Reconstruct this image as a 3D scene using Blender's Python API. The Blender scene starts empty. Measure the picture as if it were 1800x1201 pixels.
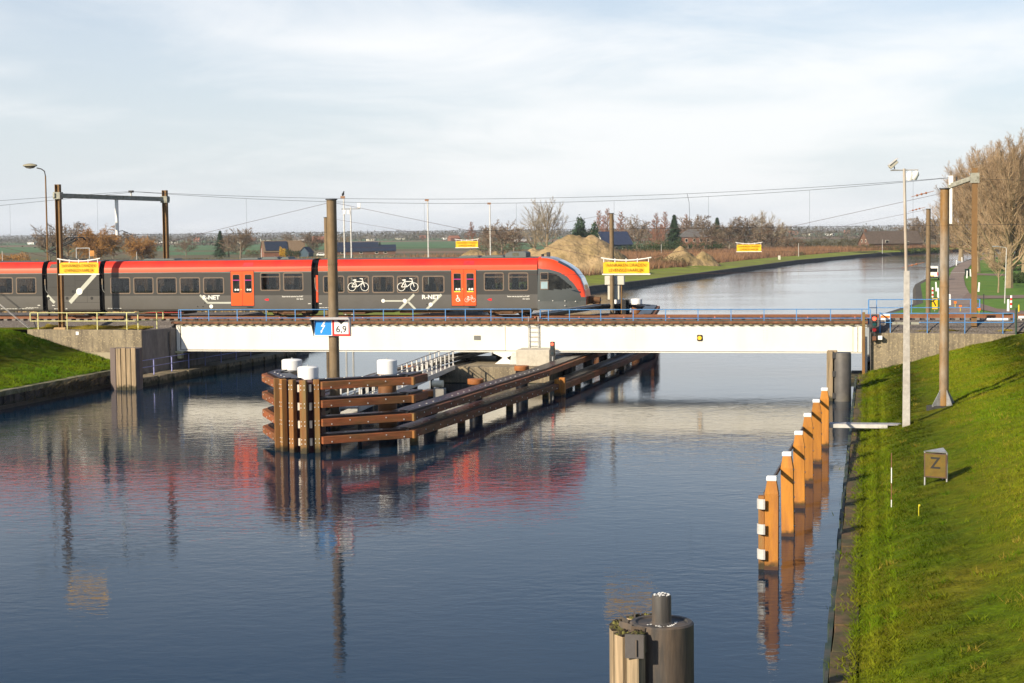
import bpy, bmesh, math, random
import numpy as np
from mathutils import Matrix, Vector

# ------------------------------------------------------------------ camera
F, CH, ROLL = 3000.0, 9.4, math.atan(.0115)          # focal length in photo pixels, eye height over the water
PITCH = math.atan((600.5 - 409.65) * math.cos(ROLL) / F)
_r0 = Vector((1, 0, 0)); _u0 = Vector((0, math.sin(PITCH), math.cos(PITCH))); _fw = Vector((0, math.cos(PITCH), -math.sin(PITCH)))
_R = math.cos(ROLL) * _r0 - math.sin(ROLL) * _u0
_U = math.sin(ROLL) * _r0 + math.cos(ROLL) * _u0
_C = Vector((0, 0, CH))
sc = bpy.context.scene
col = sc.collection
cam_d = bpy.data.cameras.new('camera'); cam = bpy.data.objects.new('camera', cam_d); col.objects.link(cam)
cam_d.sensor_width = 36; cam_d.lens = 60; cam_d.clip_start = .5; cam_d.clip_end = 20000
cam.matrix_world = Matrix(((_R.x, _U.x, -_fw.x, 0), (_R.y, _U.y, -_fw.y, 0), (_R.z, _U.z, -_fw.z, CH), (0, 0, 0, 1)))
sc.camera = cam

# ------------------------------------------------------------------ sky, sun, exposure
TH = math.radians(11.9)
TX, TY, NX, NY = math.cos(TH), -math.sin(TH), math.sin(TH), math.cos(TH)   # along the track, across it
SUN_EL = math.radians(25)
_a = math.radians(35)
sun_dir = Vector((-(NX * math.cos(_a) + TX * math.sin(_a)), -(NY * math.cos(_a) + TY * math.sin(_a)), 0)).normalized() * math.cos(SUN_EL)
sun_dir.z = math.sin(SUN_EL)
w = bpy.data.worlds.new('World'); sc.world = w; w.use_nodes = True
nt = w.node_tree; nt.nodes.clear()
def _n(t, **k):
    o = nt.nodes.new(t)
    for a, b in k.items(): setattr(o, a, b)
    return o
out = _n('ShaderNodeOutputWorld'); bg = _n('ShaderNodeBackground'); sky = _n('ShaderNodeTexSky')
sky.sky_type = 'NISHITA'; sky.sun_disc = False
sky.sun_elevation = SUN_EL
sky.sun_rotation = math.atan2(sun_dir.x, sun_dir.y)
sky.air_density = 1.0; sky.dust_density = .6; sky.ozone_density = 1.2
bg.inputs[1].default_value = .078
# thin high cloud over the sky: veils laid out on a plane above, seen by direction only
tc = _n('ShaderNodeTexCoord'); sep = _n('ShaderNodeSeparateXYZ'); nt.links.new(tc.outputs['Generated'], sep.inputs[0])
def mth(op, a, b=None, c=None):
    m = _n('ShaderNodeMath', operation=op)
    for i, v in enumerate((a, b, c)):
        if v is None: continue
        if isinstance(v, (int, float)): m.inputs[i].default_value = v
        else: nt.links.new(v, m.inputs[i])
    return m.outputs[0]
zz = mth('ADD', mth('MAXIMUM', sep.outputs[2], 0), .22)
cx = mth('DIVIDE', sep.outputs[0], zz); cy = mth('DIVIDE', sep.outputs[1], zz)
comb = _n('ShaderNodeCombineXYZ'); nt.links.new(cx, comb.inputs[0]); nt.links.new(cy, comb.inputs[1])
mp = _n('ShaderNodeMapping'); mp.inputs['Rotation'].default_value = (0, 0, .5); mp.inputs['Scale'].default_value = (.8, 1.15, 1); mp.inputs['Location'].default_value = (9.4, .7, 0)
nt.links.new(comb.outputs[0], mp.inputs[0])
n1 = _n('ShaderNodeTexNoise'); n1.inputs['Scale'].default_value = .62; n1.inputs['Detail'].default_value = 7; n1.inputs['Roughness'].default_value = .52; n1.inputs['Distortion'].default_value = .5
n2 = _n('ShaderNodeTexNoise'); n2.inputs['Scale'].default_value = 2.3; n2.inputs['Detail'].default_value = 8; n2.inputs['Roughness'].default_value = .6; n2.inputs['Distortion'].default_value = 1.2
nt.links.new(mp.outputs[0], n1.inputs[0]); nt.links.new(mp.outputs[0], n2.inputs[0])
cl = mth('ADD', mth('MULTIPLY', n1.outputs[0], .8), mth('MULTIPLY', n2.outputs[0], .28))
rmp = _n('ShaderNodeValToRGB'); rmp.color_ramp.elements[0].position = .42; rmp.color_ramp.elements[1].position = .66
rmp.color_ramp.elements[0].color = (.32,) * 3 + (1,); rmp.color_ramp.elements[1].color = (.98,) * 3 + (1,)
rmp.color_ramp.interpolation = 'EASE'
nt.links.new(cl, rmp.inputs[0])
mix = _n('ShaderNodeMix', data_type='RGBA'); veil = mth('MULTIPLY', mth('POWER', 2.718, mth('MULTIPLY', mth('MAXIMUM', sep.outputs[2], 0), -9.0)), .9)   # paler air low down
hmix = _n('ShaderNodeMix', data_type='RGBA'); nt.links.new(veil, hmix.inputs[0]); tint = _n('ShaderNodeMix', data_type='RGBA', blend_type='MULTIPLY'); tint.inputs[0].default_value = 1; nt.links.new(sky.outputs[0], tint.inputs[6]); tint.inputs[7].default_value = (.88, .97, 1.12, 1)
nt.links.new(tint.outputs[2], hmix.inputs[6]); hmix.inputs[7].default_value = (6.5, 7.1, 8.0, 1)
thin = mth('POWER', mth('MINIMUM', mth('DIVIDE', .125, mth('ADD', mth('MAXIMUM', sep.outputs[2], 0), .012)), 1.0), 1.7)   # a thin veil is seen through less of itself overhead
nt.links.new(mth('MULTIPLY', mth('MULTIPLY', rmp.outputs[0], thin), mth('SUBTRACT', 1.0, mth('MULTIPLY', veil, .45))), mix.inputs[0])
nt.links.new(hmix.outputs[2], mix.inputs[6]); mix.inputs[7].default_value = (9.9, 9.85, 9.8, 1)
nt.links.new(mix.outputs[2], bg.inputs[0]); nt.links.new(bg.outputs[0], out.inputs[0])
sd = bpy.data.lights.new('sun', 'SUN'); sd.energy = 5.0; sd.angle = math.radians(.6); sd.color = (1, .86, .66)
so = bpy.data.objects.new('sun', sd); col.objects.link(so); so.location = (0, 0, 60)
so.rotation_euler = sun_dir.to_track_quat('Z', 'Y').to_euler()
vs = sc.view_settings; vs.view_transform = 'Standard'; vs.look = 'None'; vs.gamma = 1; vs.exposure = .5; vs.use_curve_mapping = False
sc.cycles.use_denoising = True; sc.cycles.max_bounces = 6; sc.cycles.diffuse_bounces = 2; sc.cycles.glossy_bounces = 3
sc.cycles.transmission_bounces = 3; sc.cycles.volume_bounces = 0; sc.cycles.transparent_max_bounces = 6
sc.cycles.caustics_reflective = False; sc.cycles.caustics_refractive = False

# ------------------------------------------------------------------ pixels -> places.  s along the track, n across it (away), z up from the water
def ray(x, y): return _fw + _R * ((x - 900) / F) + _U * ((600.5 - y) / F)
def G(x, y, z=0.):
    d = ray(x, y); return _C + d * ((z - CH) / d.z)
def HOR(x): return 420 - .0115 * x
_d = ray(310, 617); OX, OY = (_C + _d * (114.45 / _d.y)).xy
def W(s, n, z=0): return Vector((OX + TX * s + NX * n, OY + TY * s + NY * n, z))
def SNw(x, y): return ((x - OX) * TX + (y - OY) * TY, (x - OX) * NX + (y - OY) * NY)
def SN(x, y, z=0.):
    q = G(x, y, z); return SNw(q.x, q.y)
def PL(x, y, n=0.):
    d = ray(x, y); ox = OX + NX * n; oy = OY + NY * n
    t = (ox * NX + oy * NY) / (d.x * NX + d.y * NY); q = _C + d * t
    return SNw(q.x, q.y)[0], q.z
def FAR(x, D, z=None):        # world x for a pixel column at distance D
    return (x - 900) / F * D
random.seed(11); RS = np.random.RandomState(7)

# ------------------------------------------------------------------ materials
MATS = {}
def M(name, c, rough=.75, metal=0., var=.18, scale=2., c2=None, s2=1.2, thr=.56, soft=.1, bump=0., bs=18., st=(1, 1, 1), rnd=0., spec=.4, coat=0., world=False, emit=0., wet=0.):
    if name in MATS: return MATS[name]
    m = bpy.data.materials.new(name); m.use_nodes = True; t = m.node_tree; b = t.nodes['Principled BSDF']
    N = lambda k: t.nodes.new(k); L = t.links.new
    if world: co = N('ShaderNodeNewGeometry').outputs['Position']
    else: co = N('ShaderNodeTexCoord').outputs['Object']
    mp = N('ShaderNodeMapping'); mp.inputs['Scale'].default_value = st; L(co, mp.inputs[0])
    if rnd:
        oi = N('ShaderNodeObjectInfo'); vm = N('ShaderNodeVectorMath'); vm.operation = 'MULTIPLY_ADD'
        cmb = N('ShaderNodeCombineXYZ'); L(oi.outputs['Random'], cmb.inputs[0]); L(oi.outputs['Random'], cmb.inputs[1]); L(oi.outputs['Random'], cmb.inputs[2])
        L(cmb.outputs[0], vm.inputs[0]); vm.inputs[1].default_value = (37, 23, 51); L(mp.outputs[0], vm.inputs[2]); vec = vm.outputs[0]
    else: vec = mp.outputs[0]
    n1 = N('ShaderNodeTexNoise'); n1.inputs['Scale'].default_value = scale; n1.inputs['Detail'].default_value = 8; n1.inputs['Roughness'].default_value = .65; L(vec, n1.inputs[0])
    rp = N('ShaderNodeMapRange'); rp.inputs[1].default_value = .28; rp.inputs[2].default_value = .72
    rp.inputs[3].default_value = 1 - var; rp.inputs[4].default_value = 1 + var; L(n1.outputs[0], rp.inputs[0])
    base = (*c, 1)
    if c2 is not None:
        n2 = N('ShaderNodeTexNoise'); n2.inputs['Scale'].default_value = s2; n2.inputs['Detail'].default_value = 9; n2.inputs['Roughness'].default_value = .62; L(vec, n2.inputs[0])
        r2 = N('ShaderNodeMapRange'); r2.inputs[1].default_value = thr - soft; r2.inputs[2].default_value = thr + soft; L(n2.outputs[0], r2.inputs[0])
        mx = N('ShaderNodeMix'); mx.data_type = 'RGBA'; L(r2.outputs[0], mx.inputs[0]); mx.inputs[6].default_value = base; mx.inputs[7].default_value = (*c2, 1)
        colo = mx.outputs[2]
    else: colo = None
    mu = N('ShaderNodeMix'); mu.data_type = 'RGBA'; mu.blend_type = 'MULTIPLY'; mu.inputs[0].default_value = 1
    if colo is not None: L(colo, mu.inputs[6])
    else: mu.inputs[6].default_value = base
    L(rp.outputs[0], mu.inputs[7]); res = mu.outputs[2]
    if rnd:
        mr = N('ShaderNodeMapRange'); mr.inputs[3].default_value = 1 - rnd; mr.inputs[4].default_value = 1 + rnd; L(oi.outputs['Random'], mr.inputs[0])
        hs = N('ShaderNodeHueSaturation'); L(mr.outputs[0], hs.inputs['Value']); L(res, hs.inputs['Color']); res = hs.outputs[0]
    if wet:      # dark algae band just above the water line, with a ragged edge
        gp = N('ShaderNodeNewGeometry'); sz_ = N('ShaderNodeSeparateXYZ'); L(gp.outputs['Position'], sz_.inputs[0])
        nw = N('ShaderNodeTexNoise'); nw.inputs['Scale'].default_value = 3.5; nw.inputs['Detail'].default_value = 5; L(gp.outputs['Position'], nw.inputs[0])
        ad = N('ShaderNodeMath'); ad.operation = 'MULTIPLY_ADD'; L(nw.outputs[0], ad.inputs[0]); ad.inputs[1].default_value = -.5; L(sz_.outputs[2], ad.inputs[2])
        rw_ = N('ShaderNodeMapRange'); rw_.inputs[1].default_value = wet - .25 - .08; rw_.inputs[2].default_value = wet - .25 + .08; rw_.inputs[3].default_value = .88; rw_.inputs[4].default_value = 0; L(ad.outputs[0], rw_.inputs[0])
        mw = N('ShaderNodeMix'); mw.data_type = 'RGBA'; L(rw_.outputs[0], mw.inputs[0]); L(res, mw.inputs[6]); mw.inputs[7].default_value = (.022, .024, .012, 1); res = mw.outputs[2]
    L(res, b.inputs['Base Color'])
    b.inputs['Roughness'].default_value = rough; b.inputs['Metallic'].default_value = metal; b.inputs['Specular IOR Level'].default_value = spec
    if coat: b.inputs['Coat Weight'].default_value = coat; b.inputs['Coat Roughness'].default_value = .08
    if emit: L(res, b.inputs['Emission Color']); b.inputs['Emission Strength'].default_value = emit
    if bump:
        nb = N('ShaderNodeTexNoise'); nb.inputs['Scale'].default_value = bs; nb.inputs['Detail'].default_value = 5; L(vec, nb.inputs[0])
        bp = N('ShaderNodeBump'); bp.inputs['Strength'].default_value = 1; bp.inputs['Distance'].default_value = bump; L(nb.outputs[0], bp.inputs['Height']); L(bp.outputs[0], b.inputs['Normal'])
    MATS[name] = m; return m

def stained(name, c, cs, cm, top=.45):
    """weathered concrete: vertical streaks, blotches, a little moss"""
    if name in MATS: return MATS[name]
    m = M(name, c, .9, var=.3, scale=3.2, c2=cs, s2=.8, thr=.52, soft=.14, bump=.012, bs=26)
    t = m.node_tree; b = t.nodes['Principled BSDF']; N = lambda k: t.nodes.new(k); L = t.links.new
    prev = b.inputs['Base Color'].links[0].from_socket
    co = N('ShaderNodeTexCoord'); mp = N('ShaderNodeMapping'); mp.inputs['Scale'].default_value = (2.6, 2.6, .22); L(co.outputs['Object'], mp.inputs[0])
    n = N('ShaderNodeTexNoise'); n.inputs['Scale'].default_value = 1.6; n.inputs['Detail'].default_value = 8; n.inputs['Roughness'].default_value = .7; L(mp.outputs[0], n.inputs[0])
    r = N('ShaderNodeMapRange'); r.inputs[1].default_value = .42; r.inputs[2].default_value = .68; r.inputs[4].default_value = .8; L(n.outputs[0], r.inputs[0])
    x = N('ShaderNodeMix'); x.data_type = 'RGBA'; L(r.outputs[0], x.inputs[0]); L(prev, x.inputs[6]); x.inputs[7].default_value = (*cm, 1)
    # exposed pebbles
    v = N('ShaderNodeTexNoise'); v.inputs['Scale'].default_value = 11; v.inputs['Detail'].default_value = 3; L(co.outputs['Object'], v.inputs[0])
    r2 = N('ShaderNodeMapRange'); r2.inputs[1].default_value = .56; r2.inputs[2].default_value = .66; r2.inputs[4].default_value = .55; L(v.outputs[0], r2.inputs[0])
    y = N('ShaderNodeMix'); y.data_type = 'RGBA'; L(r2.outputs[0], y.inputs[0]); L(x.outputs[2], y.inputs[6]); y.inputs[7].default_value = (min(c[0] * 1.55, .7), min(c[1] * 1.5, .65), min(c[2] * 1.35, .6), 1)
    L(y.outputs[2], b.inputs['Base Color']); return m

white = M('white_paint', (.78, .77, .72), .5, var=.05, scale=1.5, c2=(.55, .52, .44), s2=1.1, thr=.72, soft=.07)
girder_m = M('cream_steel_paint', (.77, .75, .67), .55, var=.05, scale=.7, c2=(.72, .695, .60), s2=.6, thr=.6, soft=.15, st=(1, 1, .35))
capwhite = M('white_cap_paint', (.82, .82, .80), .55, var=.04)
blue = M('blue_rail_paint', (.075, .23, .50), .5, var=.25, c2=(.35, .42, .5), s2=5, thr=.68)
ylrail = M('pale_yellow_rail_paint', (.62, .6, .27), .6, var=.2, c2=(.3, .25, .1), s2=5, thr=.66)
rust = M('rusty_steel', (.19, .085, .045), .85, var=.35, scale=4, c2=(.10, .05, .03), s2=3, thr=.55)
rail_m = M('rail_steel', (.23, .095, .045), .7, var=.25, scale=3)
grating = M('deck_grating', (.10, .115, .085), .8, var=.3, scale=9)
dark_steel = M('dark_steel', (.035, .035, .036), .6, var=.3, scale=4)
black_m = M('black_rubber', (.012, .012, .013), .55, var=.3)
wale_m = M('black_wale', (.007, .007, .010), .38, var=.4, scale=3)
galv = M('galvanised_steel', (.42, .43, .43), .45, .4, var=.2, scale=5, c2=(.28, .28, .27), s2=2)
galv_l = M('pale_galvanised_steel', (.56, .55, .52), .55, .2, var=.18, scale=4)
weath_pole = M('weathered_pole_steel', (.17, .135, .09), .7, .1, var=.35, scale=3, c2=(.21, .135, .06), s2=.7, thr=.5, soft=.2, st=(1, 1, .35), wet=0.35)
tube_pole = M('stained_tube_steel', (.30, .28, .24), .65, .1, var=.3, scale=3, c2=(.25, .14, .045), s2=.55, thr=.44, soft=.1, st=(1, 1, .4))
corten = M('brown_post_paint', (.19, .105, .038), .7, var=.25, scale=3, st=(1, 1, .4))
beam_m = M('lichen_grey_steel', (.30, .30, .25), .8, var=.3, scale=5, c2=(.16, .15, .10), s2=6, thr=.6)
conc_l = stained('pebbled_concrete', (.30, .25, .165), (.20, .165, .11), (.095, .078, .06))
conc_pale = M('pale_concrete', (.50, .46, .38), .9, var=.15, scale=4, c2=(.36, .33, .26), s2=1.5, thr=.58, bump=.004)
conc_dark = M('painted_shade_concrete', (.20, .18, .165), .9, var=.3, scale=2, c2=(.11, .10, .095), s2=.9, st=(1.5, 1.5, .5), bump=.01, wet=0.45)  # shade of the channel-side faces painted in as a darker concrete
kerbc = M('bank_cap_concrete', (.12, .072, .034), .95, var=.4, scale=4, c2=(.06, .055, .02), s2=1.3, thr=.5, bump=.012, bs=14)
ledge_m = M('ledge_concrete', (.25, .20, .125), .95, var=.3, scale=3, c2=(.08, .075, .045), s2=1.4, bump=.01, wet=0.3)
wood_h = M('tropical_hardwood_beam', (.25, .075, .026), .75, var=.4, scale=2.6, c2=(.165, .08, .028), s2=.9, thr=.52, soft=.12, st=(.5, .5, 3), rnd=.25, bump=.009, bs=26)
wood_v = M('upright_hardwood_timber', (.26, .115, .032), .75, var=.34, scale=2.2, c2=(.16, .12, .045), s2=1.1, st=(2, 2, .3), rnd=.2, bump=.008, bs=24, wet=0.22)
wood_pile = M('orange_hardwood_pile', (.44, .18, .022), .72, var=.22, scale=2, c2=(.33, .13, .03), s2=1.2, st=(2, 2, .35), rnd=.2, bump=.008, bs=24, wet=0.16)
wood_grey = M('weathered_grey_plank', (.33, .245, .15), .9, var=.3, scale=3, c2=(.2, .16, .10), s2=1.4, st=(4, 4, .25), rnd=.16, bump=.006, wet=0.25)
moss = M('moss', (.12, .115, .03), .95, var=.4, scale=8, c2=(.025, .018, .012), s2=6, thr=.47, soft=.05)
pile_steel = M('brown_pile_steel', (.21, .082, .022), .6, var=.22, scale=2.5, c2=(.12, .06, .03), s2=1.2, wet=0.3)
dolphin_m = M('dark_bronze_steel', (.062, .058, .054), .62, .15, var=.3, scale=2.5, c2=(.135, .10, .072), s2=1.1, thr=.52, st=(2.5, 2.5, .35), bump=.006, bs=9, wet=0.3)
asphalt = M('worn_asphalt', (.26, .20, .165), .95, var=.2, scale=.6, c2=(.20, .155, .13), s2=.25, bump=.01, world=True)
ballast_m = M('ballast_stones', (.115, .10, .09), .95, var=.55, scale=9, c2=(.2, .18, .16), s2=12, thr=.6, bump=.05, bs=14, world=True)
yellow_m = M('banner_yellow', (.85, .48, .01), .6, var=.06)
letter_m = M('faded_banner_letter', (.17, .06, .004), .7, var=.2)
glassdark = M('dark_window_glass', (.012, .013, .015), .08, var=.4, scale=1.2, spec=.6)
MATS['grass_soil'] = None; del MATS['grass_soil']
soil_g = M('turf_ground', (.075, .115, .004), .95, var=.45, scale=3, c2=(.14, .125, .01), s2=.33, thr=.54, soft=.16, bump=.05, bs=7, world=True, spec=.05)

# ------------------------------------------------------------------ mesh collector
class MB:
    def __init__(self): self.v = []; self.f = []
    def add(self, vs, fs):
        b = len(self.v); self.v += [tuple(p) for p in vs]; self.f += [tuple(i + b for i in q) for q in fs]; return self
    def box(self, x0, x1, y0, y1, z0, z1):
        return self.add([(x0, y0, z0), (x1, y0, z0), (x1, y1, z0), (x0, y1, z0), (x0, y0, z1), (x1, y0, z1), (x1, y1, z1), (x0, y1, z1)],
                        [(0, 3, 2, 1), (4, 5, 6, 7), (0, 1, 5, 4), (1, 2, 6, 5), (2, 3, 7, 6), (3, 0, 4, 7)])
    def beam(self, p, q, wd, ht, up=(0, 0, 1)):
        p = Vector(p); q = Vector(q); d = (q - p).normalized(); u = Vector(up)
        sx = d.cross(u)
        if sx.length < 1e-5: sx = Vector((1, 0, 0))
        sx.normalize(); u = sx.cross(d).normalized(); a = sx * wd / 2; b = u * ht / 2
        return self.add([p - a - b, p + a - b, p + a + b, p - a + b, q - a - b, q + a - b, q + a + b, q - a + b],
                        [(0, 1, 2, 3), (7, 6, 5, 4), (4, 5, 1, 0), (5, 6, 2, 1), (6, 7, 3, 2), (7, 4, 0, 3)])
    def cyl(self, p, q, r0, r1=None, n=12, caps=True):
        r1 = r0 if r1 is None else r1
        p = Vector(p); q = Vector(q); d = (q - p).normalized(); sx = d.cross(Vector((0, 0, 1)))
        if sx.length < 1e-4: sx = Vector((1, 0, 0))
        sx.normalize(); u = sx.cross(d); vs = []; fs = []
        for c, r in ((p, r0), (q, r1)):
            for i in range(n):
                a = 2 * math.pi * i / n; vs.append(c + sx * math.cos(a) * r + u * math.sin(a) * r)
        for i in range(n): fs.append((i, i + n, (i + 1) % n + n, (i + 1) % n))
        if caps: fs += [tuple(range(n)), tuple(range(2 * n - 1, n - 1, -1))]
        return self.add(vs, fs)
    def tube(self, pts, r, n=5):
        for a, b in zip(pts[:-1], pts[1:]): self.cyl(a, b, r, r, n)
        return self
    def prism(self, poly, y0, y1):     # poly in x,z, counter-clockwise seen from -y
        n = len(poly)
        return self.add([(x, y0, z) for x, z in poly] + [(x, y1, z) for x, z in poly],
                        [tuple(range(n)), tuple(range(2 * n - 1, n - 1, -1))] + [(i, i + n, (i + 1) % n + n, (i + 1) % n) for i in range(n)])
    def slab(self, poly, z0, z1):      # poly in x,y counter-clockwise from above
        n = len(poly)
        return self.add([(x, y, z0) for x, y in poly] + [(x, y, z1) for x, y in poly],
                        [tuple(range(n - 1, -1, -1)), tuple(range(n, 2 * n))] + [(i, (i + 1) % n, (i + 1) % n + n, i + n) for i in range(n)])
    def lathe(self, prof, n=16, c=(0, 0)):  # prof: (r,z) from bottom to top
        vs = []; fs = []; k = len(prof)
        for r, z in prof:
            for i in range(n):
                a = 2 * math.pi * i / n; vs.append((c[0] + r * math.cos(a), c[1] + r * math.sin(a), z))
        for j in range(k - 1):
            for i in range(n): fs.append((j * n + i, j * n + (i + 1) % n, (j + 1) * n + (i + 1) % n, (j + 1) * n + i))
        fs += [tuple(range(n - 1, -1, -1)), tuple(range((k - 1) * n, k * n))]
        return self.add(vs, fs)
    def mesh(self, name, bevel=0., smooth=None):
        me = bpy.data.meshes.new(name)
        me.from_pydata(self.v, [], self.f)
        if bevel:
            bm = bmesh.new(); bm.from_mesh(me)
            bmesh.ops.bevel(bm, geom=[e for e in bm.edges if len(e.link_faces) == 2 and e.calc_face_angle(0) > .6], offset=bevel, segments=1, affect='EDGES', profile=.5)
            bm.to_mesh(me); bm.free()
        if smooth:
            me.polygons.foreach_set('use_smooth', [True] * len(me.polygons)); me.set_sharp_from_angle(angle=math.radians(smooth))
        me.update(); return me
    def build(self, name, mat, parent=None, bevel=0., smooth=None, loc=None, rot=None, kind=None, label=None):
        return put(name, self.mesh(name, bevel, smooth), mat, parent, loc, rot, kind, label)

def put(name, me, mat, parent=None, loc=None, rot=None, kind=None, label=None):
    o = bpy.data.objects.new(name, me); col.objects.link(o)
    if mat is not None and not me.materials: me.materials.append(mat)
    if parent: o.parent = parent
    if loc is not None: o.location = loc
    if rot is not None: o.rotation_euler = rot if not isinstance(rot, (int, float)) else (0, 0, rot)
    if kind: o['kind'] = kind
    if label: o['label'] = label
    return o
def tag(o, label, cat, group=None):
    o['label'] = label; o['category'] = cat
    if group: o['group'] = group
    return o
def thing(name, label, cat, s=0, n=0, z=0, rot=0., group=None, world=False):
    o = bpy.data.objects.new(name, None); o.empty_display_size = .3; col.objects.link(o)
    if world: o.location = (s, n, z); o.rotation_euler = (0, 0, rot)
    else: o.location = W(s, n, z); o.rotation_euler = (0, 0, -TH + rot)
    return tag(o, label, cat, group)
def solo(mb, name, mat, label, cat, s=0, n=0, z=0, rot=0., group=None, world=False, bevel=0., smooth=None):
    o = mb.build(name, mat, None, bevel, smooth)
    if world: o.location = (s, n, z); o.rotation_euler = (0, 0, rot)
    else: o.location = W(s, n, z); o.rotation_euler = (0, 0, -TH + rot)
    return tag(o, label, cat, group)
def struct(mb, name, mat, frame=False, smooth=None):
    o = mb.build(name, mat, None, 0, smooth); o['kind'] = 'structure'
    if frame: o.location = W(0, 0, 0); o.rotation_euler = (0, 0, -TH)
    return o
def dup(root, label=None, group=None, s=None, n=None, z=0, rot=0., world=False, scale=None):
    def cp(o, par):
        c = o.copy(); col.objects.link(c); c.parent = par
        for ch in o.children: cp(ch, c)
        return c
    r = cp(root, None)
    if s is not None:
        if world: r.location = (s, n, z); r.rotation_euler = (0, 0, rot)
        else: r.location = W(s, n, z); r.rotation_euler = (0, 0, -TH + rot)
    if scale is not None: r.scale = scale if not isinstance(scale, (int, float)) else (scale,) * 3
    if label: r['label'] = label
    if group: r['group'] = group
    return r
def text(s_, size, mat, parent, loc, name='lettering', align='CENTER', rot=(math.pi / 2, 0, 0), bold=0., label=None, sx=1., ext=.004):
    cu = bpy.data.curves.new(name, 'FONT'); cu.body = s_; cu.size = size; cu.align_x = align; cu.align_y = 'CENTER'; cu.extrude = ext; cu.offset = bold; cu.resolution_u = 3
    t = bpy.data.objects.new(name, cu); me = bpy.data.meshes.new_from_object(t); bpy.data.objects.remove(t); bpy.data.curves.remove(cu)
    o = put(name, me, mat, parent, loc, rot, label=label); o.scale = (sx, 1, 1)
    if not me.materials: me.materials.append(mat)
    else: me.materials[0] = mat
    return o
def disc(mb, x, z, r, y0, y1, n=20): return mb.prism([(x + r * math.cos(2 * math.pi * i / n), z + r * math.sin(2 * math.pi * i / n)) for i in range(n)], y0, y1)
# ================================================================== SETTING
def nz(x, y, k=1.):
    return (math.sin(x * 1.3 * k + 1.7 * math.sin(y * .9 * k)) + math.sin(y * 1.7 * k + 2.1 * math.sin(x * .7 * k + 1)) * .8) * .5

# ---- water
wm = bpy.data.materials.new('canal_water'); wm.use_nodes = True; t = wm.node_tree; b = t.nodes['Principled BSDF']; L = t.links.new
b.inputs['Base Color'].default_value = (.003, .020, .044, 1); b.inputs['Specular IOR Level'].default_value = .2; b.inputs['Roughness'].default_value = .045; b.inputs['IOR'].default_value = 1.333
geo = t.nodes.new('ShaderNodeNewGeometry')
def wn(scale, rot, det, stx):
    mp = t.nodes.new('ShaderNodeMapping'); mp.inputs['Rotation'].default_value = (0, 0, rot); mp.inputs['Scale'].default_value = (stx, 1, 1); L(geo.outputs['Position'], mp.inputs[0])
    n = t.nodes.new('ShaderNodeTexNoise'); n.inputs['Scale'].default_value = scale; n.inputs['Detail'].default_value = det; n.inputs['Roughness'].default_value = .55; n.inputs['Distortion'].default_value = .4; L(mp.outputs[0], n.inputs[0]); return n.outputs[0]
def wmath(op, a, bb):
    m = t.nodes.new('ShaderNodeMath'); m.operation = op
    for i, v in enumerate((a, bb)):
        if isinstance(v, (int, float)): m.inputs[i].default_value = v
        else: L(v, m.inputs[i])
    return m.outputs[0]
rip = wmath('ADD', wmath('MULTIPLY', wn(2.7, .25, 3, .6), .85), wmath('MULTIPLY', wn(.55, -.4, 2, .7), 1.1))
# gusts: patches of rougher and smoother water
gust = t.nodes.new('ShaderNodeMapRange'); gust.inputs[1].default_value = .35; gust.inputs[2].default_value = .65; gust.inputs[3].default_value = .18; gust.inputs[4].default_value = 1.0
L(wn(.045, .3, 3, .5), gust.inputs[0])
bp = t.nodes.new('ShaderNodeBump'); bp.inputs['Strength'].default_value = 1; L(rip, bp.inputs['Height']); L(wmath('MULTIPLY', gust.outputs[0], .0135), bp.inputs['Distance']); L(bp.outputs[0], b.inputs['Normal'])
struct(MB().add([(-400, -120, 0), (2500, -120, 0), (2500, 1700, 0), (-400, 1700, 0)], [(0, 1, 2, 3)]), 'water', wm)

# ---- polder land, cut by the canal
LB = [tuple(W(-1.4, 4.6).xy), tuple(W(-1.4, 40).xy), tuple(W(-1.0, 100).xy), (11.8, 268), (24, 302), (48, 378), (81, 482), (128, 600), (186, 696), (320, 770), (600, 850), (9500, 1700)]
RB = [tuple(W(45.5, 5.5).xy), tuple(W(45.4, 60).xy), (46.5, 196), (62, 262), (89, 352), (120, 450), (150, 545), (215, 612), (330, 670), (620, 760), (9500, 1300)]
ZL = .8
polder_m = M('polder_rough_grass', (.14, .105, .055), .95, var=.35, scale=.12, c2=(.10, .105, .035), s2=.018, thr=.5, soft=.12, world=True)
bankedge = M('dark_bank_revetment', (.075, .068, .055), .9, var=.4, scale=.8, c2=(.09, .08, .06), s2=2.5, world=True)
mb = MB(); eb = MB()
for (x0, y0), (x1, y1) in zip(LB[:-1], LB[1:]):
    mb.add([(-9500, y0, ZL), (x0, y0, ZL), (x1, y1, ZL), (-9500, y1, ZL)], [(0, 1, 2, 3)])
    if x1 < 700: eb.add([(x0 + .6, y0, -.5), (x1 + .6, y1, -.5), (x1, y1, ZL + .02), (x0, y0, ZL + .02), (x1 - 1.2, y1 + .5, ZL + .03), (x0 - 1.2, y0 + .5, ZL + .03)], [(0, 1, 2, 3), (3, 2, 4, 5)])
mb.add([(-9500, 1700, ZL), (9500, 1700, ZL), (9500, 10500, ZL), (-9500, 10500, ZL)], [(0, 1, 2, 3)])
for (x0, y0), (x1, y1) in zip(RB[:-1], RB[1:]):
    mb.add([(x0, y0, ZL), (9500, y0, ZL), (9500, y1, ZL), (x1, y1, ZL)], [(0, 1, 2, 3)])
    if x1 < 700: eb.add([(x0 - .6, y0, -.5), (x0, y0, ZL + .02), (x1, y1, ZL + .02), (x1 - .6, y1, -.5), (x0 + 1.2, y0, ZL + .03), (x1 + 1.2, y1, ZL + .03)], [(0, 1, 2, 3), (1, 4, 5, 2)])
struct(mb, 'polder_ground', polder_m)
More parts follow.
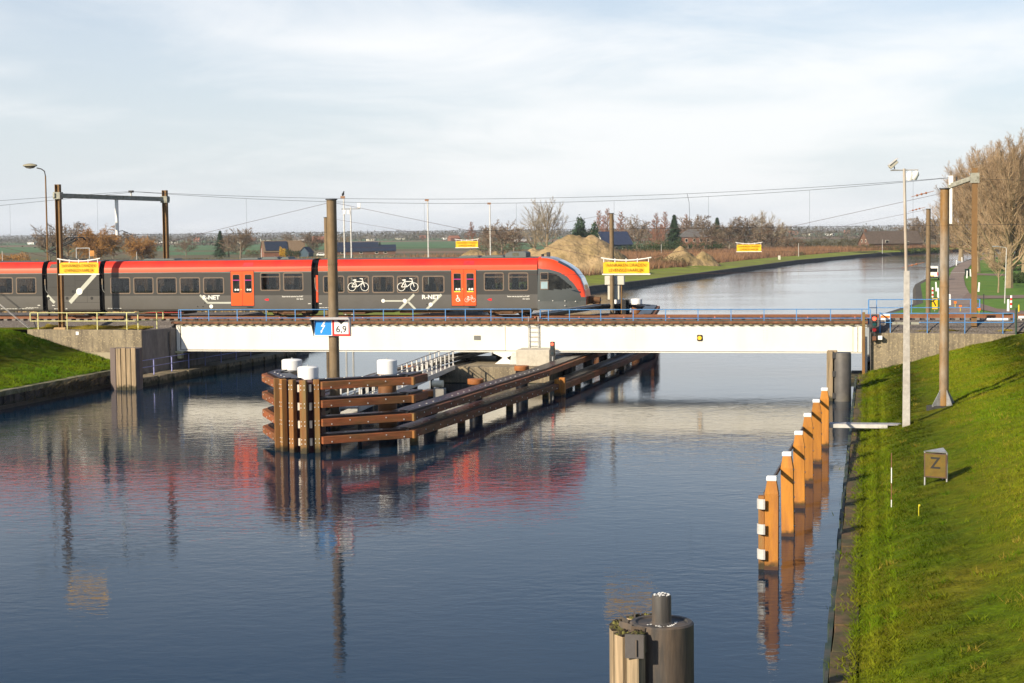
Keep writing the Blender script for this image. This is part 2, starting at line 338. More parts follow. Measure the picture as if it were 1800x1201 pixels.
struct(eb, 'bank_revetment', bankedge)

# ---- green verge along the far bank, fields beyond
verge_m = M('verge_grass', (.19, .23, .01), .95, var=.3, scale=.35, c2=(.16, .13, .045), s2=.06, thr=.6, soft=.12, world=True)
field_g = M('green_field', (.07, .16, .06), .95, var=.2, scale=.02, c2=(.10, .15, .05), s2=.008, world=True)
field_b = M('ploughed_field', (.20, .135, .085), .95, var=.2, scale=.02, world=True)
lawn_m = M('mown_lawn', (.085, .19, .008), .95, var=.25, scale=.5, c2=(.12, .19, .015), s2=.12, thr=.58, world=True)
def ribbon(pts, offs0, offs1, z0, z1, name, m):
    q = MB(); nn = len(pts); vs = []
    for i, (x, y) in enumerate(pts):
        a = Vector(pts[max(i - 1, 0)]); c = Vector(pts[min(i + 1, nn - 1)]); d = (c - a).normalized(); nn_ = Vector((-d.y, d.x))
        for o_, z_ in ((offs0, z0), (offs1, z1)): vs.append((x + nn_.x * o_, y + nn_.y * o_, z_))
    q.add(vs, [(2 * i, 2 * i + 2, 2 * i + 3, 2 * i + 1) for i in range(nn - 1)]); return struct(q, name, m)
ribbon(LB[1:6], .8, 14, ZL + .035, ZL + .7, 'grass_verge', verge_m)
ribbon(LB[5:10], .8, 10, ZL + .04, ZL + .6, 'grass_verge', verge_m)
ribbon(RB[1:9], -.8, -48, ZL + .03, ZL + .032, 'lawn', lawn_m)
def field(x0, x1, y0, y1, m, z=ZL + .06):   # photo columns at the two distances
    q = MB(); q.add([(FAR(x0, y0), y0, z), (FAR(x1, y0), y0, z), (FAR(x1, y1), y1, z), (FAR(x0, y1), y1, z)], [(0, 1, 2, 3)]); return struct(q, 'field', m)
for a in [(-900, 420, 1050, 1750, field_g), (430, 830, 1000, 1900, field_g), (835, 1180, 900, 1500, field_g), (-900, 400, 1790, 2050, field_b), (430, 860, 1940, 2200, field_b),
          (-900, 900, 2250, 3600, field_g), (900, 2500, 1560, 2100, field_b), (900, 2600, 2200, 3800, field_g), (560, 860, 760, 860, field_b), (300, 520, 800, 960, field_g)]: field(*a)

# ---- road and paths by the canal
def strip_px(edges, z, name, m):
    q = MB(); vs = []
    for (xa, ya, xb, yb) in edges: vs += [G(xa, ya, z), G(xb, yb, z)]
    q.add(vs, [(2 * i, 2 * i + 1, 2 * i + 3, 2 * i + 2) for i in range(len(edges) - 1)]); return struct(q, name, m)
lawn_pts = [(1690, 556), (2100, 556), (2100, 462), (1745, 462), (1714, 470), (1700, 484), (1698, 500)]
q = MB(); q.add([G(x, y, ZL + .045) for x, y in lawn_pts], [tuple(range(len(lawn_pts)))]); struct(q, 'lawn', lawn_m)
strip_px([(1648, 552, 1700, 556), (1656, 530, 1722, 541), (1658, 515, 1706, 519), (1664, 500, 1697, 502), (1668, 488, 1694, 488), (1672, 478, 1697, 478), (1678, 470, 1703, 470), (1688, 463, 1709, 463), (1703, 457.5, 1724, 457.5), (1720, 453, 1742, 453), (1760, 447, 1790, 447)], ZL + .09, 'road', asphalt)
path_m = M('path_paving', (.20, .14, .11), .95, var=.2, scale=.8, world=True)
strip_px([(1690, 526, 1700, 515), (1720, 525, 1722, 519.5), (1760, 524.5, 1760, 519.5), (1830, 524, 1830, 518), (2000, 521, 2000, 514)], ZL + .094, 'footpath', path_m)
strip_px([(1700, 541, 1710, 530), (1722, 544, 1732, 536), (1748, 549, 1752, 542.5), (1790, 552, 1792, 546), (1850, 556, 1850, 549), (2000, 560, 2000, 552)], ZL + .098, 'footpath', path_m)
strip_px([(1716, 483.5, 1716, 480.5), (1760, 485, 1760, 481.5), (1850, 488, 1850, 484), (2000, 490, 2000, 486)], ZL + .09, 'footpath', path_m)

# ---- near banks
def zR(s): return .62 + (s - 45.5) * .27 if s < 54 else min(.62 + 8.5 * .27 + (s - 54) * .16, 3.55)
def zLf(s): return min(.98 + (-2.1 - s) * .285, 3.34)
def sheet(ss, ns, zf, name, m):
    q = MB(); vs = [(s, n, zf(s) + .035 * nz(s, n) + .03 * nz(s * 3, n * 3 + 2)) for n in ns for s in ss]; k = len(ss)
    q.add(vs, [(j * k + i, j * k + i + 1, (j + 1) * k + i + 1, (j + 1) * k + i) for j in range(len(ns) - 1) for i in range(k - 1)])
    return struct(q, name, m, True, 60)
fr = lambda a, b, st: list(np.arange(a, b + 1e-6, st))
sheet(fr(45.46, 60, .5) + [66, 75, 95, 150], fr(-112, -1.0, .7) + [-.88], zR, 'grass_bank', soil_g)
sheet([-150, -60, -30] + fr(-20, -2.0, .5) + [-1.8], fr(-70, -3.2, .7) + [-3.02], zLf, 'grass_bank', soil_g)
# tops behind the wing walls
sheet([-150, -60, -30, -20, -14, -9.3], [-3.02, -2, -1, -.3], lambda s: 3.33, 'grass_bank', soil_g)
dry_m = M('dry_yellow_turf', (.19, .145, .03), .95, var=.4, scale=2.5, c2=(.11, .11, .02), s2=.8, world=True)
sheet(fr(-9.0, -1.4, .6), [-2.75, -2, -1, -.2], lambda s: 3.37, 'grass_strip', dry_m)
sheet(fr(45.9, 54.2, .6), [-.62, -.2, .25], lambda s: 3.13, 'grass_strip', dry_m)
sheet([54.2, 56, 60, 75, 150], [-.88, -.3, .3], lambda s: 3.1, 'grass_strip', dry_m)

# ---- railway: ballast bed, sleepers, rails on both sides of the bridge
TC = 2.275
sleeper_m = M('sleeper_concrete', (.21, .19, .17), .9, var=.25)
sl_me = MB().box(-.13, .13, -1.25, 1.25, 0, .12).mesh('sleeper'); sl_me.materials.append(sleeper_m)
for nm, a, bnd in (('railway_track', -150, -.15), ('railway_track', 45.75, 150)):
    q = MB()
    prof = [(-.75, 3.0), (-.35, 3.3), (.55, 3.74), (4.0, 3.74), (5.0, 3.3), (6.6, 3.2), (15, .78)] if a > 0 else [(-.75, 3.0), (-.35, 3.3), (.55, 3.74), (4.0, 3.74), (5.0, 3.5), (17, 3.55), (28, .78)]
    ss = [a, bnd]
    q.add([(s, n, z) for s in ss for n, z in prof], [(i, i + len(prof), i + 1 + len(prof), i + 1) for i in range(len(prof) - 1)])
    # end face towards the water
    e = bnd if a < 0 else a; k = len(prof)
    q.add([(e, n, z) for n, z in prof] + [(e, prof[-1][0], .5), (e, -.75, .5)], [tuple(range(k + 2))])
    o = struct(q, nm, ballast_m, True)
    lo, hi = (-34, -.4) if a < 0 else (46.1, 75)
    i = 0
    for s in np.arange(lo, hi, .6): put('sleeper', sl_me, None, o, (s, TC, 3.735), random.uniform(-.01, .01))
    for dn in (-.7525, .7525):
        MB().box(a, bnd, TC + dn - .07, TC + dn + .07, 3.84, 3.87).box(a, bnd, TC + dn - .012, TC + dn + .012, 3.87, 3.96).box(a, bnd, TC + dn - .036, TC + dn + .036, 3.955, 4.0).build('rail', rail_m, o)

# ---- quay walls
def slabs(par, pts, wd, z0, z1, m, name='cap_slab', gap=.012, jit=.012):
    for i, ((s0, n0), (s1, n1)) in enumerate(zip(pts[:-1], pts[1:])):
        d = Vector((s1 - s0, n1 - n0)).normalized(); jz = random.uniform(-jit, jit); jx = random.uniform(-jit, jit)
        p0 = Vector((s0, n0)) + d * gap; p1 = Vector((s1, n1)) - d * gap; pr = Vector((-d.y, d.x))
        poly = [p0 + pr * (-wd / 2 + jx), p1 + pr * (-wd / 2 + jx), p1 + pr * (wd / 2 + jx), p0 + pr * (wd / 2 + jx)]
        MB().slab([tuple(p) for p in poly], z0, z1 + jz).build(name, m, par, bevel=.015)
cap_l = M('mossy_quay_cap', (.24, .22, .14), .95, var=.3, scale=3, c2=(.09, .095, .035), s2=1.2, thr=.52, bump=.01)
sp_m = M('tarred_sheet_pile', (.05, .045, .045), .8, var=.35, scale=3, c2=(.13, .11, .085), s2=.8, thr=.55, st=(1, 1, .5), rnd=.45, wet=.3)
qw = thing('quay_wall', 'mossy concrete capped quay wall below the grass slope beside the grey plank dolphin', 'wall', -1.5, -20, 0)
pts = [(-.10 + .0 * i - i * .013, -42 + i * 1.75) for i in range(37)]
pts = [(-.05 + .02 * nz(n_, 1), n_) for n_ in np.arange(-45, 16.4, 1.75)]
slabs(qw, pts, .55, .72, 1.0, cap_l)
for j in range(102):
    n_ = -44.5 + j * .6; s_ = 0
    MB().box(-.11 if j % 2 else -.22, .10 if j % 2 else .0, -.285, .285, -.6, .70).build('sheet_pile', sp_m, qw, loc=(s_ + .12, n_, 0))
MB().beam((.22, -45, .1), (.22, 14, .1), .14, .2).build('waling_plank', M('wet_plank', (.05, .045, .03), .7, var=.4), qw)
kw = thing('bank_wall', 'low dark concrete bank wall edging the canal beneath the grass with the Z board', 'wall', 45.16, -60, 0)
pts = [(0, n_) for n_ in np.arange(-50, 59.0, 2.4)]
pts = [(p[0] + .02 * nz(p[1], 3) + (0 if p[1] < 50 else (p[1] - 50) * .055), p[1]) for p in pts]
slabs(kw, pts, .54, .30, .62, kerbc, jit=.02)
green_st = M('algae_sheet_pile', (.03, .055, .04), .7, var=.4, scale=3, c2=(.06, .06, .05), s2=1.5)
for j in range(60):
    n_ = -50 + j * 1.8
    MB().box(-.02 - .05 * (j % 2), .06, 0, 1.795, -.6, .5).build('sheet_pile', green_st, kw, loc=(-.36, n_, 0))
# ================================================================== ABUTMENTS AND SWING BRIDGE
ab = thing('bridge_abutment', 'pebbled concrete abutment with wing wall under the pale yellow railing', 'abutment', 0, 0, 0)
# wing wall face (with sloping foot) and channel face
MB().prism([(-9.25, 2.6), (-7.4, 2.1), (-4, 1.0), (-1.1, .1), (-1.1, 3.33), (-9.25, 3.36)], -3.05, -2.7).build('wing_wall', conc_l, ab, bevel=.02)
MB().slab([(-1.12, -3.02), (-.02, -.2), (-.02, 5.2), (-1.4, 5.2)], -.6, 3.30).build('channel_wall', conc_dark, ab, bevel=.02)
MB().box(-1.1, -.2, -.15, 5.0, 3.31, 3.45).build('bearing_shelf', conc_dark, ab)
pale_band = M('limewashed_concrete', (.40, .35, .24), .92, var=.3, scale=3, c2=(.28, .24, .16), s2=1.5, bump=.008)
MB().prism([(-4.3, 1.15), (-1.3, .3), (-1.3, 1.85), (-6.2, 1.85)], -3.062, -3.04).build('patched_band', pale_band, ab)
MB().box(-5.75, -5.55, -3.07, -3.05, 3.0, 3.22).build('level_mark', capwhite, ab)
rb = thing('bridge_abutment', 'rough concrete abutment wall behind the tubular post with fins and the red signal', 'abutment', 45.65, 0, 0)
MB().prism([(.02, .2), (2.4, .9), (4.7, 1.6), (8.55, 2.2), (8.55, 2.98), (.02, 3.06)], -.95, -.6).build('wing_wall', conc_l, rb, bevel=.02)
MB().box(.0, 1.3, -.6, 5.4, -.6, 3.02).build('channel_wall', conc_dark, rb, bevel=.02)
MB().slab([(-.75, -3.2), (.55, -1.0), (1.6, -1.0), (.7, -6.2), (-.12, -8)], .1, .66).build('foot_slab', kerbc, rb, bevel=.02)
MB().box(-1.2, -.05, -.9, 5.2, -.5, .25).build('ledge', ledge_m, rb, bevel=.02)
MB().box(8.25, 8.4, -.965, -.94, 2.78, 2.9).build('level_mark', capwhite, rb)

def railing(name, label, path, posts, h0, h1, zf, m, r=.03, group=None, mid=None, end_panels=()):
    """rails along path [(s,n)], posts at given fractions of its length; each post a part"""
    t_ = thing(name, label, 'railing', path[0][0], path[0][1], zf, group=group)
    P = [Vector((s - path[0][0], n - path[0][1], 0)) for s, n in path]
    for hh in (h1, mid if mid else h0 + (h1 - h0) * .5):
        MB().tube([p + Vector((0, 0, hh)) for p in P], r, 6).build('rail', m, t_)
    seg = [(b_ - a_).length for a_, b_ in zip(P[:-1], P[1:])]; tot = sum(seg)
    for d in posts:
        k = 0; x = d
        while k < len(seg) - 1 and x > seg[k]: x -= seg[k]; k += 1
        p = P[k].lerp(P[k + 1], min(x / seg[k], 1))
        MB().box(p.x - r, p.x + r, p.y - r, p.y + r, h0, h1).build('post', m, t_)
    for d in end_panels:
        p = P[0] if d == 0 else P[-1]
        MB().box(p.x - .025, p.x + .025, p.y - .03, p.y + .03, (mid if mid else (h0 + h1) / 2), h1).build('end_bar', m, t_)
    return t_
def PLs(xs, y, n): return [PL(x, y, n)[0] for x in xs]
# pale yellow railing on the first abutment
zt = PL(150, 550, -2.85)[1]; zm = PL(150, 564.5, -2.85)[1]
a0 = PL(53, 550, -2.85)[0]; k0 = PL(237, 550, -2.85)[0]
ps = [PL(x, 565, -2.85)[0] - a0 for x in (67, 118, 171, 223)]
L0 = k0 - a0
railing('bridge_railing', 'pale yellow pipe railing on top of the pebbled abutment', [(a0, -2.85), (k0, -2.85), (k0 + 1.0, -.6)], ps + [L0 + .25, L0 + 1.9], 3.3 - 3.3, zt - 3.3, 3.3, ylrail, .028, mid=zm - 3.3, end_panels=(0, 1))

# ---- swing bridge
br = thing('swing_bridge', 'white steel girder railway swing bridge with rusty deck edge across the canal', 'bridge', 0, 0, 0)
ZB, ZT, LEN = 1.735, 3.46, 45.45
sE = PL(317, 595, 0)[0]; sM = PL(888.5, 600, 0)[0]; sR1 = PL(1499, 600, 0)[0]
for nm, y0, y1 in (('girder', 0, .35), ('girder', 4.2, 4.55)):
    g = MB().box(sE + .05, sM - .012, y0, y1, ZB + .1, ZT).build(nm, girder_m, br, bevel=.015)
    MB().box(sM + .012, sR1, y0, y1, ZB + .1, ZT).build('girder_panel', girder_m, g)
    MB().box(.02, sE - .03, y0 + .03, y1, ZB + .02, ZT + .04).build('end_panel', girder_m, g, bevel=.01)
    q = MB().box(sR1 + .01, LEN, y0 + .04, y1, ZB + .08, ZT)
    for x in np.arange(sR1 + .25, LEN - .1, .27): q.box(x, x + .035, y0 - .02, y0 + .041, ZB + .1, ZT - .01)
    q.build('ribbed_end_panel', girder_m, g)
    MB().box(.25, LEN - .1, y0 - .10, y1 + .10, ZB, ZB + .05).build('flange', girder_m, g, bevel=.006)
    MB().box(.02, LEN, y0 - .06, y1 + .06, ZT, ZT + .035).build('flange', girder_m, g)
    if y0 == 0:
        MB().box(-.1, .55, -.16, .5, ZB - .12, ZB + .0).box(.05, .35, .0, .4, ZB - .5, ZB - .12).build('bearing', M('lime_stained_paint', (.45, .43, .25), .7, var=.3), g, bevel=.01)
        for px in (475, 690, 1114, 1345):
            s0 = PL(px, 595, 0)[0]; q = MB()
            for i in range(5):
                for j in (-1, 1): q.cyl((s0 + j * .11, .003, 2.55 + i * .15), (s0 + j * .11, -.012, 2.55 + i * .15), .022, n=6)
            q.build('rivets', M('rivet_grey', (.5, .48, .42), .6), g)
# scratches of grey: paint-loss marks, vent, ladder, lamp
s0, z0 = PL(833, 590, 0); s1, z1 = PL(845, 598, 0)
MB().box(s0, s1, -.03, 0, z1, z0).build('vent_plate', M('grey_vent', (.16, .16, .15), .7), br, bevel=.01)
q = MB(); sa = PL(930, 600, 0)[0]; sb = PL(947, 600, 0)[0]
for s_ in (sa, sb): q.box(s_ - .025, s_ + .025, -.14, -.09, 1.78, 4.05)
for i in range(7): q.cyl((sa, -.115, 1.85 + i * .3), (sb, -.115, 1.85 + i * .3), .018, n=5)
for s_ in (sa, sb): q.box(s_ - .02, s_ + .02, -.14, .02, 3.33, 3.37).box(s_ - .02, s_ + .02, -.14, .02, 1.8, 1.84)
q.build('ladder', galv, br)
s0, z0 = PL(1230, 594, 0)
lamp = MB().box(s0 - .17, s0 + .17, -.09, 0, z0 - .2, z0 + .2).build('lamp_box', dark_steel, br, bevel=.05)
q = MB(); disc(q, s0, z0, .125, -.13, -.085); q.build('amber_lens', M('amber_glass', (.85, .45, .03), .3, emit=.35), lamp)
# deck: brackets, rusty edge beam, grating walkway, rails
q = MB()
for s_ in np.arange(.5, 45.2, .62): q.prism([(s_ - .16, 3.495), (s_ + .16, 3.495), (s_ + .06, 3.58), (s_ - .06, 3.58)], -.2, -.05)
q.build('bracket', M('bracket_lime', (.19, .165, .075), .8, var=.4), br, kind='stuff')
MB().box(.1, LEN, -.03, .4, 3.497, 3.6).build('cover_strip', M('olive_grime', (.09, .08, .035), .9, var=.5, scale=5), br)
MB().box(-.25, LEN + .05, -.22, -.06, 3.58, 3.73).build('edge_beam', rust, br, bevel=.01)
MB().box(-.25, LEN + .05, -.05, .95, 3.60, 3.75).build('walkway_grating', grating, br)
MB().box(-.25, LEN + .05, 3.6, 4.8, 3.60, 3.75).build('walkway_grating', grating, br)
MB().box(-.1, LEN, .96, 3.59, 3.5, 3.72).build('deck_plate', M('deck_rust', (.10, .055, .035), .9, var=.4, scale=3), br)
for i, s_ in enumerate(np.arange(.2, 45.3, .75)): MB().box(-.12, .12, -1.22, 1.22, 0, .1).build('sleeper', rust, br, loc=(s_, TC, 3.722))
for dn in (-.7525, .7525):
    MB().box(-.13, LEN + .27, TC + dn - .07, TC + dn + .07, 3.835, 3.87).box(-.13, LEN + .27, TC + dn - .012, TC + dn + .012, 3.87, 3.96).box(-.13, LEN + .27, TC + dn - .036, TC + dn + .036, 3.955, 4.0).build('rail', rail_m, br)
for dn in (-1.05, 1.05): MB().box(-.1, LEN, TC + dn - .06, TC + dn + .06, 3.73, 3.93).build('guard_beam', rust, br)
q = MB()
for s_ in np.arange(1.2, 45, 2.9): q.box(s_ - .03, s_ + .03, .9, .98, 3.9, 3.96)
q.build('reflector', M('red_reflector', (.8, .25, .15), .4), br, kind='stuff')
for i in range(10): MB().box(1.5 + i * 4.7, 1.75 + i * 4.7, .36, 4.19, 2.2, 3.3).build('cross_beam', girder_m, br)

def bridge_rail(x0, x1, pxs, label, y=.12):
    sa, za = PL(x0, 543.2, y); sb, zb = PL(x1, 545, y); zf = 3.75
    t_ = thing('bridge_railing', label, 'railing', sa, y, zf)
    zt_ = (za + zb) / 2 - zf; L_ = sb - sa
    MB().tube([(0, 0, zt_), (L_, 0, zt_)], .03, 6).build('rail', blue, t_)
    MB().tube([(0, 0, zt_ - .56), (L_, 0, zt_ - .56)], .026, 6).build('rail', blue, t_)
    for e in (0, L_): MB().box(e - .03, e + .03, -.03, .03, zt_ - .58, zt_).build('end_bar', blue, t_)
    for p in pxs:
        s_ = PL(p, 555, y)[0] - sa; MB().box(s_ - .026, s_ + .026, -.02, .02, 0, zt_).build('post', blue, t_)
    return t_
bridge_rail(314, 933, [318, 367, 417, 468, 519, 570, 622, 674, 726, 783, 818, 863, 918], 'blue pipe railing along the bridge deck from the pebbled abutment to the ladder')
bridge_rail(949.5, 1530, [964, 1001, 1056, 1113, 1170, 1227, 1285, 1343, 1400, 1460, 1515], 'blue pipe railing along the bridge deck from the ladder to the red signal')
MB
# blue railings on the second abutment
def abut_rail(label, x0, x1, yt, ym, pxs, n, zf):
    sa, zt_ = PL(x0, yt, n); sb = PL(x1, yt, n)[0]; zm_ = PL((x0 + x1) / 2, ym, n)[1]; zt_ = PL((x0 + x1) / 2, yt, n)[1]
    t_ = thing('bridge_railing', label, 'railing', sa, n, zf); L_ = sb - sa
    for z_ in (zt_ - zf, zm_ - zf): MB().tube([(0, 0, z_), (L_, 0, z_)], .03, 6).build('rail', blue, t_)
    for e in (0, L_): MB().box(e - .035, e + .035, -.035, .035, zm_ - zf, zt_ - zf).build('end_bar', blue, t_)
    for p in pxs:
        s_ = PL(p, yt + 10, n)[0] - sa; MB().box(s_ - .026, s_ + .026, -.02, .02, 0, zt_ - zf).build('post', blue, t_)
    return t_, zt_ - zf, L_
t_, h_, L_ = abut_rail('blue pipe railing on the concrete wall between the white and orange board and green post', 1547, 1782, 551, 567, (1565, 1630, 1696, 1763), -.75, 3.0)
MB().box(-.03, .03, -.03, 1.1, .0, .06).box(-.03, .03, 0, 1.1, h_ - .03, h_ + .03).box(-.035, .035, -.06, .3, 0, h_ + .05).build('return_panel', blue, t_)
t_, h_, L_ = abut_rail('blue pipe railing across the track in front of the yellow T board', 1527, 1722, 526.5, 541, (1541, 1602, 1706), 5.6, 3.25)
MB().box(-.04, .04, -.7, .05, 0.0, h_ + .02).build('return_panel', blue, t_)

# ---- pivot pier in mid canal
pv = thing('pivot_pier', 'pebbled concrete pivot pier carrying the swing bridge inside the timber fenders', 'pier', 19, -3.2, 0)
MB().box(0, 7.1, 0, 9.6, -.6, 1.02).build('base', conc_l, pv, bevel=.03)
MB().box(-.1, 7.2, -.1, .5, -.6, .05).build('footing', ledge_m, pv, bevel=.02)
s0, z0 = PL(907, 615, -2.2); s1, z1 = PL(966, 615, -2.2)
MB().box(s0 - 19, s1 - 19, 1.0, 3.0, 1.0, z0).build('concrete_block', conc_pale, pv, bevel=.03)
sP = PL(889, 630, 0)[0] - 19
q = MB().prism([(sP - .62, 1.0), (sP + .75, 1.0), (sP + .18, 1.42), (sP - .06, 1.42)], 2.6, 3.6)
q.prism([(sP - .06, 1.42), (sP + .18, 1.42), (sP + .9, 1.73), (sP - .75, 1.73)], 2.6, 3.6); q.build('bearing', white, pv)
q = MB().prism([(sP + .45, 1.0), (sP + .95, 1.0), (sP + .95, 1.73), (sP + .6, 1.73)], 2.2, 2.5); q.build('bracket', galv_l, pv)
MB().cyl((3.6, 5.5, 1.0), (3.6, 5.5, 1.75), 1.1, n=20).build('pivot_drum', dark_steel, pv, smooth=40)
sp_, zp_ = PL(972, 620, -3.0)
sg = thing('canal_signal', 'small red lit canal signal on a post beside the pale pier block', 'signal', sp_, -3.1, 1.0)
MB().cyl((0, 0, -.2), (0, 0, 1.0), .05, n=8).build('post', galv, sg)
hd = MB().box(-.14, .14, -.12, .08, .72, 1.62).build('housing', dark_steel, sg, bevel=.03)
redl = M('red_signal_light', (1, .08, .04), .3, var=.02, emit=2.2)
darkgl = M('dark_signal_lens', (.03, .05, .06), .2)
for i, m in enumerate((redl, darkgl, darkgl)):
    q = MB(); disc(q, 0, 1.47 - .28 * i, .085, -.15, -.115); q.build('lens', m, hd)
sg2 = thing('canal_signal', 'three lamp canal signal showing red on the abutment beside the blue return panel', 'signal', PL(1537, 570, -1.2)[0], -1.25, 2.9)
zz_ = PL(1537, 560, -1.25)[1] - 2.9
hd = MB().box(-.17, .17, -.13, .1, zz_ - .72, zz_ + .24).build('housing', dark_steel, sg2, bevel=.03)
for i, m in enumerate((redl, M('green_dark_lens', (.01, .07, .07), .25), M('red_dark_lens', (.25, .01, .015), .25))):
    q = MB(); disc(q, 0, zz_ - .34 * i, .12, -.17, -.125); q.build('lens', m, hd)
    MB().box(-.15, .15, -.26, -.13, zz_ - .34 * i + .13, zz_ - .34 * i + .15).build('visor', dark_steel, hd)
MB().box(-.05, .05, -.02, .35, zz_ - 1.4, zz_ - .5).build('bracket', dark_steel, sg2)
MB().box(-.12, .12, -.12, .06, zz_ - 1.35, zz_ - 1.08).build('relay_box', rust, sg2, bevel=.02)
MB().box(.22, .48, -.12, .25, zz_ - 1.3, zz_ - 1.06).build('control_box', capwhite, sg2, bevel=.02)
q = MB(); pts = [(.1 * math.cos(a) + .03, -.05, zz_ - 1.5 + .13 * math.sin(a)) for a in np.linspace(math.pi, 2 * math.pi, 7)]; q.tube(pts, .02, 5); q.build('cable_loop', black_m, sg2)
# small boards and gauges near the second abutment
s_, z_ = PL(1556, 557, 0.1)
bd = thing('marker_board', 'small white board with an orange band beside the track', 'sign', s_, .1, 3.05)
MB().box(-.03, .03, -.02, .02, -.05, z_ - 3.05 - .18).build('post', galv, bd); MB().box(-.28, .28, -.03, 0, z_ - 3.25, z_ - 2.85).build('board', capwhite, bd)
MB().box(-.28, .28, -.038, -.031, z_ - 3.12, z_ - 2.98).build('orange_band', M('orange_band', (.85, .22, .03), .5), bd)
s_, z_ = PL(1518, 660, -1.6)
gp = thing('timber_post', 'tall slim wooden post standing by the girder end', 'post', s_, -1.6, .2)
MB().box(-.09, .09, -.09, .09, -.4, 4.15).build('post_body', wood_v, gp, bevel=.01); MB().box(-.3, .4, -.12, .12, -.45, -.1).build('shoe', dark_steel, gp)
s_, z_ = PL(1522.5, 640, -1.3)
MB_ = MB().box(-.07, .07, -.03, .03, -.1, 2.55); solo(MB_, 'gauge_board', galv_l, 'narrow pale gauge board leaning behind the slim wooden post', 'gauge', s_, -1.25, .3)
s_, z_ = PL(1523, 590, -.4)
q = MB().box(-.3, .16, -.02, .12, 1.3, 2.95); solo(q, 'joint_plate', M('grey_joint_steel', (.33, .36, .38), .5, .3, var=.2), 'grey steel joint plate between girder end and abutment', 'plate', s_, -.5, .4)
s_, n_ = SN(1786, 590, 3.0)
q = MB().cyl((0, 0, -.3), (0, 0, 1.55), .06, n=8); solo(q, 'fence_post', M('dark_green_paint', (.02, .05, .03), .6), 'dark green post at the end of the blue railing', 'post', PL(1786, 580, -.9)[0], -.9, 3.0)
q = MB().box(-.65, .65, -.12, .12, 0, .16); o = solo(q, 'track_box', capwhite, 'flat white box lying beside the rusty rail', 'box', PL(1753, 563, .9)[0], .75, 3.7, bevel=.04)
q = MB().box(-.16, .16, -.1, .1, .16, .3).box(-.03, .03, -.03, .03, 0, .16); solo(q, 'track_marker', capwhite, 'small white track marker on a short stalk past the green post', 'marker', PL(1794, 562, .9)[0], .6, 3.7)

# ---- ledge with blue railing along the first abutment
le = thing('canal_ledge', 'narrow mossy ledge at the foot of the abutment running under the bridge', 'ledge', 0, 0, 0)
for i in range(12): MB().box(-.48 + .0 * i, 1.05, -7.6 + i * 2.1, -5.52 + i * 2.1, -.5, .55 + random.uniform(-.015, .015)).build('ledge_block', ledge_m, le, bevel=.02, loc=(i * .12, 0, 0))
lr = thing('bridge_railing', 'thin violet blue railing on the mossy ledge beneath the bridge', 'railing', .2, -7.2, .55)
vb = M('violet_blue_paint', (.24, .26, .52), .5)
for hh in (1.0, .55): MB().tube([(0, 0, hh), (1.3, 20, hh)], .028, 5).build('rail', vb, lr)
for i in range(8): MB().box(-.03, .03, -.03, .03, 0, 1.0).build('post', vb, lr, loc=(1.3 * i / 8.0 + .02, 20 * i / 8.0 + .1, 0))
# ================================================================== TIMBER FENDERS, DOLPHINS, POLES, WIRES
bolt_m = M('galvanised_bolt', (.7, .68, .64), .4, .3)
LV = [(.37, .69), (1.14, 1.46), (1.95, 2.27), (2.74, 3.08)]
def lerp2(a, b, t): return (a[0] + (b[0] - a[0]) * t, a[1] + (b[1] - a[1]) * t)
def timber_run(par, a, b, z0, z1, inward, maxlen=4.2, wale=True, bolts=True, depth=.26):
    """a run of horizontal timbers a->b (s,n); 'inward' is the side (+1: right of a->b) where the black wale sits"""
    d = Vector((b[0] - a[0], b[1] - a[1])); Ln = d.length; d.normalize(); pr = Vector((d.y, -d.x)) * inward
    k = max(1, round(Ln / maxlen))
    for i in range(k):
        p = Vector(a) + d * (Ln * i / k + .012); q = Vector(a) + d * (Ln * (i + 1) / k - .012)
        jz = random.uniform(-.008, .008)
        poly = [p, q, q + pr * depth, p + pr * depth]
        if (q - p).x * pr.y - (q - p).y * pr.x < 0: poly = poly[::-1]
        MB().slab([tuple(v) for v in poly], z0 + jz, z1 + jz).build('timber', wood_h, par, bevel=.015)
    if wale:
        p = Vector(a) + pr * (depth + .01); q = Vector(b) + pr * (depth + .01); poly = [p, q, q + pr * .5, p + pr * .5]
        if (q - p).x * pr.y - (q - p).y * pr.x < 0: poly = poly[::-1]
        MB().slab([tuple(v) for v in poly], z0 + .02, z1 + .09).build('wale', wale_m, par)
        p2 = p + pr * .54; q2 = q + pr * .54; poly = [p2, q2, q2 + pr * .42, p2 + pr * .42]
        if (q2 - p2).x * pr.y - (q2 - p2).y * pr.x < 0: poly = poly[::-1]
        MB().slab([tuple(v) for v in poly], z1 - .1, z1 + .05).build('wale', wale_m, par)
    if bolts:
        q_ = MB(); m_ = max(2, int(Ln / .85))
        for i in range(m_):
            c = Vector(a) + d * (Ln * (i + .5) / m_); e = c - pr * .02; zc = z0 + (.22 if i % 2 else .09)
            q_.cyl((c.x + pr.x * .02, c.y + pr.y * .02, zc), (e.x, e.y, zc), .032, n=6)
            c2 = c + pr * .55; q_.cyl((c2.x, c2.y, z1 + .04), (c2.x, c2.y, z1 + .11), .05, n=6)
        q_.build('bolts', bolt_m, par, kind='stuff')
def steel_pile(par, s, n, top, r=.43, cap=None, name='pile'):
    p = MB().cyl((s, n, -1), (s, n, top), r, n=24).build(name, pile_steel, par, smooth=40)
    if cap:
        MB().lathe([(r + .035, top - .02), (r + .035, top + cap - .04), (r - .02, top + cap), (.05, top + cap + .03)], 28, (s, n)).build('white_cap', capwhite, p, smooth=40)
        MB().cyl((s, n, top + cap + .02), (s, n, top + cap + .08), .04, n=6).build('lifting_eye', galv, p)
    return p

fe = thing('timber_fender', 'long brown timber fender with black wales guarding the pivot pier in mid canal', 'fender', 0, 0, 0)
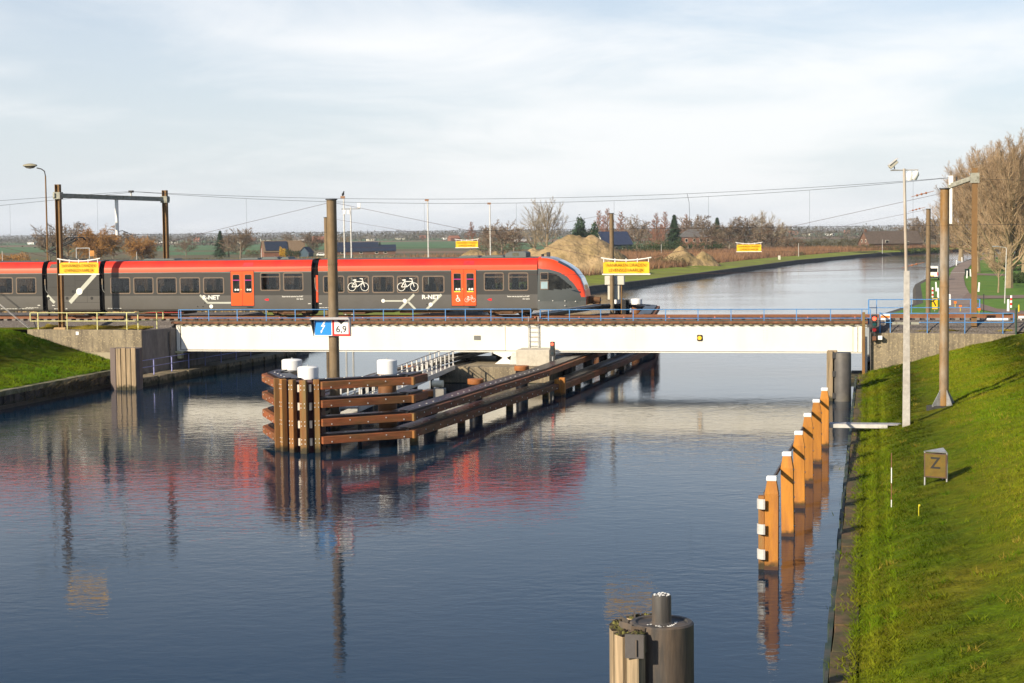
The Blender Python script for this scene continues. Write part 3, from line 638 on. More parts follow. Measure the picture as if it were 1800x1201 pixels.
# nose: five upright timbers on an arc
cx_, cy_ = 21.75, -35.9
for (s, n), wd in zip([(20.21, -36.68), (20.62, -37.02), (21.16, -37.35), (21.75, -37.6), (22.2, -37.2)], (.2, .22, .26, .3, .27)):
    a = math.atan2(n - cy_, s - cx_)
    MB().box(-.13, .13, -wd / 2, wd / 2, -.9, 3.17).build('upright_timber', wood_v, fe, bevel=.02, loc=(s, n + .12, 0), rot=a)
nose_m = M('plum_brown_steel', (.085, .022, .025), .55, var=.3)
MB().slab([(20.15, -36.3), (21.2, -36.95), (21.75, -37.25), (22.3, -36.75), (22.2, -35.9), (20.6, -35.7)], -.9, 3.05).build('nose_core', nose_m, fe)
q = MB()
for z_ in (.62, 1.38, 2.16, 2.95):
    for s, n in ((21.5, -37.42), (22.0, -37.36)): q.box(s - .05, s + .05, n, n + .14, z_ - .3, z_ + .02)
q.build('clamp_plates', M('bright_plate', (.75, .62, .5), .35, .5), fe, kind='stuff')
q = MB()
for (s, n) in [(20.62, -37.02), (21.16, -37.35), (21.75, -37.6), (22.2, -37.2)]:
    a = math.atan2(n - cy_, s - cx_); u = Vector((math.cos(a), math.sin(a))); v = Vector((-u.y, u.x))
    for z_ in (.42, .6, 1.2, 1.38, 1.98, 2.16, 2.76, 2.94):
        for e in (-.08, .08):
            c = Vector((s, n + .12)) + u * .13 + v * e; q.cyl((c.x, c.y, z_), (c.x + u.x * .02, c.y + u.y * .02, z_), .024, n=6)
q.build('bolts', bolt_m, fe, kind='stuff')
A, B, CL = (22.5, -37.25), (25.8, -34.55), (18.35, -33.4)
RLEG = [(25.85, -34.5), (26.4, -28.6), (27.2, -19.3), (28.1, -10.9)]
RLEG2 = [(28.35, -10.2), (28.95, 2), (29.3, 9), (29.6, 21)]
for i, (z0, z1) in enumerate(LV):
    timber_run(fe, A, B, z0, z1, -1, 4.6)
    timber_run(fe, (20.05, -36.5), CL, z0, z1, 1, 5)
    timber_run(fe, CL, (CL[0] - .05, CL[1] + 1.5), z0, z1, 1, 5, bolts=False)
    MB().box(-.05, .05, -.16, .16, z0 - .005, z1 + .005).build('joint_block', wood_v, fe, loc=(B[0] + .0, B[1] + .02, 0), rot=.9)
    if i >= 2: timber_run(fe, RLEG[0], (26.02, -32.6), z0, z1, -1, 3, bolts=False)
for a_, b_ in zip(RLEG[:-1], RLEG[1:]):
    timber_run(fe, a_, b_, .37, .69, -1)
RUP = [(25.82, -34.5), (26.25, -28.6), (26.9, -19.3), (27.55, -10.9), (27.75, -4), (28.0, 3), (28.4, 10), (28.7, 21)]
for a_, b_ in zip(RUP[:-1], RUP[1:]): timber_run(fe, a_, b_, 1.14, 1.46, -1, bolts=a_[1] < -11)
for a_, b_ in zip(RLEG2[:-1], RLEG2[1:]):
    timber_run(fe, a_, b_, .30, .64, -1, bolts=False)
LLEG = [(18.3, -31.8), (17.75, -15), (18.3, -5), (18.9, 4), (19.6, 21)]
for a_, b_ in zip(LLEG[:-1], LLEG[1:]):
    timber_run(fe, a_, b_, .37, .69, 1, bolts=False); timber_run(fe, a_, b_, 1.14, 1.46, 1, bolts=False)
for (s, n, tp) in ((28.2, -10.5, 1.02), (27.98, -10.75, .95)): MB().box(s - .16, s + .2, n - .2, n + .16, -.8, tp).build('upright_timber', wood_pile, fe, bevel=.02)
for (s, n) in [(25.9, -34.0), (26.45, -27.3), (27.15, -19.3), (27.8, -12.5), (28.55, -6.0), (28.9, 1.5), (29.2, 8)]:
    MB().box(s - .36, s - .02, n - .12, n + .12, -.8, .37).build('support_stub', wood_v, fe)
# steel piles with and without white caps
steel_pile(fe, 18.95, -30.9, 2.95, .45, .62); steel_pile(fe, 21.25, -35.35, 2.95, .43, .64); steel_pile(fe, 23.75, -31.4, 2.98, .43, .63)
for (x, y) in ((756, 686), (836, 666), (917, 643), (723, 643)):
    s, n = SN(x, y, 1.58); pp = MB().cyl((s, n, -1), (s, n, 1.32), .36, n=20).build('pile', wale_m, fe, smooth=40)
    MB().lathe([(.43, 1.3), (.44, 1.32), (.44, 1.56), (.42, 1.58), (.05, 1.585)], 24, (s, n)).build('pile_lid', M('orange_pile_lid', (.33, .12, .035), .6, var=.25), pp, smooth=40)
for n in (1.0, 9, 16): MB().cyl((26.5, n, -1), (26.5, n, 1.2), .33, n=16).build('pile', wale_m, fe, smooth=40); MB().cyl((19.9, n + .7, -1), (19.9, n + .7, 1.2), .33, n=16).build('pile', wale_m, fe, smooth=40)
for n in (-25, -18, -10): MB().cyl((18.75, n, -1), (18.75, n, 1.1), .33, n=16).build('pile', wale_m, fe, smooth=40)
MB().slab([(18.6, -33.0), (20.3, -35.6), (21.1, -34.3), (19.5, -31.5)], 2.86, 2.92).build('platform', M('blue_grey_plate', (.12, .13, .18), .6, .2), fe)
MB().slab([(22.6, -36.6), (25.4, -34.3), (25.2, -33.4), (22.4, -35.7)], 1.9, 1.96).build('platform', M('blue_grey_plate', (.12, .13, .18), .6, .2), fe)
s, n = SN(762, 690, 1.5); 
o = thing('deck_lantern', 'cream lantern on a grey box beside the round brown pile lid', 'lantern', s + .25, n + .2, 1.5)
MB().box(-.25, .3, -.25, .25, -.9, .2).build('box', M('grey_box_steel', (.24, .23, .21), .7), o, bevel=.02); MB().cyl((-.35, 0, .42), (.2, 0, .42), .17, n=14).build('lamp_drum', M('cream_enamel', (.66, .60, .45), .45), o, smooth=40)
# gangway
gw = thing('gangway', 'aluminium gangway with handrails leading to the pivot pier', 'gangway', 21.6, -30.5, 0)
g0, g1 = Vector((0, 0, 1.25)), Vector((-1.9, 26.8, 1.1)); dd = (g1 - g0).normalized(); sd_ = Vector((dd.y, -dd.x, 0)).normalized()
MB().beam(g0, g1, .9, .08).build('walkway', galv, gw)
for e in (-.45, .45):
    MB().tube([g0 + sd_ * e + Vector((0, 0, .98)), g1 + sd_ * e + Vector((0, 0, .98))], .03, 6).build('handrail', galv_l, gw)
    MB().tube([g0 + sd_ * e + Vector((0, 0, .52)), g1 + sd_ * e + Vector((0, 0, .52))], .022, 6).build('mid_rail', galv_l, gw)
    MB().beam(g0 + sd_ * e + Vector((0, 0, -.05)), g1 + sd_ * e + Vector((0, 0, -.05)), .06, .28).build('side_beam', galv_l, gw)
    for i in range(19):
        p = g0.lerp(g1, (i + .2) / 18.6) + sd_ * e; MB().box(p.x - .035, p.x + .035, p.y - .035, p.y + .035, p.z - .05, p.z + .98).build('post', galv_l, gw)
for t_ in (.08, .45, .8): 
    p = g0.lerp(g1, t_); MB().cyl((p.x, p.y, -.8), (p.x, p.y, p.z), .1, n=8).build('support', dark_steel, gw)
# far tip of the guard works, beyond the bridge
ft = thing('timber_fender', 'downstream fender tip with black wales and two white capped piles beyond the train nose', 'fender', 0, 0, 0)
for z0, z1 in LV:
    timber_run(ft, (29.6, 21.2), (28.2, 36.5), z0, z1, -1, bolts=False); timber_run(ft, (28.2, 36.5), (25.6, 40.8), z0, z1, -1, bolts=False)
    timber_run(ft, (25.4, 41.0), (22.2, 38.5), z0, z1, -1, bolts=False); timber_run(ft, (22.0, 38.2), (19.6, 21.2), z0, z1, -1, bolts=False)
steel_pile(ft, 25.85, 39.2, 2.95, .45, .65); steel_pile(ft, 24.2, 40.2, 2.95, .4, .65); steel_pile(ft, 22.9, 33.0, 2.5, .42)
steel_pile(ft, 24.3, 28.0, 2.2, .42)
for s, n in ((25.1, 38.9), (24.85, 38.5)): MB().box(s - .17, s + .17, n - .15, n + .15, 1.4, 3.55).build('bollard_post', black_m, ft)

# ---- pile row with white tops
pr_t = [(1356, 1002), (1385, 943), (1405, 893), (1420, 850), (1436, 816), (1449, 788)]
pr_l = ['carrying three steel end plates', 'second behind the one with steel end plates', 'third from the one with steel end plates', 'third from the steel footbridge', 'second from the steel footbridge', 'touching the steel footbridge']
pm = MB(); hw = .185
pm.box(-hw, hw, -hw, hw, -1.0, 2.05); pile_me = pm.mesh('t')
ppos = []
for (x, y), lb in zip(pr_t, pr_l):
    s, n = SN(x, y); n += .15; ppos.append((s, n))
    tp = thing('mooring_pile', 'squared orange hardwood pile with white top, ' + lb, 'pile', s, n, 0, rot=random.uniform(-.06, .06), group='row of white topped piles along the bank')
    tp.rotation_euler = (random.uniform(-.014, .014), random.uniform(-.014, .014), tp.rotation_euler.z)
    q = MB().box(-hw, hw, -hw, hw, -1.0, 2.12)
    h2 = .125; q.add([(-hw, -hw, 2.12), (hw, -hw, 2.12), (hw, hw, 2.12), (-hw, hw, 2.12), (-h2, -h2, 2.47), (h2, -h2, 2.47), (h2, h2, 2.47), (-h2, h2, 2.47)], [(0, 1, 5, 4), (1, 2, 6, 5), (2, 3, 7, 6), (3, 0, 4, 7), (4, 5, 6, 7)])
    q.build('pile_shaft', wood_pile, tp); MB().box(-.145, .145, -.145, .145, 2.47, 2.60).build('white_top', capwhite, tp, bevel=.02)
    MB().box(-hw - .006, hw + .006, -hw - .006, hw + .006, -.9, .1).build('wet_foot', M('wet_timber', (.07, .035, .02), .4, var=.3), tp)
    q = MB()
    for z_ in (.3, .75, 1.2, 1.65, 2.05): q.cyl((hw, 0, z_), (hw + .03, 0, z_), .03, n=6)
    q.build('bolts', bolt_m, tp, kind='stuff')
rw = thing('rubbing_beam', 'dark boards with steel end plates along the channel side of the white topped piles', 'beam', ppos[0][0], ppos[0][1], 0)
e = Vector((ppos[-1][0] - ppos[0][0], ppos[-1][1] - ppos[0][1], 0))
MB().box(-.36, -.2, -.12, .12, -.8, 2.05).build('upright_timber', wood_v, rw)
for z_ in (.45, 1.15, 1.85):
    q = MB(); pts = [(-.24 - .2 * math.sin(a) * 1.0, -.32 + .22 * (1 - math.cos(a)), 0) for a in np.linspace(-.3, 1.45, 7)]
    vs = []
    for p in pts: vs += [(p[0] * .9, p[1], z_ - .14), (p[0] * .9, p[1], z_ + .14)]
    q.add(vs, [(2 * i, 2 * i + 1, 2 * i + 3, 2 * i + 2) for i in range(6)]); ob = q.build('end_plate', galv_l, rw)
    sm = ob.modifiers.new('thick', 'SOLIDIFY'); sm.thickness = .03
MB().beam(Vector((-.215, .1, 2.06)), Vector((-.215, 0, 2.06)) + e, .05, .12).build('board', M('grey_strap', (.10, .095, .10), .6), rw)
fb = thing('footbridge', 'narrow grey grating footbridge from the grass to the last pile', 'footbridge', ppos[-1][0], ppos[-1][1], 0)
xe = SN(1586, 752, 1.0)[0] - ppos[-1][0]
MB().box(.2, xe, .15, .75, .98, 1.03).build('grating', M('pale_grating', (.36, .35, .36), .6, .2, var=.3, scale=8), fb)
MB().box(.2, xe - .6, .08, .15, .86, 1.02).build('side_beam', galv_l, fb); MB().box(.2, xe - .6, .75, .82, .86, 1.02).build('side_beam', galv_l, fb)
for i in range(10): MB().box(.2 + i * .4, .215 + i * .4, .14, .76, 1.03, 1.036).build('joint_strip', galv, fb)

# ---- dolphins
def dolphin(name, label, s, n, rot, top, r):
    d = thing(name, label, 'dolphin', s, n, 0, rot)
    p = MB().lathe([(r, -1.5), (r, top - .03), (r - .03, top), (r - .10, top), (r - .12, top - .03), (.25, top - .035)], 36).build('steel_pile', dolphin_m, d, smooth=35)
    kb = MB().lathe([(.21, top - .04), (.17, top), (.17, top + .44), (.155, top + .47), (.02, top + .475)], 24).build('bollard', dolphin_m, d, smooth=35)
    q = MB(); rr = random.Random(3)
    for i in range(26):
        a, ra = rr.uniform(0, 6.3), rr.uniform(.03, .15); q.cyl((ra * math.cos(a), ra * math.sin(a), top + .46), (ra * math.cos(a), ra * math.sin(a), top + .482), rr.uniform(.008, .022), n=6)
    for i in range(26):
        a, ra = rr.uniform(3.6, 6.6), rr.uniform(.2, .34); q.cyl((ra * math.cos(a), ra * math.sin(a), top - .04), (ra * math.cos(a), ra * math.sin(a), top - .028), rr.uniform(.006, .02), n=6)
    q.build('droppings', capwhite, kb, kind='stuff')
    # facing timbers on an arc
    for i, a in enumerate(np.radians([104, 126, 148, 170, 192, 214, 236])):
        c = Vector((math.cos(a), math.sin(a))) * (r + .23); hgt = top - .06 + .03 * math.sin(i * 2.3)
        MB().box(-.12, .12, -.125, .125, -1.2, hgt - .05).build('facing_timber', wood_grey, d, bevel=.02, loc=(c.x, c.y, 0), rot=a)
        q = MB(); rr = random.Random(i)
        q.box(-.118, .118, -.123, .123, hgt - .055, hgt - .03)
        for k in range(9):
            x, y = rr.uniform(-.1, .09), rr.uniform(-.1, .09); q.cyl((x, y, hgt - .04), (x + .01, y, hgt + rr.uniform(-.02, .03)), rr.uniform(.03, .06), .02, n=5)
        q.build('moss_top', moss, d, loc=(c.x, c.y, 0), rot=a, kind='stuff')
    q = MB(); ar = np.radians(np.linspace(96, 244, 12))
    for z_ in (top - .2, .6):
        for a, b_ in zip(ar[:-1], ar[1:]):
            R_ = r + .09; q.beam((R_ * math.cos(a), R_ * math.sin(a), z_), (R_ * math.cos(b_), R_ * math.sin(b_), z_), .03, .22)
    a = math.radians(243); q.beam((r * math.cos(a) * .95, r * math.sin(a) * .95, top - .28), ((r + .4) * math.cos(a), (r + .4) * math.sin(a), top - .28), .02, .28)
    q.build('clamp_band', dolphin_m, d)
    a = math.radians(240); rr_ = r + .37
    MB().box(-.01, .015, -.16, .16, top - .46, top - .05).build('clamp_plate', M('grey_clamp_plate', (.12, .11, .105), .55, .3), d, loc=(rr_ * math.cos(a), rr_ * math.sin(a), 0), rot=a + .45)
    a = math.radians(225)
    for j in range(4):
        a0, a1 = math.radians(240 - 32 * j), math.radians(226 - 32 * j)
        MB().beam(((r + .02) * math.cos(a0), (r + .02) * math.sin(a0), top - .06), ((r + .2) * math.cos(a1), (r + .2) * math.sin(a1), top - .02), .02, .12).build('tie_plate', dolphin_m, d)
    return d
s, n = SN(1163, 1092, 2.6)
dolphin('mooring_dolphin', 'dark steel tube dolphin with bollard, mossy timber tops and white droppings', s, n, .12, 2.6, .56)
s, n = SN(1481, 706)
d = thing('mooring_dolphin', 'dark tube dolphin with one grey timber in front of the abutment', 'dolphin', s, n + .35, 0)
MB().lathe([(.46, -1), (.46, 2.6), (.43, 2.66), (.1, 2.66)], 30).build('steel_pile', M('grey_bronze_steel', (.09, .085, .08), .6, .1, var=.25, scale=2, c2=(.13, .12, .10), s2=.8), d, smooth=35)
MB().box(-.86, -.52, -.15, .3, -1, 2.72).build('facing_timber', wood_grey, d, bevel=.02); MB().box(-.84, -.3, .31, .6, -1, 2.75).build('facing_timber', wood_grey, d, bevel=.02)
for z_ in (.15, 1.35, 2.35): MB().box(-.55, -.3, -.3, .1, z_, z_ + .3).build('clamp', dark_steel, d)
s, n = SN(206, 686)
d = thing('mooring_dolphin', 'box of weathered grey planks standing in the water beside the quay wall', 'dolphin', s, n, 0, rot=.05)
MB().slab([(-.62, .65), (-.02, .05), (1.2, .12), (1.3, .5), (1.1, 1.5), (-.5, 1.3)], -.8, 2.55).build('core', M('plum_painted_shade_timber', (.15, .12, .11), .85, var=.2, st=(3, 3, .4)), d)  # dark plum tone: shade of the unlit side painted into the timber
for i in range(4): MB().box(.31 * i, .31 * i + .285, -.06 + .035 * i, .05 + .035 * i, -.8, 2.58 + .03 * (i % 2)).build('plank', wood_grey, d, bevel=.012)
MB().slab([(-.7, .72), (-.08, -.02), (0, .04), (-.62, .78)], -.8, 2.57).build('side_plank', M('plum_painted_shade_timber', (.15, .12, .11), .85), d)

# ---- poles for the canal warning banners
def base_fins(par, r, m):
    for i in range(4):
        a = i * math.pi / 2 + .6
        q = MB().prism([(r * .9, 0), (r + .42, 0), (r + .42, .07), (r * .95, .75)], -.015, .015); q.build('base_fin', m, par, rot=a)
    MB().cyl((0, 0, -.3), (0, 0, .04), r + .55, n=4).build('base_plate', dark_steel, par)
def tpole(label, s, n, zb, zt, r, m, fins=False):
    t_ = thing('banner_pole', label, 'pole', s, n, zb)
    MB().cyl((0, 0, -1.0 if zb < .3 else -.25), (0, 0, zt - zb), r, r * .96, n=20).build('tube', m, t_, smooth=40)
    MB().cyl((0, 0, zt - zb), (0, 0, zt - zb + .05), r + .04, n=16).build('top_plate', dark_steel, t_)
    q = MB()
    for i in range(3): q.lathe([(r + .004, 2.6 + i * 2.7), (r + .012, 2.6 + i * 2.7), (r + .012, 2.66 + i * 2.7), (r + .004, 2.66 + i * 2.7)], 16)
    q.build('weld_ring', m, t_)
    if fins: base_fins(t_, r, galv)
    return t_
MIDP = (20.75, -30.0)
mp_ = tpole('weathered tubular pole standing in the fender with the blue and white signs', *MIDP, 0, 11.05, .245, weath_pole)
MB().box(-.26, .26, -.3, .3, 1.75, 1.8).build('lamp_shelf', dark_steel, mp_); MB().cyl((-.28, -.12, 1.2), (-.28, -.12, 1.6), .05, n=8).build('yellow_lamp', M('lime_plastic', (.55, .62, .03), .5), mp_)
RP = (48.85, -29.7); zb_ = zR(48.85)
tpole('thick streaked tubular post with steel fins on the grass bank', *RP, zb_ - .02, 11.1, .205, tube_pole, True)
FPS = [(-2.0, 38.9), (23.85, 38.3), (50.3, 37.7)]
for (s, n), lb in zip(FPS, ('slim tubular pole rising behind the train beside the bird pole', 'dark tubular pole with grey cabinets standing at the downstream fender', 'brown tubular pole beside the yellow T board and the van')):
    tpole(lb, s, n, .8 if s != 23.85 else 0, 10.95, .19, weath_pole)
cb = thing('control_cabinet', 'pair of pale grey cabinets fixed to the dark pole at the downstream fender', 'cabinet', 23.85, 38.6, 4.0)
s0 = PL(1063, 500, 38.6)[0] - 23.85; s1 = PL(1097, 500, 38.6)[0] - 23.85; ztop = PL(1080, 485, 38.6)[1] - 4; zmid = PL(1080, 501, 38.6)[1] - 4; zlo = PL(1080, 527, 38.6)[1] - 4
MB().box(s0, s1, 0, .5, zmid, ztop).build('upper_cabinet', M('cabinet_grey', (.55, .53, .45), .6, var=.08), cb, bevel=.03)
MB().box(s0 + .25, s1 - .4, .02, .45, zlo, zmid - .06).build('lower_cabinet', M('cabinet_grey', (.5, .5, .45), .6), cb, bevel=.03)
MB().cyl((s1 - .25, .2, zlo - 1.2), (s1 - .25, .2, zmid), .07, n=8).build('stand_pipe', corten, cb)

# ---- yellow warning banners on wires
wire_m = M('wire_dark', (.03, .03, .032), .5, var=.05); wire_r = M('wire_rusty', (.10, .055, .05), .6, var=.05)
def wire(p, q, r=.012, sag=0., m=wire_m, k=1, name='wire', label='', group=None):
    p = W(*p); q = W(*q); pts = []
    k = 10 if sag else 1
    for i in range(k + 1):
        t_ = i / k; v = p.lerp(q, t_); v.z -= sag * 4 * t_ * (1 - t_); pts.append(v - p)
    mb_ = MB().tube(pts, r, 4); o = mb_.build(name, m); o.location = p
    return tag(o, label, 'wire', group)
def banner(s, n, ztop, zbot, wd, label, txt=True, grp='yellow warning banners hung over the canal'):
    t_ = thing('warning_banner', label, 'banner', s, n, zbot, group=grp); h = ztop - zbot
    q = MB(); k = 12; vs = []
    for i in range(k + 1):
        x = -wd / 2 + wd * i / k; by = .012 * math.sin(i * 1.3) ; vs += [(x, by, .06), (x, by + .01, h - .10)]
    q.add(vs, [(2 * i, 2 * i + 2, 2 * i + 3, 2 * i + 1) for i in range(k)]); ob = q.build('cloth', yellow_m, t_)
    sm = ob.modifiers.new('thick', 'SOLIDIFY'); sm.thickness = .008
    MB().beam((-wd / 2 - .05, 0, .02), (wd / 2 + .05, 0, .02), .05, .05).build('lower_bar', white, t_)
    q = MB(); q.tube([(-wd / 2 - .1 + (wd + .2) * i / 8, 0, h + .09 - .12 * (1 - ((i - 4) / 4) ** 2)) for i in range(9)], .032, 6); q.build('upper_bar', white, t_)
    q = MB()
    for i in range(5):
        x = -wd / 2 + .03 + (wd - .06) * i / 4; q.box(x - .015, x + .015, -.015, .015, h - .12, h + .06)
    q.build('tie_straps', white, t_, kind='stuff')
    hh = h - .16
    text('!AANRAKEN DRADEN!', hh * .40, letter_m, t_, (0, -.035, .06 + hh * .71), sx=wd * .92 / (hh * .40 * 10.4), bold=-.0025); text('LEVENSGEVAARLIJK', hh * .40, letter_m, t_, (0, -.035, .06 + hh * .27), sx=wd * .84 / (hh * .40 * 9.6), bold=-.0025)
    return h
NP = -30.5
def bpos(x0, x1, yt, yb, n):
    s0, z0 = PL((x0 + x1) / 2, yt, n); s1, z1 = PL((x0 + x1) / 2, yb, n); a = PL(x0, yt, n)[0]; b_ = PL(x1, yt, n)[0]; return s0, z0, z1, b_ - a
LP = (-5.6, -31.0)   # pole on the first bank, outside the picture
tpole('tubular banner pole on the grass slope by the quay wall', *LP, zLf(-5.6), 11.05, .2, tube_pole, True)
for (px, n, A_, B_, lbl, nm) in (((104, 172.5, 458, 483), NP, LP, MIDP, 'yellow warning banner hanging in front of the train power car', 'power car banner'),
                            ((1060, 1141, 456.5, 483), NP, MIDP, RP, 'yellow warning banner hanging by the grey cabinets and train nose', 'train nose banner'),
                            ((801, 840, 422, 436), 38.5, FPS[0], FPS[1], 'small yellow warning banner in front of the sand heap behind the train roof', 'sand heap banner'),
                            ((1295, 1338, 428, 443), 38.0, FPS[1], FPS[2], 'small yellow warning banner in front of the reed field above the canal', 'reed field banner')):
    s, zt_, zb_, wd = bpos(*px, n); banner(s, n, zt_, zb_, wd, lbl)
    for P_, sg_ in ((A_, -1), (B_, 1)):
        pn = {LP: 'finned bank pole', MIDP: 'sign pole', RP: 'thick streaked post', FPS[0]: 'pole by the bird mast', FPS[1]: 'cabinet pole', FPS[2]: 'pole by the T board'}[P_]
        wire((P_[0], P_[1], 10.95), (s + sg_ * (wd / 2 + .1), n, zt_ + .09), .008 if n < 0 else .010, 0, wire_r, name='stay_wire', label='thin upper stay wire of the ' + nm + ' from the ' + pn, group='stay wires of the ' + nm)
        wire((P_[0], P_[1], zb_ + .25), (s + sg_ * (wd / 2 + .05), n, zb_ + .02), .007 if n < 0 else .009, .06, wire_r, name='stay_wire', label='thin lower stay wire of the ' + nm + ' from the ' + pn, group='lower stay wires of the ' + nm)
q = MB().lathe([(.012, -.5), (.012, -.3), (.05, -.28), (.05, -.22), (.018, -.2), (.018, -.1), (.05, -.08), (.05, -.02), (.018, 0), (.018, .1), (.05, .12), (.05, .18), (.012, .2), (.012, .5)], 8)
for x, y, lb, n_ in ((1622, 341, 'orange brown insulator chain near the top of the thick streaked post', -29.8), (1612, 368, 'orange brown insulator chain beside the brown tubular pole', 37.7), (1605, 466, 'red and white insulator chain on the lower stay wire above the water', -29.8)):
    s, z = PL(x, y, n_); o = solo(q, 'insulator', M('insulator_brown', (.30, .13, .07), .4), lb, 'insulator', s, n_, z); o.rotation_euler = (0, math.radians(76), -TH)
    if n_ > 0: o.scale = (1.4, 1.4, 1.4)

# ---- the sign box on the middle pole
sg = thing('waterway_sign', 'hooded double sign with white lightning arrow on blue and 6,9 clearance', 'sign', MIDP[0], MIDP[1] - .36, 0)
sL, zt_ = PL(552, 563, MIDP[1] - .36); sR = PL(615, 563, MIDP[1] - .36)[0]; zb_ = PL(585, 590.5, MIDP[1] - .36)[1]
sL -= MIDP[0]; sR -= MIDP[0]; mid = (sL + sR) / 2 + .03; H_ = zt_ - zb_
MB().box(sL - .06, sR + .04, .02, .07, zb_ - .02, zt_ + .05).build('back_box', M('sign_grey', (.33, .34, .36), .5, .2), sg)
MB().prism([(sL - .16, zt_ + .04), (sR + .08, zt_ + .04), (sR - .02, zt_ + .14), (sL - .0, zt_ + .14)], -.28, .12).build('hood', M('sign_hood', (.42, .41, .42), .6, .1), sg)
MB().add([(sL - .12, -.26, zt_ + .04), (sL - .06, -.26, zt_ + .04), (sL + .02, .02, zb_), (sL - .04, .02, zb_), (sL - .06, .02, zt_ + .04), (sL - .12, .02, zt_ + .04)], [(0, 1, 2, 3), (0, 3, 5), (1, 4, 2), (0, 5, 4, 1), (3, 2, 4, 5)]).build('side_shade', dark_steel, sg)
MB().add([(sR - .0, -.26, zt_ + .04), (sR + .06, -.26, zt_ + .04), (sR + .03, .02, zb_), (sR - .01, .02, zb_), (sR + .06, .02, zt_ + .04), (sR, .02, zt_ + .04)], [(0, 1, 2, 3), (0, 3, 5), (1, 4, 2), (0, 5, 4, 1), (3, 2, 4, 5)]).build('side_shade', M('sign_grey', (.33, .34, .36), .5), sg)
sw = M('sign_white', (.85, .85, .83), .45, var=.02); sb_m = M('sign_blue', (.01, .25, .72), .45, var=.03); sr_m = M('sign_red', (.72, .03, .02), .45, var=.03); sk = M('sign_black', (.012, .012, .012), .5)
pb = MB().box(sL, mid - .02, -.01, .02, zb_, zt_).build('blue_board', sw, sg); MB().box(sL + .035, mid - .06, -.016, -.011, zb_ + .035, zt_ - .03).build('blue_field', sb_m, pb)
cx2 = (sL + mid) / 2 - .02; U_ = H_
bolt = [(.10, .46), (.20, .46), (.06, .20), (.16, .18), (-.06, -.20), (-.01, -.18), (-.13, -.36), (-.14, -.15), (-.10, -.18), (.03, .08), (-.12, .10)]
MB().prism([(cx2 + x * U_ * 1.05, zb_ + U_ * (.5 + y)) for x, y in bolt[::-1]], -.022, -.017).build('lightning_arrow', sw, pb)
wb = MB().box(mid + .0, sR, -.01, .02, zb_, zt_).build('clearance_board', sr_m, sg)
MB().box(mid + .09, sR - .075, -.016, -.011, zb_ + .085, zt_ - .02).build('white_field', sw, wb)
cx3 = (mid + sR) / 2; MB().prism([(cx3 - .2, zt_ - .02), (cx3, zt_ - .2), (cx3 + .2, zt_ - .02)], -.022, -.017).build('black_triangle', sk, wb)
text('6,9', .44, sk, wb, (cx3, -.02, zb_ + .30), bold=.004)

# ---- overhead line: gantry, cantilever post, wires
ga = thing('catenary_gantry', 'brown two post gantry with lichen grey crossbeam over the train', 'gantry', -7.0, -2.55, 3.3)
gx, gy = 4.4, 7.3
def ipost(par, x, y, h, name='post', rot=0):
    q = MB().box(-.16, .16, -.16, -.13, -.3, h).box(-.16, .16, .13, .16, -.3, h).box(-.012, .012, -.13, .13, -.3, h)
    return q.build(name, corten, par, loc=(x, y, 0), rot=rot)
ipost(ga, 0, 0, 9.65, rot=math.pi / 2); ipost(ga, gx, gy, 9.35, rot=math.pi / 2)
MB().box(-.45, .45, -.35, .35, -.5, .18).build('footing', M('footing_concrete', (.36, .25, .13), .9, var=.2), ga, bevel=.06)
dv = Vector((gx, gy, 0)).normalized(); b0 = Vector((0, 0, 8.92)) - dv * .35; b1 = Vector((gx, gy, 8.72)) + dv * .35
MB().beam(b0, b1, .22, .30).build('crossbeam', beam_m, ga, bevel=.02)
for p in (b0 + dv * .35, b1 - dv * .35): MB().box(p.x - .24, p.x + .24, p.y - .24, p.y + .24, p.z - .24, p.z + .22).build('clamp', beam_m, ga)
fr_ = lambda t_: b0.lerp(b1, t_)
pa = fr_(.53); MB().box(pa.x - .09, pa.x + .09, pa.y - .09, pa.y + .09, pa.z - 2.55, pa.z - .1).build('drop_arm', white, ga)
pm_ = fr_(.66)
MB().cyl(pm_ + Vector((0, 0, .1)), pm_ + Vector((0, 0, .5)), .06, n=8).build('insulator', M('insulator_grey', (.5, .5, .48), .4), ga); MB().box(pm_.x - .14, pm_.x + .14, pm_.y - .14, pm_.y + .14, pm_.z + .38, pm_.z + .52).build('wire_clamp', dark_steel, ga)
MB().tube([pa + Vector((.1, 0, -2.3)), pa + Vector((.35, .05, -2.25)), pa + Vector((1.05, .1, -2.55)), pa + Vector((1.3, .1, -2.6))], .025, 6).build('steady_arm', dark_steel, ga)
sI = PL(1712, 570, -.1)[0]
rp = thing('catenary_post', 'brown steel overhead line post with grey slanting arm beside the track', 'post', sI, -.1, 3.05)
ipost(rp, 0, 0, 9.95)
MB().box(-.5, .5, -.35, .35, -.3, .22).build('footing', M('footing_concrete', (.36, .25, .13), .9, var=.2), rp, bevel=.06)
e0 = Vector((.1, 0, 9.42)); sT, zT = PL(1668, 328, 2.3); e1 = Vector((sT - sI, 2.4, zT - 3.05))
MB().beam(e0, e1, .2, .28).build('arm', beam_m, rp, bevel=.02); MB().box(-.26, .26, -.24, .24, 9.05, 9.65).build('clamp', beam_m, rp)
pd = e0.lerp(e1, .93); MB().box(pd.x - .09, pd.x + .09, pd.y - .09, pd.y + .09, pd.z - 2.35, pd.z - .1).build('drop_arm', white, rp); MB().box(pd.x - .13, pd.x + .13, pd.y - .13, pd.y + .13, pd.z + .05, pd.z + .62).build('insulator_box', white, rp)
pe = e0.lerp(e1, .72); MB().cyl(pe, pe + Vector((0, 0, .45)), .05, n=8).build('insulator', dark_steel, rp)
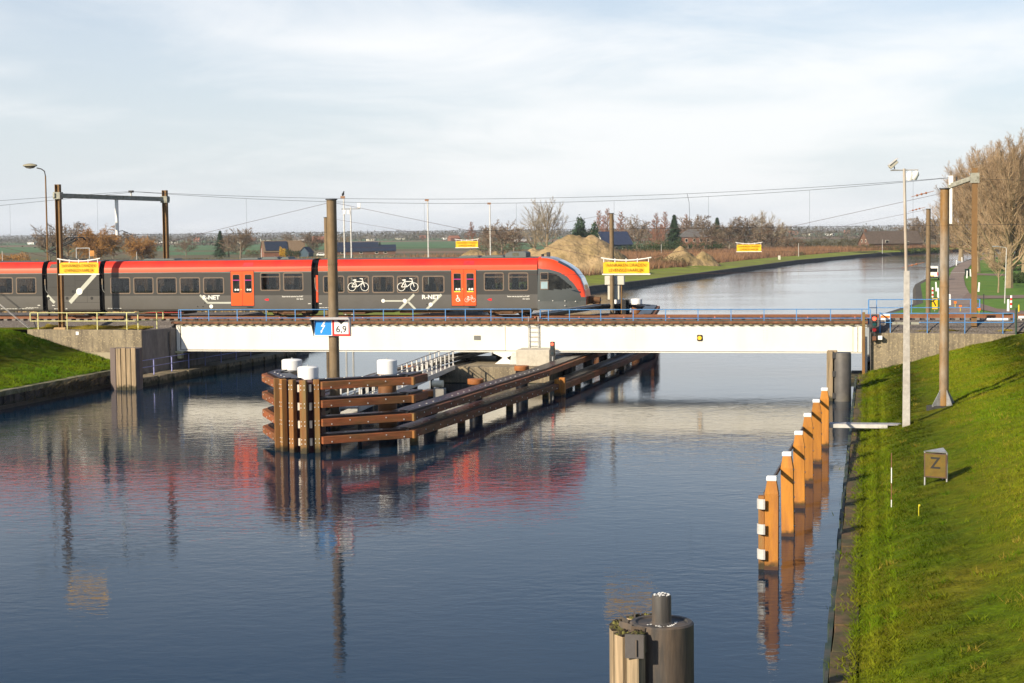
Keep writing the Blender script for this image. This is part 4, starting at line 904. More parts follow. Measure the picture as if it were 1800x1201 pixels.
# wires
def polywire(name, label, pts, r, m=wire_m, group=None):
    o0 = W(*pts[0]); o = MB().tube([W(*p) - o0 for p in pts], r, 4).build(name, m); o.location = o0; return tag(o, label, 'wire', group)
XN = TC
gs = -7.0 + pm_.x; gz = 3.3 + pm_.z + .45
def cat(s, lo):     # messenger height along the span
    t_ = (s - gs) / (50.4 - gs); return gz + (12.5 - gz) * t_ - lo * 4 * t_ * (1 - t_)
sr_ = np.linspace(gs, 50.4, 25)
polywire('messenger_wire', 'upper messenger wire spanning the canal above the contact wire', [(s, XN - .15, cat(s, .88)) for s in sr_], .011)
polywire('messenger_wire', 'lower messenger wire spanning the canal with hanging droppers', [(s, XN + .15, cat(s, 1.17)) for s in sr_], .011)
polywire('messenger_wire', 'messenger wire running off past the street lamp', [(gs, XN, gz), (-14, XN, 12.05), (-40, XN, 11.4)], .011); polywire('messenger_wire', 'lower messenger wire running off past the street lamp', [(gs, XN + .2, gz - .05), (-14, XN + .2, 11.72), (-40, XN + .2, 11.2)], .011)
polywire('messenger_wire', 'messenger wire running off behind the brown overhead line post', [(50.4, XN, 12.5), (58, XN, 12.1), (80, XN, 11.6)], .011)
polywire('contact_wire', 'straight contact wire along the track above the train', [(-60, XN, 9.58), (gs, XN + .2, 9.58), (20, XN - .2, 9.58), (50, XN + .2, 9.57), (90, XN, 9.58)], .011)
for x, yb in ((16, 0), (170, 0), (432, 0), (745, 0), (907, 0), (1079, 0), (1245, 0), (1423, 0), (1605, 0)):
    s = PL(x, 380, XN)[0]; zt_ = cat(s, 1.17) if s > gs else 11.7 + (s + 14) * .09
    wire((s, XN + .12, 9.58), (s, XN + .15, zt_), .006, name='dropper_wire', label='thin vertical dropper between messenger and contact wire', group='dropper wires of the overhead line')
s = PL(1208, 345, XN)[0]; polywire('feeder_wire', 'curved feeder jumper hanging between the two catenary wires', [(s, XN, cat(s, .88)), (s + .12, XN, 11.2), (s + .15, XN, 10.4), (s + .05, XN, 9.7)], .012)

# ---- CCTV pole on the bank
cs, cn = 47.15, -33.7; cz = zR(cs)
cc = thing('camera_pole', 'pale concrete pole with crossbar, surveillance camera and white floodlights on the grass', 'pole', cs, cn, cz - .05)
MB().add([(-.16, -.16, -.1), (.16, -.16, -.1), (.16, .16, -.1), (-.16, .16, -.1), (-.12, -.12, 6.6), (.12, -.12, 6.6), (.12, .12, 6.6), (-.12, .12, 6.6)], [(0, 1, 5, 4), (1, 2, 6, 5), (2, 3, 7, 6), (3, 0, 4, 7), (4, 5, 6, 7)]).build('concrete_shaft', M('shaft_concrete', (.43, .41, .38), .9, var=.2, scale=6, c2=(.34, .31, .27), s2=1.2), cc, bevel=.012)
zt_ = 11.95 - cz
MB().cyl((-.02, 0, 6.6), (-.12, 0, zt_), .07, .06, n=10).build('steel_mast', M('mast_steel', (.44, .41, .36), .6, .1, var=.2, c2=(.33, .22, .12), s2=.9, st=(1, 1, .3)), cc)
MB().box(-.6, .5, -.06, .06, 4.35, 4.45).build('side_bracket', beam_m, cc)
MB().cyl((-.68, 0, zt_ - .06), (.46, 0, zt_ - .06), .035, n=6).build('crossbar', galv, cc)
cb_ = MB().beam((-.72, -.1, zt_ + .05), (-.42, .02, zt_ + .33), .16, .17).build('camera_housing', M('camera_cream', (.55, .52, .42), .5), cc, bevel=.02)
MB().cyl((-.5, 0, zt_ - .06), (-.53, 0, zt_ + .1), .03, n=6).build('camera_mount', galv, cb_); MB().beam((-.76, -.12, zt_ + .14), (-.40, .03, zt_ + .43), .22, .02).build('sun_shield', galv_l, cb_)
for x, ry in ((.12, 0), (.42, .5)):
    q = MB().lathe([(.05, -.0), (.14, -.12), (.15, -.36), (.13, -.37)], 14); q.build('floodlight', capwhite, cc, loc=(x, -.08, zt_ - .12), rot=(.5, ry, 0), smooth=40)

# ---- Z board, stakes, sticks
s, n = SN(1645, 848, 1.25); zb_ = zR(s)
zs = thing('speed_board', 'weathered yellow triangular board with black Z on two legs in the grass', 'sign', s, n, zb_, rot=-.42)
yb_m = M('weathered_board_yellow', (.13, .08, .008), .75, var=.25, scale=4, c2=(.10, .08, .012), s2=2.5)
for x in (-.37, .37): MB().cyl((x, 0, -.2), (x, 0, 1.0), .03, n=6).build('leg', galv, zs)
MB().cyl((.05, .45, -.2), (.05, .45, 1.05), .03, n=6).build('leg', galv, zs)
bdz = MB().box(-.38, .38, -.045, -.01, .18, .96).build('board', M('board_brown', (.09, .05, .03), .7, var=.3), zs)
MB().box(-.34, .34, -.052, -.046, .22, .93).build('yellow_field', yb_m, bdz)
text('Z', .52, sk, bdz, (0, -.058, .64), bold=.006)
MB().add([(-.4, -.03, .99), (.4, -.03, .99), (.05, .47, 1.07), (-.4, -.05, 1.02), (.4, -.05, 1.02), (.05, .49, 1.1)], [(0, 1, 2), (3, 4, 5), (0, 1, 4, 3), (1, 2, 5, 4), (2, 0, 3, 5)]).build('top_bracket', galv, zs)
MB().beam((.38, -.02, .55), (.05, .45, .58), .02, .75).build('side_board', M('board_brown', (.09, .05, .03), .7), zs); MB().beam((-.38, -.02, .55), (.05, .45, .58), .02, .75).build('side_board', M('board_brown', (.09, .05, .03), .7), zs)
s, n = SN(1567, 882, .98); st_ = thing('marker_stake', 'white and brown banded stake in the grass near the bank edge', 'stake', s, n, zR(s))
for i, (a, b_, m) in enumerate(((-.2, .2, capwhite), (.2, .72, M('stake_brown', (.2, .1, .05), .8)), (.72, 1.2, capwhite), (1.2, 1.65, M('stake_brown', (.2, .1, .05), .8)))): MB().cyl((0, 0, a), (0, 0, b_), .016, n=6).build('band', m, st_)
s, n = SN(1615, 897, 1.2); solo(MB().cyl((0, 0, -.1), (0, 0, .33), .014, n=6).box(-.012, .04, -.015, .015, .28, .33), 'marker_peg', M('yellow_peg', (.62, .55, .03), .6), 'short bright yellow peg in the grass below the Z board', 'peg', s, n, zR(s))

# anchor wires of a line post that stands outside the picture
ap = thing('catenary_post', 'brown overhead line post on the embankment past the street lamp', 'post', -20.5, -1.2, 3.3)
ipost(ap, 0, 0, 9.6); MB().box(-.45, .45, -.35, .35, -.4, .18).build('footing', M('footing_concrete', (.36, .25, .13), .9), ap, bevel=.06)
aS, aZ = PL(51, 563, -1.3)
for e in (-.12, .12): wire((aS, -1.3 + e, 3.35), (-20.4, -1.2 + e, 11.2 - e), .016, 0, galv_l, name='anchor_wire', label='pale anchor wire slanting down to the ballast before the train', group='pair of anchor wires at the abutment')
# ================================================================== TRAIN
ZR0 = 4.0; HWT = 1.475
tr = thing('train', 'grey articulated train with red roof edge and orange doors on the swing bridge', 'train', 0, TC, ZR0)
tg_low = M('train_grey', (.10, .094, .084), .35, var=.10, scale=.8, c2=(.10, .095, .088), s2=.5, spec=.5, coat=.15)
tg_dark = M('train_dark_band', (.042, .040, .036), .35, var=.10, scale=.8, spec=.5, coat=.15)
t_red = M('train_red', (.62, .032, .014), .45, var=.08, scale=.6, c2=(.50, .02, .016), s2=.5, spec=.3, coat=.05)
t_org = M('train_orange_red', (.70, .070, .016), .42, var=.06, scale=.6, spec=.35, coat=.1)
t_door = M('train_door_orange', (.80, .088, .004), .35, var=.04, spec=.5, coat=.3)
t_line = M('train_grey_green_line', (.10, .12, .10), .5)
t_roof = M('train_roof_grey', (.10, .11, .105), .6, var=.25)
t_frame = M('window_rubber_tan', (.17, .125, .09), .6, var=.15)
t_stripe = M('train_stripe', (.46, .47, .40), .45, var=.05)
t_white = M('train_white', (.80, .79, .72), .45, var=.03)
t_under = M('underframe_rust', (.12, .06, .028), .8, var=.4, scale=3)
t_wheel = M('wheel_steel', (.045, .035, .03), .6, var=.3)
pane_m = bpy.data.materials.new('tinted_train_pane'); pane_m.use_nodes = True; _t = pane_m.node_tree; _t.nodes.clear()
_tr = _t.nodes.new('ShaderNodeBsdfTransparent'); _tr.inputs[0].default_value = (.42, .44, .42, 1); _gl = _t.nodes.new('ShaderNodeBsdfGlossy'); _gl.inputs['Roughness'].default_value = .03; _gl.inputs[0].default_value = (.9, .95, 1, 1)
_mx = _t.nodes.new('ShaderNodeMixShader'); _mx.inputs[0].default_value = .07; _o = _t.nodes.new('ShaderNodeOutputMaterial')
_t.links.new(_tr.outputs[0], _mx.inputs[1]); _t.links.new(_gl.outputs[0], _mx.inputs[2]); _t.links.new(_mx.outputs[0], _o.inputs[0])
gl2 = M('train_glass', (.010, .011, .011), .06, var=.7, scale=1.6, c2=(.032, .032, .028), s2=2.2, thr=.55, soft=.08, spec=.3)
def PT(x, y): s, z = PL(x, y, TC - HWT); return s, z - ZR0
zr = lambda y, x=350: PT(x, y)[1]
Z_BOT, Z_MID, Z_LINE, Z_RED = .43, 1.43, 2.955, 3.02
def side_prof():      # (y outward half width, z) from sill to roof edge
    return [(1.36, Z_BOT - .04), (1.455, Z_BOT + .08), (HWT, .75), (HWT, Z_MID)]
ROOFP = [(HWT - .004, Z_RED), (1.462, 3.20), (1.435, 3.335), (1.30, 3.60), (1.14, 3.77)]
def strip(prof, s0, s1, sg):
    q = MB(); k = len(prof); ss = np.linspace(s0, s1, max(2, int(abs(s1 - s0) / 2) + 1))
    q.add([(s, -sg * y, z) for s in ss for y, z in prof], [((j * k + i), (j * k + i + 1), ((j + 1) * k + i + 1), ((j + 1) * k + i)) if sg < 0 else ((j * k + i), ((j + 1) * k + i), ((j + 1) * k + i + 1), (j * k + i + 1)) for j in range(len(ss) - 1) for i in range(k - 1)])
    return q
WIN = [(28, 64), (-15, 23), (193.8, 229.3), (234.3, 270), (275.2, 311), (315.7, 352), (357, 394), (457.4, 493), (497.8, 533.5), (567.8, 605.5), (610.8, 648.7), (654, 693), (697.7, 736), (742, 781.5), (850.4, 886), (893.4, 929)]
def win_rect(a, b_):
    hi = 457 < a < 500 or a > 840
    yt, yb = (487.5, 517.0) if a < 400 else (484.5, 514.5)
    if a > 560: yt, yb = 484.8, 515.2
    if hi: yt, yb = 479, 511.5
    return PT(a, 500)[0], PT(b_, 500)[0], zr(yb, (a + b_) / 2), zr(yt, (a + b_) / 2), hi
SL0 = PT(78.6, 500)[0] - 18.0
HOLES = [win_rect(*w_)[:4] for w_ in WIN] + [(SL0 + 4.2 + i * 1.6, SL0 + 5.6 + i * 1.6, zr(517), zr(487.5)) for i in range(6)]
def band(s0, s1, sg):      # side wall at window height with the openings left out
    q = MB(); x = s0; f = (lambda a, b_, c, d: q.add([(a, -sg * HWT, c), (b_, -sg * HWT, c), (b_, -sg * HWT, d), (a, -sg * HWT, d)], [(0, 1, 2, 3) if sg > 0 else (3, 2, 1, 0)]))
    for a, b_, c, d in sorted(h for h in HOLES if h[0] > s0 and h[1] < s1):
        a += .05; b_ -= .05; c += .05; d -= .05
        f(x, a, Z_MID, Z_LINE); f(a, b_, Z_MID, c); f(a, b_, d, Z_LINE); x = b_
    f(x, s1, Z_MID, Z_LINE); return q
inner_m = M('train_interior_grey', (.30, .30, .28), .8, var=.1); seat_m = M('seat_navy', (.02, .025, .05), .8, var=.2); cabin_floor = M('cabin_floor', (.06, .06, .06), .8)
def interior(s0, s1):
    MB().box(s0 + .05, s1 - .05, -1.34, 1.34, .5, .58).build('cabin_floor', cabin_floor, tr)
    MB().box(s0 + .05, s1 - .05, -1.25, 1.25, 2.75, 2.8).build('cabin_ceiling', inner_m, tr)
    q = MB(); s = s0 + .5
    while s < s1 - .9:
        for e in (-.92, .92):
            q.box(s, s + .1, e - .42, e + .42, .9, 1.95); q.box(s, s + .5, e - .42, e + .42, .95, 1.05); q.box(s + .01, s + .09, e - .3, e + .3, 1.95, 2.08)
        s += 1.62 if random.random() < .5 else .95
    q.build('seat_rows', seat_m, tr, kind='stuff')
def car(s0, s1):
    if s1 - s0 > 6: interior(s0, s1)

    for sg in (1, -1):
        strip(side_prof(), s0, s1, sg).build('lower_side', tg_low, tr, smooth=30)
        band(s0, s1, sg).build('window_band', tg_dark, tr)
        strip([(HWT + .002, Z_LINE), (HWT - .004, Z_RED)], s0, s1, sg).build('cant_line', t_line, tr)
        strip(ROOFP[:3], s0, s1, sg).build('roof_edge', t_org, tr, smooth=30)
        strip(ROOFP[2:], s0, s1, sg).build('roof_slope', t_red, tr, smooth=30)
        q = MB()
        for s in np.arange(s0 + 2.8, s1 - .5, 3.6): q.add([(s, -sg * (y + .003), z) for y, z in ROOFP[2:]] + [(s + .015, -sg * (y + .003), z) for y, z in ROOFP[2:]], [(0, 1, 4, 3), (1, 2, 5, 4)])
        q.build('roof_seam', M('seam_dark_red', (.22, .012, .012), .6), tr, kind='stuff')
    MB().add([(s0, -1.14, 3.77), (s1, -1.14, 3.77), (s1, -.5, 3.84), (s0, -.5, 3.84), (s1, .5, 3.84), (s0, .5, 3.84), (s1, 1.14, 3.77), (s0, 1.14, 3.77)], [(0, 1, 2, 3), (3, 2, 4, 5), (5, 4, 6, 7)]).build('roof_top', t_roof, tr)
    MB().add([(s0, -1.36, Z_BOT - .04), (s1, -1.36, Z_BOT - .04), (s1, 1.36, Z_BOT - .04), (s0, 1.36, Z_BOT - .04)], [(3, 2, 1, 0)]).build('floor_pan', dark_steel, tr)
    for s in (s0, s1):
        pr = side_prof() + [(HWT, Z_LINE)] + ROOFP; pts = [(-y, z) for y, z in pr] + [(y, z) for y, z in pr[::-1]]
        MB().add([(s, y, z) for y, z in pts], [tuple(range(len(pts)))]).build('end_wall', dark_steel, tr)
sG0 = PT(78.6, 500)[0]; sG1 = PT(179, 500)[0]; sG2 = PT(553.4, 500)[0]; sNose = PT(944.6, 500)[0]
gw_ = .19
SL0 = sG0 - 18.0
cars = [(SL0 + 3.1, sG0 - gw_), (sG0 + gw_, sG1 - gw_), (sG1 + gw_, sG2 - gw_ - .05), (sG2 + gw_ + .05, sNose)]
for a, b_ in cars: car(a, b_)
# bellows
for sg_ in (sG0, sG1, sG2):
    q = MB(); pr = [(1.30, .5), (1.34, 1.2), (1.34, 2.9), (1.25, 3.3), (.95, 3.62), (0, 3.68)]; k = len(pr); ss = np.linspace(sg_ - gw_ - .06, sg_ + gw_ + .06, 9)
    full = [(-y, z) for y, z in pr] + [(y, z) for y, z in pr[::-1]]; kk = len(full)
    q.add([(s, y * (1 - .05 * (i % 2)), z * (1 - .015 * (i % 2))) for i, s in enumerate(ss) for y, z in full], [(j * kk + i, (j + 1) * kk + i, (j + 1) * kk + i + 1, j * kk + i + 1) for j in range(8) for i in range(kk - 1)])
    q.build('gangway_bellows', black_m, tr)
    MB().box(sg_ - .03, sg_ + .03, -1.44, -1.40, 2.2, 2.6).build('cable_box', M('cable_box_tan', (.25, .19, .13), .6), tr)
    MB().tube([(sg_ + .0, -1.42, 2.2), (sg_ + .02, -1.43, 1.9), (sg_ + .1, -1.43, 1.72), (sg_ + .2, -1.42, 1.66)], .02, 5).build('jumper_cable', M('cable_grey', (.3, .3, .28), .6), tr)
MB().box(sG2 + .06, sG2 + .2, -1.42, -1.32, .95, 2.75).build('gangway_trim', t_org, tr)

def rrect(x0, x1, z0, z1, r, k=4):
    pts = []
    for cx_, cz_, a0 in ((x1 - r, z0 + r, -90), (x1 - r, z1 - r, 0), (x0 + r, z1 - r, 90), (x0 + r, z0 + r, 180)):
        for i in range(k + 1): a = math.radians(a0 + 90 * i / k); pts.append((cx_ + r * math.cos(a), cz_ + r * math.sin(a)))
    return pts
def mirror_y(me):  # same window for the far side
    m2 = me.copy(); m2.transform(Matrix.Scale(-1, 4, (0, 1, 0))); m2.flip_normals(); return m2
def window(x0, x1, z0, z1, vent=False):
    fo = rrect(x0, x1, z0, z1, .13); fi = rrect(x0 + .075, x1 - .075, z0 + .075, z1 - .075, .08); n_ = len(fo)
    q = MB().add([(x, -HWT - .012, z) for x, z in fo] + [(x, -HWT - .012, z) for x, z in fi] + [(x, -HWT + .01, z) for x, z in fo], [(i, (i + 1) % n_, n_ + (i + 1) % n_, n_ + i) for i in range(n_)] + [(2 * n_ + i, 2 * n_ + (i + 1) % n_, (i + 1) % n_, i) for i in range(n_)])
    wme = q.mesh('window'); wme.materials.append(t_frame)
    pme = MB().add([(x, -HWT - .006, z) for x, z in fi], [tuple(range(n_))]).mesh('pane'); pme.materials.append(pane_m)
    wo = put('window', wme, None, tr); put('pane', pme, None, wo)
    vme = None
    if vent:
        zc = z1 - .30; vme = MB().box(x0 + .08, x1 - .08, -HWT - .014, -HWT - .007, zc - .02, zc + .02).mesh('vent_bar'); vme.materials.append(t_frame); put('vent_bar', vme, None, wo)
    wo2 = put('window', mirror_y(wme), None, tr); put('pane', mirror_y(pme), None, wo2)
    return wo
bike_wins = []
for a, b_ in WIN:
    s0, s1, zb_, zt_, hi = win_rect(a, b_); w_ = window(s0, s1, zb_, zt_, hi)
    if abs(a - 610.8) < 1 or abs(a - 697.7) < 1: bike_wins.append((w_, (s0 + s1) / 2, (zt_ + zb_) / 2))
# windows of the car that leaves the picture
for i in range(6): s = SL0 + 4.2 + i * 1.6; window(s, s + 1.4, zr(517), zr(487.5))
def bicycle(par, cx_, cz_, k, y, m):
    q = MB(); r = .30 * k
    def ring(x, z, R_, w_=.035):
        n_ = 22; vs = []
        for i in range(n_):
            a = 2 * math.pi * i / n_
            for rr in (R_, R_ - w_ * k): vs.append((x + rr * math.cos(a), y, z + rr * math.sin(a)))
        q.add(vs, [(2 * i, 2 * ((i + 1) % n_), 2 * ((i + 1) % n_) + 1, 2 * i + 1) for i in range(n_)])
    def bar(a, b_, w_=.04):
        a = Vector(a); b_ = Vector(b_); d = (b_ - a).normalized(); p = Vector((-d.y, d.x)) * w_ * k / 2
        q.add([(v.x * 1.0, y, v.y) for v in (a - p, b_ - p, b_ + p, a + p)], [(0, 1, 2, 3)])
    P = lambda x, z: (cx_ + x * k, cz_ + z * k)
    ring(*P(-.48, -.18), r); ring(*P(.48, -.18), r)
    for a, b_ in (((-.48, -.18), (-.24, .22)), ((-.48, -.18), (-.08, -.18)), ((-.08, -.18), (-.24, .22)), ((-.24, .2), (.32, .2)), ((-.08, -.18), (.36, .15)), ((.30, .38), (.48, -.18)), ((-.27, .3), (-.2, .12)), ((.30, .38), (.12, .42)), ((.2, .42), (.34, .40))): bar(P(*a), P(*b_), .05)
    bar(P(-.4, .3), P(-.14, .31), .09)
    return q.build('bicycle_symbol', m, par)
for w_, cx_, cz_ in bike_wins:
    bicycle(w_, cx_, cz_, .92, -HWT - .016, t_white)
    q = MB(); 
    for sg_ in (-1, 1): q.beam((cx_ + sg_ * .62, -HWT - .014, cz_ + .48), (cx_ + sg_ * .3, -HWT - .014, cz_ + .26), .004, .025)
    q.build('window_mark', t_frame, w_)

def door(xa, xb, yt, yb, icons=False):
    s0, s1 = PT(xa, 500)[0], PT(xb, 500)[0]; zt_, zb_ = zr(yt, xa), zr(yb, xa); sm_ = (s0 + s1) / 2
    for sg_ in (1, -1):
        mk = lambda q, nm, m, par: put(nm, (lambda me: (me.materials.append(m), me)[1])(q.mesh(nm) if sg_ > 0 else mirror_y(q.mesh(nm))), None, par)
        d_ = mk(MB().box(s0, sm_ - .012, -HWT - .02, -HWT + .01, zb_, zt_), 'door', t_door, tr); d2 = mk(MB().box(sm_ + .012, s1, -HWT - .02, -HWT + .01, zb_, zt_), 'door', t_door, tr)
        mk(MB().box(s0 - .03, s1 + .03, -HWT - .006, -HWT + .005, zb_ - .05, zt_ + .02), 'door_seal', black_m, tr)
        mk(MB().box(s1 - .5, s1 - .1, -HWT - .05, -HWT, zb_ - .12, zb_ - .07), 'footstep', black_m, tr)
        hw_ = (s1 - s0) / 2
        for dd_, a, b_ in ((d_, s0 + .11 * hw_ / .75, sm_ - .17), (d2, sm_ + .17, s1 - .11 * hw_ / .75)):
            z0_ = zb_ + (zt_ - zb_) * .36; z1_ = zt_ - .24
            rr = rrect(a, b_, z0_, z1_, .1); ri = rrect(a + .035, b_ - .035, z0_ + .035, z1_ - .035, .08); n_ = len(rr)
            mk(MB().add([(x, -HWT - .024, z) for x, z in rr], [tuple(range(n_))]), 'seal', t_frame, dd_)
            pn = mk(MB().add([(x, -HWT - .028, z) for x, z in ri], [tuple(range(n_))]), 'pane', gl2, dd_)
            if sg_ > 0:
                mk(MB().box(a + .035, b_ - .035, -HWT - .033, -HWT - .029, z1_ - .42, z1_ - .36), 'magenta_strip', M('magenta_strip', (.42, .02, .22), .4), dd_)
                q = MB(); cc_ = (a + b_) / 2
                for e in (-.09, .09): disc(q, cc_ + e + .04, z0_ + .22, .075, -HWT - .033, -HWT - .029, 12)
                mk(q, 'round_stickers', t_white, dd_)
                if icons: mk(MB().box(a + .05, b_ - .05, -HWT - .033, -HWT - .029, z0_ + .03, z0_ + .11), 'yellow_strip', M('yellow_strip', (.7, .6, .03), .5), dd_)
        if sg_ > 0: 
            q = MB(); disc(q, sm_ - .08, zb_ + (zt_ - zb_) * .46, .035, -HWT - .03, -HWT - .02, 8); mk(q, 'door_button', M('button_yellow', (.8, .6, .1), .4), d_)
    if icons:
        zc = zb_ + (zt_ - zb_) * .19
        bicycle(d2, (sm_ + s1) / 2, zc, .46, -HWT - .026, t_white)
        q = MB(); cx_ = (s0 + sm_) / 2; n_ = 16; y = -HWT - .026
        vs = []
        for i in range(n_ + 1):
            a = math.radians(100 + 300 * i / n_)
            for rr in (.135, .095): vs.append((cx_ + rr * math.cos(a), y, zc - .06 + rr * math.sin(a)))
        q.add(vs, [(2 * i, 2 * i + 2, 2 * i + 3, 2 * i + 1) for i in range(n_)])
        q.beam((cx_ - .02, y, zc + .16), (cx_, y, zc - .03), .004, .05); q.beam((cx_ - .02, y, zc - .02), (cx_ + .1, y, zc - .02), .004, .045); q.beam((cx_ + .09, y, zc - .02), (cx_ + .15, y, zc - .16), .004, .045); q.beam((cx_ - .02, y, zc + .08), (cx_ + .08, y, zc + .08), .004, .035)
        disc(q, cx_ - .03, zc + .2, .04, y - .002, y + .002, 10); q.build('wheelchair_symbol', t_white, d_)
door(406, 446, 476.3, 537.4); door(794, 836.6, 474, 537.3, True)
s_ = SL0 + 15.4
# graphics
YG = -HWT - .006
def gline(pts, wpx=5, m=t_stripe, name='route_stripe'):
    q = MB(); P = [PT(x, y) for x, y in pts]; wv = wpx / 26.0
    for (a0, a1), (b0, b1) in zip(P[:-1], P[1:]):
        d = Vector((b0 - a0, b1 - a1)).normalized(); p = Vector((-d.y, d.x)) * wv / 2
        q.add([(a0 - p.x, YG, a1 - p.y), (b0 - p.x, YG, b1 - p.y), (b0 + p.x, YG, b1 + p.y), (a0 + p.x, YG, a1 + p.y)], [(0, 1, 2, 3)])
    return q.build(name, m, tr)
def gdisc(x, y, rpx, m=t_white, name='route_dot', lift=.003):
    s, z = PT(x, y); q = MB(); disc(q, s, z, rpx / 25.5, YG - lift, YG + .003, 18); return q.build(name, m, tr)
gline([(167.5, 482), (123, 532)], 7.2); gdisc(139.5, 512.5, 5.9)
gline([(83.5, 519.5), (96, 532.5)], 5)
gline([(351.5, 519), (365.5, 532.8)], 3.2); gline([(364.8, 532.5), (406, 532.5)], 3.0); gdisc(371.3, 538.8, 3.4)
gline([(674, 529.2), (712, 529.2)], 2.6); gdisc(673.5, 529, 3.2); gdisc(711.5, 529, 3.5)
gline([(728, 517.8), (702, 544)], 4); gline([(716, 529), (730.5, 544)], 3.4)
gline([(776, 517.8), (750, 544)], 4); gdisc(757, 535.5, 3.4)
for x, y in ((128.5, 512.7), (118, 524.5), (161.5, 524.5), (85.5, 524.8)): gdisc(x, y, 2.7, black_m, 'vent_dot', .002)
for x, y in ((347.5, 539), (357, 539), (360, 533), (715, 535.5), (750.5, 535.5)): gdisc(x, y, 1.1, black_m, 'vent_dot', .002)
for (x, y, sz) in ((371, 523.4, 7.2), (757, 522.6, 7.0)):
    s, z = PT(x, y); text('R-NET', sz / 25.5 * 1.38, t_white, tr, (s, YG - .004, z), bold=.012, sx=1.12)
for x, y in ((533, 521.4), (931, 521.2)):
    s, z = PT(x, y); text('Reizen met de zekerheid van R-NET', .135, t_white, tr, (s, YG - .004, z), align='RIGHT', sx=.74, bold=.002); s, z = PT(x, y + 4.2); text('door qbuzz', .135, t_white, tr, (s, YG - .004, z), align='RIGHT', sx=.74, bold=.002)
q = MB()
for x, y, w_ in ((544, 534, 5), (563.5, 534, 5), (68.5, 536.8, 5), (94, 537.2, 5), (97, 543, 4), (117, 543, 3)):
    s, z = PT(x, y); q.box(s - w_ / 51, s + w_ / 51, YG - .004, YG, z - .02, z + .02)
for x, y, n_ in ((190, 542.3, 24), (562, 541, 20), (2, 543, 30), (34, 542.8, 26), (46, 541, 22), (96, 543, 12)):
    for i in range(n_):
        if i % 5 != 4: s, z = PT(x + i, y); q.box(s - .012, s + .012, YG - .004, YG, z - .025, z + .022)
q.build('small_print', t_white, tr, kind='stuff')
q = MB()
for x, y in ((470, 527), (862, 526.8)):
    s, z = PT(x, y); q.prism([(s - .22, z), (s - .06, z - .07), (s + .1, z - .07), (s + .1, z + .07), (s - .06, z + .07)], YG - .004, YG)
q.build('red_arrow', M('arrow_red', (.7, .01, .02), .4), tr)
# power car: panel joints and roof louvre
q = MB()
for x, y0, y1 in ((131.5, 483, 532), (152.5, 494, 532), (105, 483, 505)):
    s, z0 = PT(x, y1); s, z1 = PT(x, y0); q.box(s - .008, s + .008, YG + .002, YG + .005, z0, z1)
for y, x0, x1 in ((493.5, 131.5, 152.5), (505, 84, 112), (532, 112, 175), (509, 152.5, 175), (503, 112, 131.5)):
    s0, z = PT(x0, y); s1, _ = PT(x1, y); q.box(s0, s1, YG + .002, YG + .005, z - .008, z + .008)
q.build('panel_joint', black_m, tr, kind='stuff')
def roof_patch(x0, x1, y0, y1, m, nm):
    s0 = PT(x0, 465)[0]; s1 = PT(x1, 465)[0]
    MB().add([(s0, -1.43, 3.36), (s1, -1.43, 3.36), (s1, -1.30, 3.62), (s0 + .1, -1.30, 3.62)], [(0, 1, 2, 3)]).build(nm, m, tr)
roof_patch(86, 104, 464, 474, M('louvre_dark', (.10, .085, .07), .7, var=.4, scale=8), 'roof_louvre')
deepred = M('deep_red', (.45, .008, .018), .4)
roof_patch(425, 444, 458, 468, deepred, 'roof_hatch'); roof_patch(813, 833, 456, 465, deepred, 'roof_hatch')
# roof equipment
rg = M('roof_box_grey', (.12, .135, .13), .6, var=.25, c2=(.09, .11, .11), s2=2)
for x0, x1, yt in ((412, 448, 454.5), (450, 483, 452.0), (484, 502, 452), (798, 838, 449.8), (838, 882, 449.5), (240, 300, 458)):
    s0 = PT(x0, 455)[0]; s1 = PT(x1, 455)[0]; zt_ = PL((x0 + x1) / 2, yt, TC - .6)[1] - ZR0
    MB().prism([(s0, 3.8), (s1, 3.8), (s1 - .12, max(zt_, 3.92)), (s0 + .25, max(zt_, 3.92))], -.7, .7).build('roof_unit', rg, tr, bevel=.02)
s0 = PT(883.5, 450)[0]; s1 = PT(921, 450)[0]; zt_ = PL(900, 442.5, TC - .6)[1] - ZR0
ac = MB().prism([(s0, 3.78), (s1, 3.78), (s1, zt_ - .08), (s1 - .12, zt_), (s0 + .3, zt_), (s0, zt_ - .15)], -.75, .75).build('air_conditioner', rg, tr, bevel=.02)
MB().box(s0 + .5, s1 - .5, -.762, -.752, 3.9, zt_ - .08).build('grille', M('grille_olive', (.10, .10, .07), .7, var=.4, scale=9), ac)
s0, z0 = PT(946, 451); MB().box(s0 - .03, s0 + .05, -.3, .3, 3.7, 4.0).box(s0 + .05, s0 + .5, -.05, .05, 3.98, 4.03).box(s0 + .3, s0 + .5, -.15, .15, 3.85, 4.12).build('antenna', dark_steel, tr)
# pantograph
s0 = (sG0 + sG1) / 2
def PN(x, y): s, z = PL(x, y, TC); return (s, z - ZR0)
pg = MB()
kx, kz = PN(86, 442); hx, hz = PN(132, 418.5); bx, bz = PN(115, 456)
for e in (-.35, .35):
    pg.tube([(bx + .3, e, 3.85), (kx, e * .6, kz), (hx, e * .9, hz - .1)], .06, 6)
pg.tube([(bx + 1.1, 0, 3.9), (kx + .3, 0, kz - .1)], .025, 6); pg.box(bx - .4, bx + 1.5, -.6, .6, 3.84, 3.95)
pan = pg.build('pantograph', dark_steel, tr)
q = MB()
for dx in (-.28, .28): q.tube([(hx + dx, -.95, hz - .12), (hx + dx, -.65, hz + .02), (hx + dx, .65, hz + .02), (hx + dx, .95, hz - .12)], .05, 6)
q.box(hx - .6, hx + .6, -.6, -.55, hz - .02, hz + .03).box(hx - .6, hx + .6, .55, .6, hz - .02, hz + .03); q.build('collector_head', dark_steel, pan)
